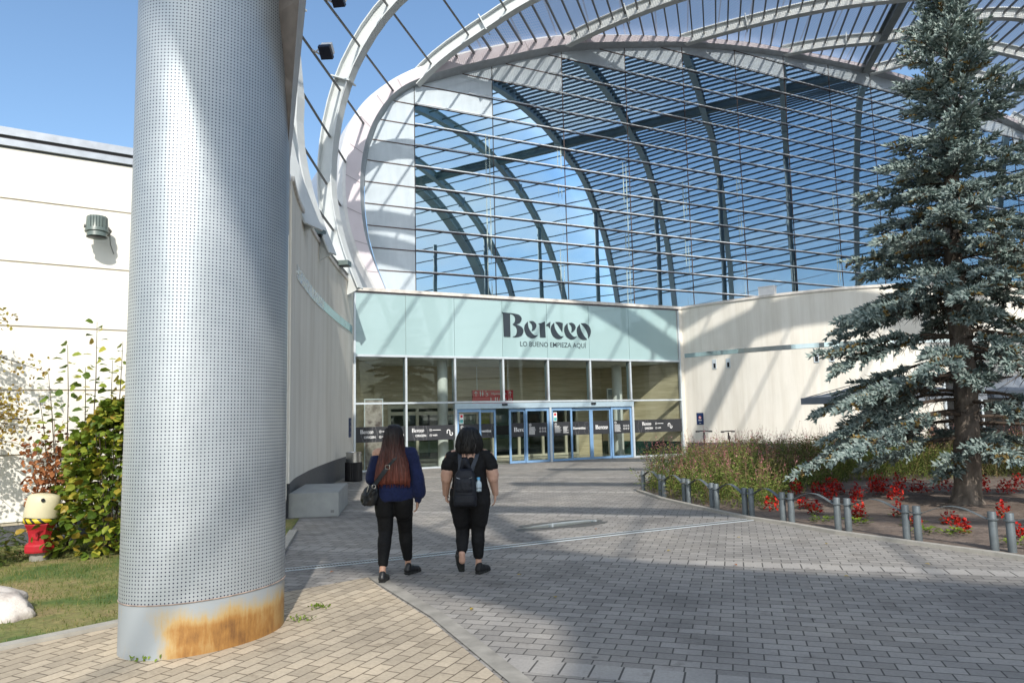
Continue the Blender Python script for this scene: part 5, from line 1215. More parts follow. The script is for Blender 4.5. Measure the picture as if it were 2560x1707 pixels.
for i in range(16):
    x, y = -6.35 + h_.uniform(-.2, .2), 9.95 + h_.uniform(-.2, .3); p1 = np.array([x + h_.uniform(-.45, .45), y + h_.uniform(-.3, .3), h_.uniform(1.1, 1.95)]); st.tube([np.array([x, y, 0]), np.array([(x + p1[0]) / 2 + .06, y, p1[2] * .55]), p1], [.010, .007, .003], 4)
    for k in range(44):
        q = np.array([x, y, 0]) + (p1 - np.array([x, y, 0])) * h_.uniform(.35, 1.02) + rnd_dir(h_) * .13; leaf(lv, q, rnd_dir(h_), Z_ + rnd_dir(h_), h_.uniform(.05, .09), h_.uniform(.04, .07))
lv.build('leaves', M['rustleaf'], dry); st.build('stems', M['twig'], dry)
for (cx, cy, rx, hz, n_, lab) in ((-7.0, 9.2, .75, .62, 700, 'low dark green shrub spilling at the left edge behind the hydrant'),):
    t = thing('low_shrub', (cx, cy, 0), lab, 'shrub'); lv = MB()
    for i in range(n_):
        a = h_.uniform(0, 6.28); k = math.sqrt(h_.random()); zz_ = hz * h_.random() * (1 - .5 * k); leaf(lv, np.array([cx + rx * k * math.cos(a), cy + rx * .8 * k * math.sin(a), zz_]), np.array([math.cos(a), math.sin(a), h_.uniform(-.4, .6)]) + rnd_dir(h_) * .5, Z_, h_.uniform(.06, .11), h_.uniform(.05, .085))
    lv.build('leaves', M['darkleaf'], t)
t = thing('autumn_tree', (-7.75, 9.55, 0), 'slender tree with small yellow autumn leaves reaching in at the left edge', 'tree'); lv, st = MB(), MB()
st.tube([np.array([-7.75, 9.55, 0]), np.array([-7.72, 9.57, 2.2]), np.array([-7.7, 9.6, 3.7])], [.07, .055, .02], 8); st.build('trunk', M['bark'], t); st = MB()
for i in range(34):
    z0 = h_.uniform(1.5, 3.5); a = h_.uniform(-.9, .7) if i < 24 else h_.uniform(0, 6.28); L = h_.uniform(.6, 1.3); p0 = np.array([-7.72, 9.57, z0]); d = np.array([math.cos(a), math.sin(a), h_.uniform(-.15, .3)]); pts = [p0, p0 + d * L * .55, p0 + d * L - Z_ * .12 * L]; st.tube(pts, [.012, .007, .003], 4)
    for k in range(int(75 * L)):
        q = p0 + d * L * h_.uniform(.2, 1.03) - Z_ * h_.uniform(0, .14) * L + rnd_dir(h_) * .10; leaf(lv, q, rnd_dir(h_) - Z_ * .4, Z_ + rnd_dir(h_), h_.uniform(.04, .07), h_.uniform(.032, .052))
lv.build('crown', M['yellowleaf'], t); st.build('limbs', M['twig'], t)
# grass blades on the lawn
gr = MB(); n_ = 0; g2 = random.Random(8)
while n_ < 26000:
    x, y = g2.uniform(-8.2, -2.8), g2.uniform(5.3, 10.2)
    if not inpoly(x, y, LAWN): continue
    f = mnoise.noise(Vector((x * 1.1, y * 1.1, 0))) * .5 + .5; n_ += 1
    if g2.random() > f * 1.25: continue
    h = g2.uniform(.018, .05); a = g2.uniform(0, 6.28); w = .0035; dx, dy = math.cos(a) * w, math.sin(a) * w; lx, ly = g2.gauss(0, .016), g2.gauss(0, .016)
    gr.add([(x - dx, y - dy, .01), (x + dx, y + dy, .01), (x + lx, y + ly, .01 + h)], [(0, 1, 2)])
o = gr.build('lawn_grass', leaf_mat('grass_blades', [(0, (.06, .11, .015)), (.5, (.12, .17, .03)), (.8, (.24, .22, .07)), (1, (.34, .27, .12))], .7, .3)); tag(o, 'short patchy green and straw grass', 'grass', kind='stuff')
# weed tufts at the foot of the column and in the paving
for x, y, lab in ((-2.72, 5.38, 'little green weed tuft at the front left foot of the rusty column'), (-1.83, 6.35, 'little green weed tuft beside the right foot of the rusty column'), (-1.82, 6.75, 'little green weed tuft in the tan paving behind the column')):
    a = MB()
    for k in range(40):
        q = np.array([x + h_.gauss(0, .055), y + h_.gauss(0, .03), h_.uniform(.008, .03)]); leaf(a, q, rnd_dir(h_) + Z_ * .5, Z_, h_.uniform(.02, .04), h_.uniform(.012, .022))
    tag(a.build('weed', M['limeleaf']), lab, 'weed', 'weeds in the paving')
# fallen leaves
for i, (x, y) in enumerate(((-1.55, 8.6), (.35, 6.9), (1.9, 9.1), (2.4, 8.2), (.0, 7.9), (3.0, 9.9), (-2.05, 8.3), (4.4, 8.0), (3.9, 9.3), (1.2, 10.9), (-.4, 6.6), (3.3, 7.5))):
    a = MB(); q = np.array([x, y, .014]); leaf(a, q, np.array([math.cos(i * 1.7), math.sin(i * 1.7), .05]), Z_, .055, .038, .3)
    tag(a.build('fallen_leaf', M['yellowleaf'] if i % 3 else M['rustleaf']), 'small dry fallen leaf lying on the grey pavers', 'leaf', 'fallen leaves on the paving')
# ------------------------------------------------------------------ low railing round the bed
POSTS = [(2.79, 15.95), (2.96, 14.93), (2.98, 14.68), (3.21, 13.93), (3.24, 13.71), (3.45, 12.89), (3.48, 12.7), (3.72, 11.92), (3.79, 11.81), (4.05, 11.15), (4.13, 11.02), (4.51, 10.32), (4.61, 10.22), (4.97, 9.39), (5.05, 9.27), (5.58, 8.63), (5.69, 8.49), (6.35, 7.75)]
M['rail'] = plain('blue_grey_rail_paint', (.125, .145, .155), .45, .2, .15, 8)
RLAB = ['far end railing panel of the flower bed, almost hidden by pink flowers', 'second railing panel from the far end, amid pink flowers', 'third railing panel from the far end, amid pink flowers', 'fourth railing panel from the far end, where the pink shrubs stop', 'fifth railing panel from the far end, by the end of the slot drain', 'sixth railing panel from the far end, in front of bare brown soil', 'seventh railing panel from the far end, in front of bare soil', 'nearest full railing panel, in front of the spruce trunk', 'railing panel cut off by the right picture edge']
for i in range(0, len(POSTS), 2):
    a, b_ = np.array([*POSTS[i], 0]), np.array([*POSTS[i + 1], 0])
    t = thing('low_railing', (a + b_) / 2, RLAB[i // 2], 'railing', 'railing panels around the flower bed')
    for p in (a, b_):
        mb = MB(); mb.lathe(p, [(.046, 0), (.046, .452), (.043, .458), (0, .459)], 18); o = mb.build('post', M['rail'], t, smooth=True, auto=40)
        mb = MB(); mb.lathe(p + Z_ * .365, [(.047, 0), (.066, .002), (.066, .014), (.047, .016)], 18); mb.build('collar', M['rail'], o)
    d = (b_ - a); L = np.linalg.norm(d); d /= L; sd = np.array([-d[1], d[0], 0]); mb = MB()
    path = [a + d * (.05 + (L - .1) * k) + Z_ * (.372 + .115 * math.sin(math.pi * k) ** 1.15) for k in np.linspace(0, 1, 15)]
    mb.sweep([(-.032, -.003), (.032, -.003), (.032, .003), (-.032, .003)], path, (0, 0, 1)); mb.build('arched_strip', M['rail'], t)

# ------------------------------------------------------------------ hydrant
HX, HY = -6.10, 9.42
t = thing('hydrant', (HX, HY, 0), 'red fire hydrant with a tilted cream hood, standing on the lawn by the bush', 'hydrant')
M['hyd_red'] = plain('hydrant_red', (.42, .022, .032), .4, var=.12); M['hyd_cream'] = plain('hydrant_cream', (.60, .54, .36), .5, var=.06)
mb = MB(); mb.lathe((HX, HY, 0), [(.105, 0), (.105, .11), (.10, .125)], 18); mb.build('pipe', plain('concrete_pipe', (.26, .25, .22), .9), t, smooth=True, auto=40)
mb = MB(); mb.lathe((HX, HY, 0), [(.10, .112), (.165, .118), (.172, .14), (.172, .20), (.158, .222), (.128, .235), (.128, .30), (.150, .40), (.185, .465), (.178, .485), (.10, .49)], 8, rz=R(12)); mb.build('body', M['hyd_red'], t, auto=25)
mb = MB(); mb.cbox((HX + .02, HY - .128, .33), .045, .008, .04, R(-10)); mb.build('plate', M['hyd_red'], t)
mt, ntm, b = nodes('hazard_band'); w_ = nd(ntm, 'ShaderNodeTexWave'); w_.inputs['Scale'].default_value = 4.5; ntm.links.new(mapping(ntm, geopos(ntm), rot=(0, R(40), 0)), w_.inputs['Vector']); ntm.links.new(ramp(ntm, w_.outputs['Fac'], [(.28, (.02, .02, .02)), (.34, (.62, .46, .02))]), b.inputs['Base Color'])
mb = MB(); mb.lathe((HX, HY, 0), [(.185, .487), (.192, .487), (.192, .545), (.185, .545)], 24); mb.build('warning_band', mt, t, smooth=True)
mb = MB(); mb.lathe((0, 0, 0), [(.195, 0), (.20, .02), (.192, .19), (.182, .255), (.155, .285), (.08, .30), (0, .303)], 28)
rm = Matrix.Rotation(R(5), 4, 'Y') @ Matrix.Rotation(R(-4), 4, 'X'); mb.v = [tuple(np.array(rm @ Vector(v)) + np.array([HX + .005, HY, .545])) for v in mb.v]; mb.build('hood', M['hyd_cream'], t, smooth=True, auto=50)
hd = CAMP - np.array([HX, HY, 0]); hd[2] = 0; hd /= np.linalg.norm(hd); hs = np.array([-hd[1], hd[0], 0])
mb = MB(); c0 = np.array([HX + .02, HY, .775]) + hd * .188; mb.add(disc(c0, hs, Z_, .024, 14) + disc(c0 + hd * .014, hs, Z_, .020, 14), [tuple(range(14, 28))] + [(k, (k + 1) % 14, 14 + (k + 1) % 14, 14 + k) for k in range(14)]); mb.build('lock', M['black'], t)
# ------------------------------------------------------------------ rock
t_ = None
bm = bmesh.new(); bmesh.ops.create_icosphere(bm, subdivisions=4, radius=1)
for v in bm.verts:
    p = v.co.copy(); n1 = mnoise.noise(p * 1.3 + Vector((3, 1, 2))); n2 = mnoise.noise(p * 3.1 + Vector((8, 0, 0))); n3 = mnoise.noise(p * 8)
    k = 1 + .28 * n1 + .14 * n2 + .04 * n3; v.co = Vector((p.x * .46 * k, p.y * .30 * k, max(-.08, p.z * .26 * k + .02)))
me = bpy.data.meshes.new('rock'); bm.to_mesh(me); bm.free()
mt, ntm, b = nodes('pale_limestone'); pos = geopos(ntm); ntm.links.new(ramp(ntm, noise(ntm, pos, 5, 7, .65), [(.35, (.36, .31, .28)), (.55, (.62, .57, .52)), (.75, (.74, .70, .66))]), b.inputs['Base Color']); b.inputs['Roughness'].default_value = .9; bump(ntm, b, noise(ntm, pos, 22, 6, .7), .8, .02)
me.materials.append(mt); me.polygons.foreach_set('use_smooth', [True] * len(me.polygons)); o = bpy.data.objects.new('rock', me); COL.objects.link(o); o.location = (-4.82, 6.72, .02); o.rotation_euler = (0, 0, R(-15)); tag(o, 'pale rough boulder on the lawn at the left edge', 'rock')

# ------------------------------------------------------------------ bench and bin
t = thing('stone_bench', (-3.6, 13.9, 0), 'solid grey concrete block bench along the shaded curved wall', 'bench')
mt, ntm, b = nodes('cast_concrete'); pos = geopos(ntm); f = noise(ntm, pos, 2.5, 6, .65); ntm.links.new(ramp(ntm, f, [(.3, (.27, .28, .275)), (.7, (.36, .37, .36))]), b.inputs['Base Color']); b.inputs['Roughness'].default_value = .85; bump(ntm, b, noise(ntm, pos, 45, 5, .7), .35, .006)
bm = bmesh.new(); A4 = [(-4.02, 12.96), (-3.15, 13.07), (-3.42, 14.95), (-4.27, 14.85)]
vs = [bm.verts.new((x, y, 0)) for x, y in A4] + [bm.verts.new((x, y, .43)) for x, y in A4]
for f in ((3, 2, 1, 0), (4, 5, 6, 7), (0, 1, 5, 4), (1, 2, 6, 5), (2, 3, 7, 6), (3, 0, 4, 7)): bm.faces.new([vs[i] for i in f])
bmesh.ops.bevel(bm, geom=list(bm.edges), offset=.012, segments=2, affect='EDGES')
for v in bm.verts: v.co -= Vector((-3.6, 13.9, 0))
me = bpy.data.meshes.new('block'); bm.to_mesh(me); bm.free(); me.materials.append(mt); o = bpy.data.objects.new('block', me); COL.objects.link(o); o.parent = t
mb = MB(); mb.box((-3.29, 13.046, .075), (.06, .0075, 0), (0, -.004, 0), (0, 0, .045)); mb.build('maker_plate', plain('dull_plate', (.2, .2, .2), .6), t)
BX, BY = -5.21, 21.0
BX, BY = -4.55, 20.6
t = thing('litter_bin', (BX, BY, 0), 'round litter bin, black ribbed below and steel above, by the shaded wall', 'litter bin')
mb = MB(); pr = []
seg = 60; vs = []
for z in (0.02, .53):
    for j in range(seg):
        r0 = .235 + (.008 if j % 2 else -.004); a = 2 * math.pi * j / seg; vs.append((BX + r0 * math.cos(a), BY + r0 * math.sin(a), z))
mb.add(vs, [(j, (j + 1) % seg, seg + (j + 1) % seg, seg + j) for j in range(seg)] + [tuple(range(seg, 2 * seg))]); mb.build('body', M['black'], t)
mb = MB(); mb.lathe((BX, BY, 0), [(.215, .53), (.215, .78), (.225, .785), (.225, .81), (.19, .812), (.18, .78), (.17, .6)], 28); mb.build('steel_top', plain('brushed_steel', (.55, .54, .52), .25, 1.0), t, smooth=True, auto=40)

# ------------------------------------------------------------------ scooters by the right wall
def scooter(x, y, ang, lab, h=1.12):
    t = thing('kick_scooter', (x, y, 0), lab, 'scooter', 'scooters parked by the curved wall'); c, s = math.cos(ang), math.sin(ang); fx = np.array([c, s, 0]); sx_ = np.array([-s, c, 0]); o = np.array([x, y, 0])
    mb = MB(); mb.tube([o + fx * .42 + Z_ * .12, o + fx * .30 + Z_ * (h - .02)], .026, 8); mb.build('stem', M['black'], t)
    mb = MB(); mb.tube([o + fx * .28 + Z_ * h - sx_ * .27, o + fx * .31 + Z_ * (h + .02), o + fx * .28 + Z_ * h + sx_ * .27], .018, 8); hb = mb.build('handlebar', M['black'], t)
    for k in (-1, 1):
        mb = MB(); mb.tube([o + fx * .28 + Z_ * h + sx_ * k * .15, o + fx * .28 + Z_ * h + sx_ * k * .28], .027, 8); mb.build('grip', M['black'], hb)
        mb = MB(); mb.tube([o + fx * .30 + Z_ * (h + .01) + sx_ * k * .13, o + fx * .36 + Z_ * (h - .02) + sx_ * k * .24], .010, 6); mb.build('brake_lever', M['rod_grey'], hb)
    mb = MB(); mb.cbox(o + Z_ * .15 - fx * .1, .36, .08, .022, ang); mb.build('deck', M['black'], t)
    for k in (.45, -.48):
        mb = MB(); cc = o + fx * k + Z_ * .105; mb.tube([cc + fx * .085 * math.cos(a) + Z_ * .085 * math.sin(a) for a in np.linspace(0, 2 * math.pi, 17)], .02, 6); w = mb.build('wheel', M['black'], t)
        mb = MB(); mb.tube([cc - sx_ * .02, cc + sx_ * .02], .05, 10); mb.build('hub', M['rod_grey'], w)
    mb = MB(); mb.cbox(o + fx * .335 + Z_ * (h - .20), .035, .035, .06, ang); mb.build('lamp_box', M['rod_grey'], t)
scooter(6.72, 25.6, R(250), 'left black kick scooter standing by the curved wall near the entrance', 1.05)
scooter(7.30, 25.4, R(290), 'right black kick scooter standing by the curved wall, half behind flowers', 1.03)
# ------------------------------------------------------------------ cafe terrace
M['canvas'] = plain('grey_canvas', (.20, .225, .26), .8, var=.08, scale=2)
def parasol(cx, cy, hw, z0, z1, ang, lab):
    t = thing('parasol', (cx, cy, 0), lab, 'parasol', 'grey parasols on the cafe terrace'); c, s = math.cos(ang), math.sin(ang); mb = MB(); K = 9
    def P(u, v):
        k = max(abs(u), abs(v)); z = z1 - (z1 - z0) * k - .10 * math.sin(math.pi * k) * (1 - .3 * abs(abs(u) - abs(v))); return (cx + hw * (u * c - v * s), cy + hw * (u * s + v * c), z)
    g = np.linspace(-1, 1, 2 * K + 1); vs = [P(u, v) for u in g for v in g]; n = len(g); mb.add(vs, [(i * n + j, i * n + j + 1, (i + 1) * n + j + 1, (i + 1) * n + j) for i in range(n - 1) for j in range(n - 1)]); mb.build('canopy', M['canvas'], t, smooth=True)
    cr = [(-1, -1), (1, -1), (1, 1), (-1, 1), (-1, -1)]
    mb = MB()
    for (a, b_) in zip(cr, cr[1:]):
        pr = None
        for k in np.linspace(0, 1, 9):
            q = np.array(P(a[0] + (b_[0] - a[0]) * k, a[1] + (b_[1] - a[1]) * k)); lo = q - Z_ * (.20 + .015 * math.sin(k * 25))
            if pr: mb.quad(pr[0], pr[1], lo, q)
            pr = (q, lo)
    mb.build('valance', M['canvas'], t)
    mb = MB(); mb.tube([(cx, cy, 0), (cx, cy, z1)], .03, 8); mb.build('pole', M['alu'], t)
    mb = MB()
    for a in ((-1, -1), (1, -1), (1, 1), (-1, 1), (0, -1), (1, 0), (0, 1), (-1, 0)): mb.tube([(cx, cy, z1 - .06), np.array(P(*a)) - Z_ * .03], .012, 5)
    mb.build('rib_frame', M['rod_grey'], t)
    mb = MB(); mb.cbox((cx, cy, .05), .35, .35, .05, ang); mb.build('base', M['kerb'], t)
parasol(10.95, 21.2, 1.75, 2.08, 2.72, R(5), 'grey square parasol behind the spruce branches, left of the trunk')
parasol(15.1, 21.6, 1.65, 2.12, 2.62, R(-4), 'grey square parasol behind the spruce, right of the trunk')
M['yellow'] = plain('yellow_plastic', (.62, .33, .02), .5)
def chair(x, y, ang, lab, mat):
    t = thing('cafe_chair', (x, y, 0), lab, 'chair', 'chairs on the cafe terrace'); c, s = math.cos(ang), math.sin(ang); fx, sx_ = np.array([c, s, 0]), np.array([-s, c, 0]); o = np.array([x, y, 0.0])
    mb = MB(); mb.cbox(o + Z_ * .45, .21, .21, .015, ang); mb.build('seat', mat, t)
    mb = MB(); mb.box(o - fx * .22 - sx_ * .2 + Z_ * .52, sx_ * .4, fx * .02, Z_ * .32 - fx * .05); mb.build('backrest', mat, t)
    for a in (-1, 1):
        for b_ in (-1, 1):
            mb = MB(); mb.tube([o + fx * .18 * a + sx_ * .18 * b_, o + fx * .16 * a + sx_ * .16 * b_ + Z_ * (.44 if a > 0 else .84)], .013, 6); mb.build('leg', M['rod_grey'], t)
chair(12.9, 20.2, R(200), 'yellow cafe chair just right of the spruce trunk, behind the flowers', M['yellow']); chair(15.0, 20.0, R(160), 'yellow cafe chair at the right picture edge behind the spruce', M['yellow'])
chair(11.62, 20.02, R(150), 'dark cafe chair under the seated man', M['black'])
# ------------------------------------------------------------------ housing blocks beyond, mirrored in the glass
def block(x, y, w, d, h, ang, lab, fl_):
    t = thing('apartment_block', (x, y, 0), lab, 'building', 'housing blocks across the street'); mb = MB(); mb.cbox((x, y, h / 2), w / 2, d / 2, h / 2, ang); mb.build('wall', plain('brick_tan', (.33, .22, .15), .9), t)
    mb = MB(); mb.cbox((x, y, h + .25), w / 2 + .3, d / 2 + .3, .25, ang); rf = mb.build('roof', plain('roof_brown', (.16, .11, .08), .9), t); c, s = math.cos(ang), math.sin(ang)
    for k in range(7):
        u = (k - 3) * w / 7.4; hh = rng.uniform(.8, 2.2); mb = MB(); mb.cbox((x + u * c, y + u * s, h + .5 + hh / 2), rng.uniform(.5, 1.5), .7, hh / 2, ang); mb.build('chimney', plain('chimney_grey', (.26, .22, .2), .9), rf)
    for f in range(fl_):
        for k in range(int(w / 3.2)):
            u = (k + .5) * 3.2 - w / 2; p = np.array([x + u * c + (d / 2 + .02) * s, y + u * s - (d / 2 + .02) * c, 1.6 + f * 3.0]); q = np.array([x + u * c - (d / 2 + .02) * s, y + u * s + (d / 2 + .02) * c, 1.6 + f * 3.0])
            for pp in (q,): mb = MB(); mb.cbox(pp, .7, .04, .75, ang); mb.build('window', M['black'], t)
block(70, -4, 34, 12, 12.5, R(96), 'long brick housing block mirrored low in the blue glass', 4)
block(64, 32, 26, 12, 11.0, R(84), 'second brick housing block mirrored low in the blue glass', 3)
# ------------------------------------------------------------------ people
def caps(p0, p1, r0, r1, flat=1.0, seg=14, nr=5):
    # tapered capsule; flat squeezes it front to back (y)
    p0, p1 = np.array(p0, float), np.array(p1, float); t = p1 - p0; L = np.linalg.norm(t)
    if L < 1e-6: t = np.array([0, 0, 1.0]); L = 1e-6
    t = t / L; u, v = perp(t); vs, fs = [], []; rings = []
    for k in range(nr + 1):
        a = -math.pi / 2 + (math.pi / 2) * k / nr; rings.append((p0 + t * r0 * math.sin(a), r0 * math.cos(a)))
    for k in range(nr + 1):
        a = (math.pi / 2) * k / nr; rings.append((p1 + t * r1 * math.sin(a), r1 * math.cos(a)))
    for c, r in rings:
        for j in range(seg):
            a = 2 * math.pi * j / seg; o = (u * math.cos(a) + v * math.sin(a)) * max(r, 1e-4)
            vs.append(c + o * np.array([1, flat, 1]))
    n = len(rings); fs = [(i * seg + j, i * seg + (j + 1) % seg, (i + 1) * seg + (j + 1) % seg, (i + 1) * seg + j) for i in range(n - 1) for j in range(seg)]
    fs += [tuple(range(seg))[::-1], tuple((n - 1) * seg + j for j in range(seg))]
    return vs, fs
def loft(rings, seg=28, fn=None):
    # rings: (cx, cy, z, rx, ry)
    vs = []
    for cx, cy, z, rx, ry in rings:
        for j in range(seg):
            a = 2 * math.pi * j / seg; k = fn(a, z) if fn else 1.0; vs.append((cx + rx * k * math.cos(a), cy + ry * k * math.sin(a), z))
    n = len(rings); fs = [(i * seg + j, i * seg + (j + 1) % seg, (i + 1) * seg + (j + 1) % seg, (i + 1) * seg + j) for i in range(n - 1) for j in range(seg)]
    fs += [tuple(range(seg))[::-1], tuple((n - 1) * seg + j for j in range(seg))]
    return vs, fs
def merge(name, pieces, mat, parent, T, voxel=.008, smooth=4, wr=None):
    mb = MB()
    for vs, fs in pieces: mb.add([T(np.array(v)) for v in vs], fs)
    o = mb.build(name, mat, parent, smooth=True)
    if voxel:
        md = o.modifiers.new('one_surface', 'REMESH'); md.mode = 'VOXEL'; md.voxel_size = voxel; md.use_smooth_shade = True
        ms = o.modifiers.new('soften', 'SMOOTH'); ms.iterations = smooth; ms.factor = .5
        if wr:
            tx = bpy.data.textures.new(name + '_folds', 'CLOUDS'); tx.noise_scale = wr[1]; md2 = o.modifiers.new('folds', 'DISPLACE'); md2.texture = tx; md2.strength = wr[0]; md2.texture_coords = 'GLOBAL'
    return o
def placer(x, y, yaw=0.0):
    c, s = math.cos(yaw), math.sin(yaw); b0 = np.array([x, y, 0.0])
    return lambda v: b0 + np.array([v[0] * c - v[1] * s, v[0] * s + v[1] * c, v[2]])
def cloth(name, col, rough=.85, scale=30, var=.25, sheen=.0):
    mt, nt, b = nodes(name); pos = geopos(nt); f = noise(nt, pos, scale, 5, .65); big = noise(nt, pos, 5, 4)
    c = ramp(nt, f, [(.3, tuple(k * (1 - var) for k in col)), (.7, tuple(k * (1 + var) for k in col))]); c = mix(nt, 1.0, c, ramp(nt, big, [(.3, (.8, .8, .8)), (.7, (1.15, 1.15, 1.15))]), 'MULTIPLY')
    nt.links.new(c, b.inputs['Base Color']); b.inputs['Roughness'].default_value = rough; b.inputs['Sheen Weight'].default_value = sheen; b.inputs['Specular IOR Level'].default_value = .25
    bump(nt, b, noise(nt, pos, 240, 3), .25, .002); return mt
M['skin'] = plain('skin', (.46, .265, .185), .5, var=.08, scale=9); M['skin2'] = plain('skin_lighter', (.50, .30, .22), .5, var=.08, scale=9)
M['navy'] = cloth('navy_knit', (.008, .014, .055), .85, 60, .3, .1); M['leg'] = cloth('black_leggings', (.006, .006, .0065), .75)
M['blacktop'] = cloth('black_blouse', (.007, .007, .008), .8); M['trous'] = cloth('black_trousers', (.008, .008, .009), .8)
M['shoe'] = plain('black_leather_shoe', (.012, .012, .013), .35, var=.3); M['shoe2'] = plain('black_mesh_trainer', (.010, .010, .011), .7, var=.3); M['sole'] = plain('dark_rubber_sole', (.022, .024, .023), .8, var=.3, scale=30)
M['bagleather'] = plain('black_bag_leather', (.010, .011, .012), .28, var=.2, scale=20); M['packfab'] = cloth('black_backpack_fabric', (.012, .014, .02), .55); M['metal_ring'] = plain('chrome_ring', (.6, .6, .58), .2, 1.0)
M['strapfab'] = cloth('grey_black_strap', (.035, .042, .055), .6)
def hair_mat(name, dark, lite, zlo, zhi):
    mt, nt, b = nodes(name); pos = geopos(nt); st = noise(nt, mapping(nt, pos, scale=(95, 95, 2.2)), 1.0, 4, .6); sx = nd(nt, 'ShaderNodeSeparateXYZ'); nt.links.new(pos, sx.inputs[0])
    g = nd(nt, 'ShaderNodeMapRange'); g.inputs[1].default_value = zhi; g.inputs[2].default_value = zlo; nt.links.new(sx.outputs[2], g.inputs[0])
    tip = mix(nt, g.outputs[0], dark, lite); nt.links.new(mix(nt, 1.0, tip, ramp(nt, st, [(.3, (.35, .35, .35)), (.7, (1.7, 1.6, 1.55))]), 'MULTIPLY'), b.inputs['Base Color'])
    b.inputs['Roughness'].default_value = .42; b.inputs['Specular IOR Level'].default_value = .5; bump(nt, b, st, .7, .006); return mt
def hand(wr, tip, side, T=None, curl=.5, r=.0085):
    # palm and five separate, unequal, bent fingers; side = +1 right hand seen from behind (thumb forward, palm inward)
    wr, tip = np.array(wr, float), np.array(tip, float); t = tip - wr; L = np.linalg.norm(t); t /= L
    fw = np.array([0, 1.0, 0]); fw -= t * (fw @ t); fw /= np.linalg.norm(fw); inn_ = np.cross(t, fw); inn_ = inn_ if inn_[0] * side < 0 else -inn_
    out = []; pl = .50 * L
    for k in (-.028, -.010, .010, .026): out.append(caps(wr + fw * k * .55, wr + t * pl + fw * k, .014, .012))
    for k, ln, cu in ((-.031, .36, 1.25), (-.011, .45, 1.1), (.010, .48, 1.0), (.029, .43, .9)):
        a = wr + t * pl + fw * k; c1 = curl * cu; d1 = t * math.cos(c1 * .45) + inn_ * math.sin(c1 * .45); b_ = a + d1 * ln * L * .48; d2 = t * math.cos(c1 * 1.2) + inn_ * math.sin(c1 * 1.2); c_ = b_ + d2 * ln * L * .32; d3 = t * math.cos(c1 * 1.9) + inn_ * math.sin(c1 * 1.9); e = c_ + d3 * ln * L * .22
        out += [caps(a, b_, r, r * .95, seg=8, nr=3), caps(b_, c_, r * .95, r * .88, seg=8, nr=3), caps(c_, e, r * .88, r * .75, seg=8, nr=3)]
    a = wr + t * L * .16 + fw * .026; b_ = a + (t * .6 + fw * .75 + inn_ * .2) * L * .26; e = b_ + (t * .9 + fw * .25 + inn_ * .35) * L * .2
    out += [caps(a, b_, r * 1.25, r * 1.1, seg=8, nr=3), caps(b_, e, r * 1.1, r * .85, seg=8, nr=3)]
    return out
def foot(heel, ang, L=.235, lift=0.0, w=.040):
    # shoe pieces: heel point on the ground, direction ang (0 = straight ahead), lift = heel raised (toe stays down)
    c, s = math.sin(ang), math.cos(ang); d = np.array([c, s, 0]); sd = np.array([s, -c, 0]); heel = np.array(heel, float); toe = heel + d * L
    def P(k, z, o=0.0):
        base = heel + d * L * k + sd * o; up = lift * max(0, 1 - k / .72); return base + np.array([0, 0, z + up])
    up_, so_ = [], []
    up_ += [caps(P(.10, .050), P(.42, .052), .040, .043), caps(P(.42, .050), P(.80, .036), .043, .036), caps(P(.80, .034), P(.93, .028), .034, .024), caps(P(.10, .06), P(.18, .092), .037, .036), caps(P(.65, .034, .012), P(.86, .03, .01), .032, .024)]
    for o in (-.018, 0, .018): so_.append(caps(P(.06, .015, o), P(.5, .013, o), .017, .017)); so_.append(caps(P(.5, .013, o * 1.3), P(.93, .013, o * .9), .017, .014))
    return up_, so_
def sock_ankle(P): return P

# ---- woman with long auburn hair --------------------------------------------------
X1, Y1 = -1.315, 7.93
T1 = placer(X1, Y1, R(-1.5))
w1 = thing('person', (X1, Y1, 0), 'woman walking away with long auburn hair and an off shoulder navy sweater', 'person')
LH, RH = (-.098, .0, .86), (.098, .02, .86); LK, RK = (-.088, -.03, .49), (.092, .16, .475); LA, RA = (-.086, -.20, .125), (.112, .21, .125)
face = [caps((0, .02, 1.53), (0, .035, 1.50), .085, .078), caps((0, .065, 1.47), (0, .085, 1.43), .052, .036), caps((0, .112, 1.50), (0, .125, 1.475), .011, .014), caps((-.032, .098, 1.515), (-.024, .10, 1.515), .013, .013), caps((.024, .10, 1.515), (.032, .098, 1.515), .013, .013), caps((-.02, .108, 1.435), (.02, .108, 1.435), .008, .008), caps((-.083, .03, 1.52), (-.083, .03, 1.48), .014, .011), caps((.083, .03, 1.52), (.083, .03, 1.48), .014, .011)]
body = face + [caps((0, .01, 1.42), (0, .0, 1.32), .052, .058), caps((-.165, .0, 1.325), (.165, .0, 1.325), .06, .06, .8), caps((0, 0, 1.28), (0, 0, 1.05), .135, .125, .75), caps((-.07, 0, .95), (.07, 0, .95), .12, .12, .85)]
body += [caps((-.185, 0, 1.325), (-.235, .0, 1.06), .052, .042), caps((-.235, .0, 1.06), (-.19, .14, .95), .040, .030), caps((.185, 0, 1.325), (.248, .0, 1.05), .050, .042), caps((.248, .0, 1.05), (.252, .03, .815), .040, .027)]
body += hand((.252, .032, .815), (.240, .058, .665), 1, curl=.55) + hand((-.19, .14, .95), (-.165, .25, .90), -1, curl=.9)
for H_, K_, A_ in ((LH, LK, LA), (RH, RK, RA)): body += [caps(H_, K_, .075, .05), caps(K_, A_, .05, .033), caps(A_, (A_[0], A_[1] + .0, .07), .034, .036)]
merge('body', body, M['skin'], w1, T1, .006, 3)
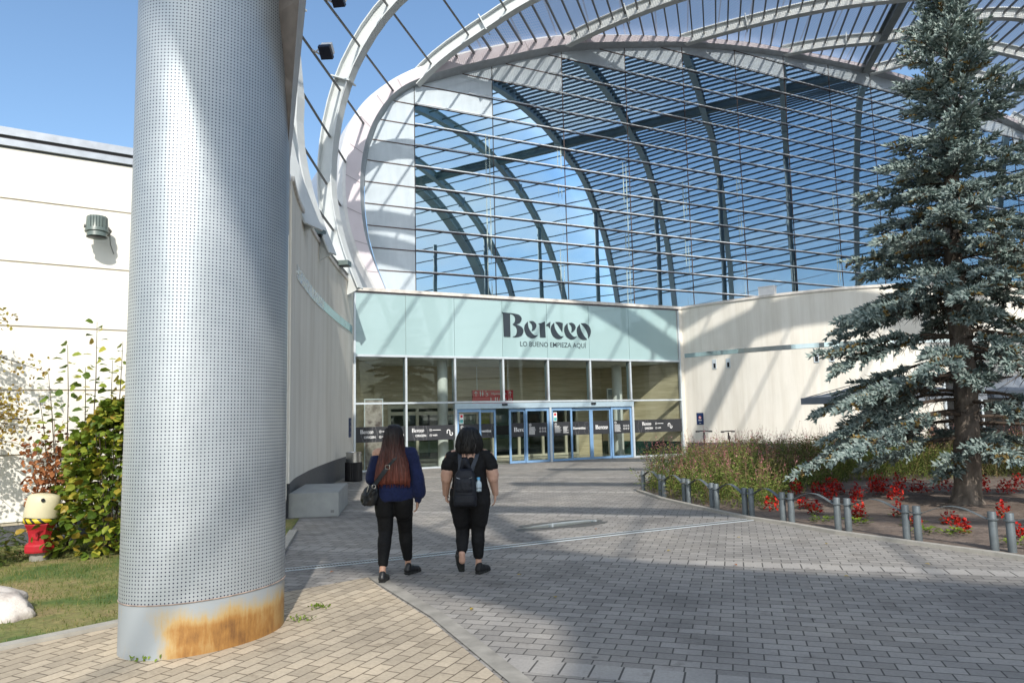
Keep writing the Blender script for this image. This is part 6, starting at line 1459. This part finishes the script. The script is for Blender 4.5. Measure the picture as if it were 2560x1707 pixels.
sw = [loft([(0, 0, .815, .190, .142), (0, 0, .835, .208, .158), (0, 0, .93, .206, .152), (0, 0, 1.03, .180, .128), (0, 0, 1.14, .176, .125), (0, 0, 1.23, .185, .122), (.02, 0, 1.30, .175, .108), (.05, 0, 1.345, .135, .085)]),
      caps((.10, 0, 1.325), (.195, 0, 1.315), .072, .070), caps((.195, 0, 1.315), (.258, 0, 1.05), .070, .070), caps((.258, 0, 1.05), (.272, .02, .90), .072, .078), caps((.272, .02, .90), (.258, .03, .845), .075, .042), caps((.258, .03, .845), (.254, .032, .815), .043, .040),
      caps((-.185, 0, 1.255), (-.238, .0, 1.06), .075, .075), caps((-.238, 0, 1.06), (-.20, .13, .955), .072, .055), caps((-.12, 0, 1.22), (-.19, 0, 1.22), .08, .075)]
merge('sweater', sw, M['navy'], w1, T1, .0075, 3, (.022, .09))
lg = [caps((-.085, 0, .90), (.085, 0, .90), .108, .108, .95), caps((-.098, -.025, .82), (-.094, -.02, .70), .112, .106), caps((.098, -.01, .82), (.094, .03, .70), .112, .106)]
for H_, K_, A_ in ((LH, LK, LA), (RH, RK, RA)):
    cf = tuple(np.array(K_) * .68 + np.array(A_) * .32 + np.array([0, -.018, 0])); en = tuple(np.array(K_) * .18 + np.array(A_) * .82)
    lg += [caps(H_, K_, .108, .078), caps(K_, cf, .075, .073), caps(cf, en, .073, .052)]
merge('leggings', lg, M['leg'], w1, T1, .0075, 3, (.008, .05))
for nm, hl, an, lf in (('shoe', (-.086, -.26, 0), R(4), .0), ('shoe', (.098, .15, 0), R(32), .0)):
    up_, so_ = foot(hl, an, .235, lf); o = merge(nm, up_, M['shoe'], w1, T1, .0055, 3); merge('sole', so_, M['sole'], o, T1, .0055, 2)
def strandfn(seed, amp, f1=15, f2=37): return lambda a, z: 1 + amp * math.sin(a * f1 + seed + 2.2 * z) + amp * .7 * math.sin(a * f2 + 1.7 * seed - 3 * z)
hr = loft([(0, .0, 1.636, .012, .012), (0, .0, 1.63, .05, .06), (0, .0, 1.605, .083, .095), (0, -.005, 1.56, .100, .112), (0, -.01, 1.50, .108, .115), (0, -.025, 1.43, .112, .100), (-.005, -.045, 1.36, .128, .088), (-.005, -.060, 1.28, .150, .080), (-.003, -.072, 1.20, .170, .075), (-.0, -.082, 1.12, .182, .068), (0, -.088, 1.05, .188, .062), (0, -.09, 1.01, .184, .055), (0, -.09, .995, .150, .035)], 120, strandfn(.4, .014))
merge('hair', [hr], hair_mat('auburn_hair', (.010, .006, .005), (.16, .044, .028), 1.0, 1.55), w1, T1, 0)
mb = MB(); q_ = random.Random(4)
for i in range(150):
    a = q_.uniform(math.pi, 2 * math.pi); pts = []
    for z in np.concatenate([[1.632, 1.615, 1.58], np.linspace(1.52, .985 + q_.uniform(-.03, .02), 8)]):
        rx = np.interp(z, [.98, 1.05, 1.2, 1.36, 1.5, 1.56, 1.605, 1.632], [.186, .190, .172, .13, .109, .100, .083, .03]); ry = np.interp(z, [.98, 1.05, 1.2, 1.36, 1.5, 1.56, 1.605, 1.632], [.055, .062, .076, .09, .116, .112, .095, .035]); cy = np.interp(z, [.98, 1.12, 1.28, 1.43, 1.5], [-.09, -.082, -.06, -.025, -.01])
        aa = a + .05 * math.sin(z * 7 + i); pts.append(T1(np.array([rx * 1.015 * math.cos(aa), cy + ry * 1.03 * math.sin(aa), z])))
    mb.tube(pts, [.001, .002, .0025] + [.0032] * 6 + [.003, .0012], 3)
mb.build('hair_strands', bpy.data.materials['auburn_hair'], w1, smooth=True)
# her shoulder bag
bag = thing('handbag', T1(np.array([-.24, -.10, .90])), 'black leather shoulder bag on a wide strap with a ring, at the left hip', 'handbag')
bg_ = [loft([(-.245, -.11, .775, .03, .025), (-.245, -.11, .79, .075, .048), (-.242, -.11, .84, .098, .058), (-.235, -.11, .90, .098, .056), (-.222, -.11, .955, .080, .045), (-.205, -.11, 1.0, .045, .025)], 24), caps((-.30, -.15, .80), (-.19, -.16, .97), .014, .014), caps((-.285, -.155, .79), (-.175, -.155, .93), .012, .012)]
merge('pouch', bg_, M['bagleather'], bag, T1, .006, 2, (.010, .04))
def strap(name, pts, w, mat, par, T):
    mb = MB(); pth = [T(np.array(p)) for p in pts]; mb.sweep([(-w / 2, -.003), (w / 2, -.003), (w / 2, .003), (-w / 2, .003)], pth, lambda i: np.array([0, -1.0, .25])); return mb.build(name, mat, par)
strap('strap', [(-.172, -.165, 1.005), (-.12, -.160, 1.075), (-.075, -.155, 1.135), (-.045, -.150, 1.175)], .046, M['bagleather'], bag, T1)
strap('upper_strap', [(-.03, -.152, 1.192), (.03, -.15, 1.26), (.08, -.11, 1.335), (.10, .0, 1.385)], .030, M['bagleather'], bag, T1)
strap('front_strap', [(.10, .0, 1.385), (.07, .12, 1.28), (-.08, .16, 1.1), (-.20, .08, .98)], .030, M['bagleather'], bag, T1)
def ring(name, c, r_, w, par, T, sq=False):
    mb = MB(); n = 4 if sq else 16; c = np.array(c); pts = [T(c + np.array([r_ * math.cos(2 * math.pi * k / n + (.785 if sq else 0)) , 0, r_ * math.sin(2 * math.pi * k / n + (.785 if sq else 0))])) for k in range(n + 1)]; mb.tube(pts, w, 6); return mb.build(name, M['metal_ring'], par)
ring('ring', (-.180, -.175, .985), .020, .0042, bag, T1); ring('buckle', (-.036, -.158, 1.185), .030, .0035, bag, T1, True)
mb = MB(); mb.tube([T1(np.array([-.255, -.172, .93])), T1(np.array([-.235, -.170, 1.0]))], .004, 5); mb.build('zip', M['metal_ring'], bag)

# ---- woman in black with a backpack ------------------------------------------------
X2, Y2 = -.50, 8.06
T2 = placer(X2, Y2, R(-2))
w2 = thing('person', (X2, Y2, 0), 'woman walking away in black with shoulder length black hair and bare arms', 'person')
LH, RH = (-.105, .0, .82), (.105, .0, .82); LK, RK = (-.092, .06, .455), (.078, .04, .455); LA, RA = (-.084, -.13, .235), (.080, .02, .135)
face2 = [(tuple(np.array(v) * np.array([1, 1, 1]) + np.array([0, 0, -.055]) for v in vs), fs) for vs, fs in face]
body = [(list(vs), fs) for vs, fs in face2] + [caps((0, .01, 1.37), (0, .0, 1.27), .056, .062), caps((-.17, 0, 1.275), (.17, 0, 1.275), .066, .066, .85), caps((0, 0, 1.22), (0, 0, 1.0), .16, .155, .8), caps((-.08, 0, .90), (.08, 0, .90), .13, .13, .9)]
body += [caps((-.205, 0, 1.25), (-.255, -.01, 1.02), .070, .062), caps((-.255, -.01, 1.02), (-.272, .04, .86), .055, .036), caps((-.245, -.01, 1.10), (-.255, -.01, 1.06), .070, .066), caps((.205, 0, 1.25), (.258, -.01, 1.02), .070, .062), caps((.258, -.01, 1.02), (.278, .04, .855), .055, .036), caps((.246, -.01, 1.10), (.258, -.01, 1.06), .070, .066)]
body += hand((-.272, .042, .862), (-.258, .075, .715), -1, curl=1.15) + hand((.278, .042, .857), (.268, .07, .70), 1, curl=.45)
for H_, K_, A_ in ((LH, LK, LA), (RH, RK, RA)): body += [caps(H_, K_, .08, .058), caps(K_, A_, .058, .034)]
body += [caps(LA, (LA[0], LA[1] + .01, LA[2] - .07), .034, .036), caps(RA, (RA[0], RA[1], .07), .034, .036)]
merge('body', body, M['skin2'], w2, T2, .006, 3)
tp = [loft([(0, 0, .715, .215, .150), (0, 0, .74, .226, .160), (0, 0, .82, .222, .160), (0, 0, .92, .205, .150), (0, 0, 1.03, .190, .140), (0, 0, 1.13, .190, .140), (0, 0, 1.20, .195, .138), (0, 0, 1.262, .185, .118), (0, 0, 1.295, .150, .09)]),
      caps((-.12, 0, 1.268), (-.195, 0, 1.250), .076, .078), caps((-.195, 0, 1.250), (-.236, -.005, 1.155), .080, .082), caps((.12, 0, 1.268), (.195, 0, 1.250), .076, .078), caps((.195, 0, 1.250), (.236, -.005, 1.155), .080, .082)]
merge('blouse', tp, M['blacktop'], w2, T2, .0075, 3, (.020, .07))
for sx_ in (-1, 1):
    for k in (0, 1): strap('shoulder_strap', [(sx_ * (.10 + .045 * k), -.085, 1.285), (sx_ * (.115 + .03 * k), -.03, 1.335), (sx_ * (.11 + .03 * k), .04, 1.335)], .010, M['blacktop'], w2, T2)
tr_ = [caps((-.09, 0, .86), (.09, 0, .86), .135, .135, .95), caps((-.106, -.03, .78), (-.100, .02, .56), .124, .092), caps((.106, -.03, .78), (.098, .02, .56), .124, .092)]
for H_, K_, A_, e_ in ((LH, LK, LA, .80), (RH, RK, RA, .80)):
    cf = tuple(np.array(K_) * .66 + np.array(A_) * .34 + np.array([0, -.02, 0])); en = tuple(np.array(K_) * (1 - e_) + np.array(A_) * e_)
    tr_ += [caps(H_, K_, .118, .078), caps(K_, cf, .076, .073), caps(cf, en, .073, .058)]
merge('trousers', tr_, M['trous'], w2, T2, .0075, 3, (.012, .05))
# left shoe pushing off (sole towards the viewer), right shoe flat and turned out
up_, so_ = foot((.068, -.03, 0), R(30), .235, 0.0); o = merge('shoe', up_, M['shoe2'], w2, T2, .0055, 3); merge('sole', so_, M['sole'], o, T2, .0055, 2)
def pushoff(toe, ang, L, tilt):
    d = np.array([math.sin(ang) * math.cos(tilt), -abs(math.cos(tilt)) * .75 * 0 + math.cos(ang) * math.cos(tilt), -math.sin(tilt)]); toe = np.array(toe); heel = toe - d * L; nrm = np.array([0, math.sin(tilt), math.cos(tilt)]); sd = np.array([1.0, 0, 0])
    P = lambda k, h, o=0.0: heel + d * L * k + nrm * h + sd * o
    up_ = [caps(P(.10, .050), P(.42, .052), .040, .044), caps(P(.42, .050), P(.80, .036), .044, .038), caps(P(.80, .034), P(.93, .028), .036, .026), caps(P(.08, .05), P(.12, .088), .037, .038)]
    so_ = []
    for o in (-.022, 0, .022): so_.append(caps(P(.06, .008, o), P(.5, .008, o * 1.1), .017, .018)); so_.append(caps(P(.5, .008, o * 1.2), P(.93, .008, o * .9), .018, .015))
    return up_, so_
up_, so_ = pushoff((-.100, -.02, .022), R(10), .24, R(58)); o = merge('shoe', up_, M['shoe2'], w2, T2, .0055, 3); merge('sole', so_, M['sole'], o, T2, .0055, 2)
hr = loft([(0, .0, 1.592, .012, .012), (0, .0, 1.585, .06, .07), (0, .0, 1.555, .098, .108), (0, -.005, 1.50, .122, .125), (0, -.012, 1.44, .136, .130), (0, -.02, 1.38, .146, .125), (.0, -.03, 1.335, .138, .112), (0, -.035, 1.305, .118, .092), (0, -.035, 1.285, .085, .06)], 120, lambda a, z: 1 + .035 * math.sin(a * 7 + 14 * z) + .03 * math.sin(a * 13 - 22 * z) + .014 * math.sin(a * 37 + 9 * z))
merge('hair', [hr], hair_mat('black_hair', (.0045, .0045, .005), (.009, .0085, .009), 1.3, 1.5), w2, T2, 0)
mb = MB()
for i in range(120):
    a = q_.uniform(math.pi * .9, 2.1 * math.pi); pts = []; e_ = 1.285 + q_.uniform(-.05, .06); ph = q_.uniform(0, 6)
    for z in np.concatenate([[1.59, 1.575, 1.54], np.linspace(1.48, e_, 7)]):
        rx = np.interp(z, [1.24, 1.30, 1.38, 1.44, 1.50, 1.555, 1.59], [.118, .132, .148, .138, .123, .099, .03]); ry = np.interp(z, [1.24, 1.30, 1.38, 1.44, 1.50, 1.555, 1.59], [.095, .105, .127, .131, .126, .109, .035]); aa = a + .07 * math.sin(z * 26 + ph); k = 1.01 + (.05 if z < 1.5 else .0) * math.sin(z * 30 + ph); pts.append(T2(np.array([rx * k * math.cos(aa), -.02 + ry * k * math.sin(aa), z])))
    mb.tube(pts, [.001, .002, .003, .0042, .0045, .0045, .0042, .004, .003, .001], 3)
mb.build('hair_strands', bpy.data.materials['black_hair'], w2, smooth=True)
pk = thing('backpack', T2(np.array([-.03, -.20, .95])), 'small black backpack worn by the woman in black, bottle in its side pocket', 'backpack')
pb = [loft([(-.03, -.205, .748, .115, .055), (-.03, -.205, .765, .126, .066), (-.03, -.21, .83, .128, .075), (-.03, -.21, .90, .124, .074), (-.03, -.208, 1.0, .118, .07), (-.03, -.205, 1.08, .108, .064), (-.03, -.20, 1.125, .085, .054), (-.03, -.19, 1.145, .045, .035)], 32, lambda a, z: (abs(math.cos(a)) ** 4 + abs(math.sin(a)) ** 4) ** -.25 * .98 if .1 < 1 else 1)]
merge('main_bag', pb, M['packfab'], pk, T2, .007, 2, (.012, .06))
fp = [loft([(-.035, -.272, .90, .088, .018), (-.035, -.276, .93, .092, .024), (-.035, -.276, 1.0, .088, .024), (-.035, -.268, 1.05, .070, .018)], 24)]
merge('front_flap', fp, M['packfab'], pk, T2, .006, 2, (.010, .03))
lp = [loft([(-.03, -.278, .765, .105, .012), (-.03, -.284, .80, .108, .016), (-.03, -.284, .87, .106, .014)], 24)]
merge('lower_pocket', lp, M['packfab'], pk, T2, .006, 2)
tb = [caps((-.075, -.165, 1.14), (-.03, -.165, 1.215), .02, .045), caps((.02, -.165, 1.14), (-.03, -.165, 1.20), .02, .045)]
merge('top_panel', tb, M['packfab'], pk, T2, .007, 2)
mb = MB(); mb.tube([T2(np.array([-.115 + .17 * k, -.282 + .006 * abs(k - .5), 1.045 + .022 * math.sin(math.pi * k) * -1 + .012])) for k in np.linspace(0, 1, 9)], .0028, 5); mb.build('zip', M['metal_ring'], pk)
strap('shoulder_strap', [(-.095, -.175, 1.09), (-.085, -.165, 1.17), (-.092, -.135, 1.25), (-.10, -.06, 1.32), (-.10, .03, 1.33), (-.11, .13, 1.2)], .042, M['strapfab'], pk, T2)
strap('shoulder_strap', [(.035, -.175, 1.09), (.055, -.165, 1.17), (.085, -.135, 1.25), (.10, -.06, 1.32), (.10, .03, 1.33), (.11, .13, 1.2)], .042, M['strapfab'], pk, T2)
# water bottle in the side pocket
bt_ = thing('water_bottle', T2(np.array([.112, -.20, .93])), 'small clear water bottle with a blue cap in the backpack side pocket', 'bottle')
bc = T2(np.array([.114, -.20, .90])); mb = MB(); mb.lathe(bc, [(.0, 0), (.030, .002), (.032, .02), (.030, .05), (.032, .08), (.030, .095), (.014, .118), (.014, .125)], 16)
mt, ntm, b = nodes('clear_bottle'); b.inputs['Base Color'].default_value = (.55, .66, .72, 1); b.inputs['Roughness'].default_value = .12; b.inputs['Alpha'].default_value = .8; mb.build('bottle_body', mt, bt_, smooth=True)
mb = MB(); mb.lathe(bc, [(.018, .124), (.018, .150), (.0, .152)], 14); mb.build('cap', plain('blue_cap', (.12, .38, .62), .4), bt_, smooth=True, auto=40)
mb = MB(); mb.lathe(bc, [(.0326, .03), (.0326, .07)], 16); mb.build('wrapper', plain('bottle_wrapper', (.42, .50, .56), .4), bt_, smooth=True)

# ---- man sitting on the terrace ---------------------------------------------------
X3, Y3 = 11.60, 20.05
T3_ = placer(X3, Y3, R(60))
w3 = thing('person', (X3, Y3, 0), 'dark haired man in a black T-shirt seated on the cafe terrace behind the flowers', 'person')
bd = [caps((0, .05, 1.13), (0, .06, 1.10), .088, .08), caps((0, .10, 1.07), (0, .11, 1.03), .052, .038), caps((0, .15, 1.10), (0, .16, 1.08), .012, .014), caps((0, .02, 1.03), (0, 0, .95), .055, .06), caps((-.15, 0, .90), (.15, 0, .90), .07, .07), caps((0, 0, .86), (0, -.02, .55), .15, .145, .75), caps((-.19, 0, .90), (-.24, .06, .66), .05, .042), caps((-.24, .06, .66), (-.16, .26, .70), .038, .03), caps((.19, 0, .90), (.24, .06, .66), .05, .042), caps((.24, .06, .66), (.16, .26, .70), .038, .03), caps((-.09, 0, .52), (-.11, .40, .50), .08, .058), caps((-.11, .40, .50), (-.11, .38, .10), .055, .04), caps((.09, 0, .52), (.11, .40, .50), .08, .058), caps((.11, .40, .50), (.11, .38, .10), .055, .04)]
bd += hand((-.16, .26, .70), (-.08, .36, .73), -1) + hand((.16, .26, .70), (.08, .36, .73), 1)
merge('body', bd, M['skin'], w3, T3_, .009, 2)
ts = [loft([(0, -.01, .50, .165, .13), (0, 0, .65, .17, .13), (0, 0, .80, .185, .13), (0, 0, .90, .17, .11), (0, 0, .955, .10, .08)]), caps((-.17, 0, .895), (-.225, .04, .74), .078, .07), caps((.17, 0, .895), (.225, .04, .74), .078, .07)]
merge('tshirt', ts, M['blacktop'], w3, T3_, .010, 2)
merge('trousers', [caps((-.08, 0, .52), (-.11, .40, .50), .10, .075), caps((-.11, .40, .50), (-.11, .38, .12), .07, .06), caps((.08, 0, .52), (.11, .40, .50), .10, .075), caps((.11, .40, .50), (.11, .38, .12), .07, .06), caps((-.09, -.02, .53), (.09, -.02, .53), .12, .12)], M['trous'], w3, T3_, .010, 2)
for sx_ in (-.11, .11):
    up_, so_ = foot((sx_, .33, 0), 0, .26); o = merge('shoe', up_, M['shoe2'], w3, T3_, .008, 2)
merge('hair', [caps((0, .025, 1.15), (0, .03, 1.15), .092, .090), caps((0, -.01, 1.10), (0, .0, 1.06), .075, .06)], bpy.data.materials['black_hair'], w3, T3_, .008, 2)
# turn all lettering into plain meshes
bpy.context.view_layer.update()
_dg = bpy.context.evaluated_depsgraph_get()
for o in [o for o in list(SC.objects) if o.type == 'FONT']:
    me = bpy.data.meshes.new_from_object(o.evaluated_get(_dg)); nm = o.name.split('.')[0]
    q = bpy.data.objects.new(nm, me); COL.objects.link(q); q.parent = o.parent; q.matrix_basis = o.matrix_basis.copy()
    for k in ('label', 'category', 'group', 'kind'):
        if k in o: q[k] = o[k]
    bpy.data.objects.remove(o)
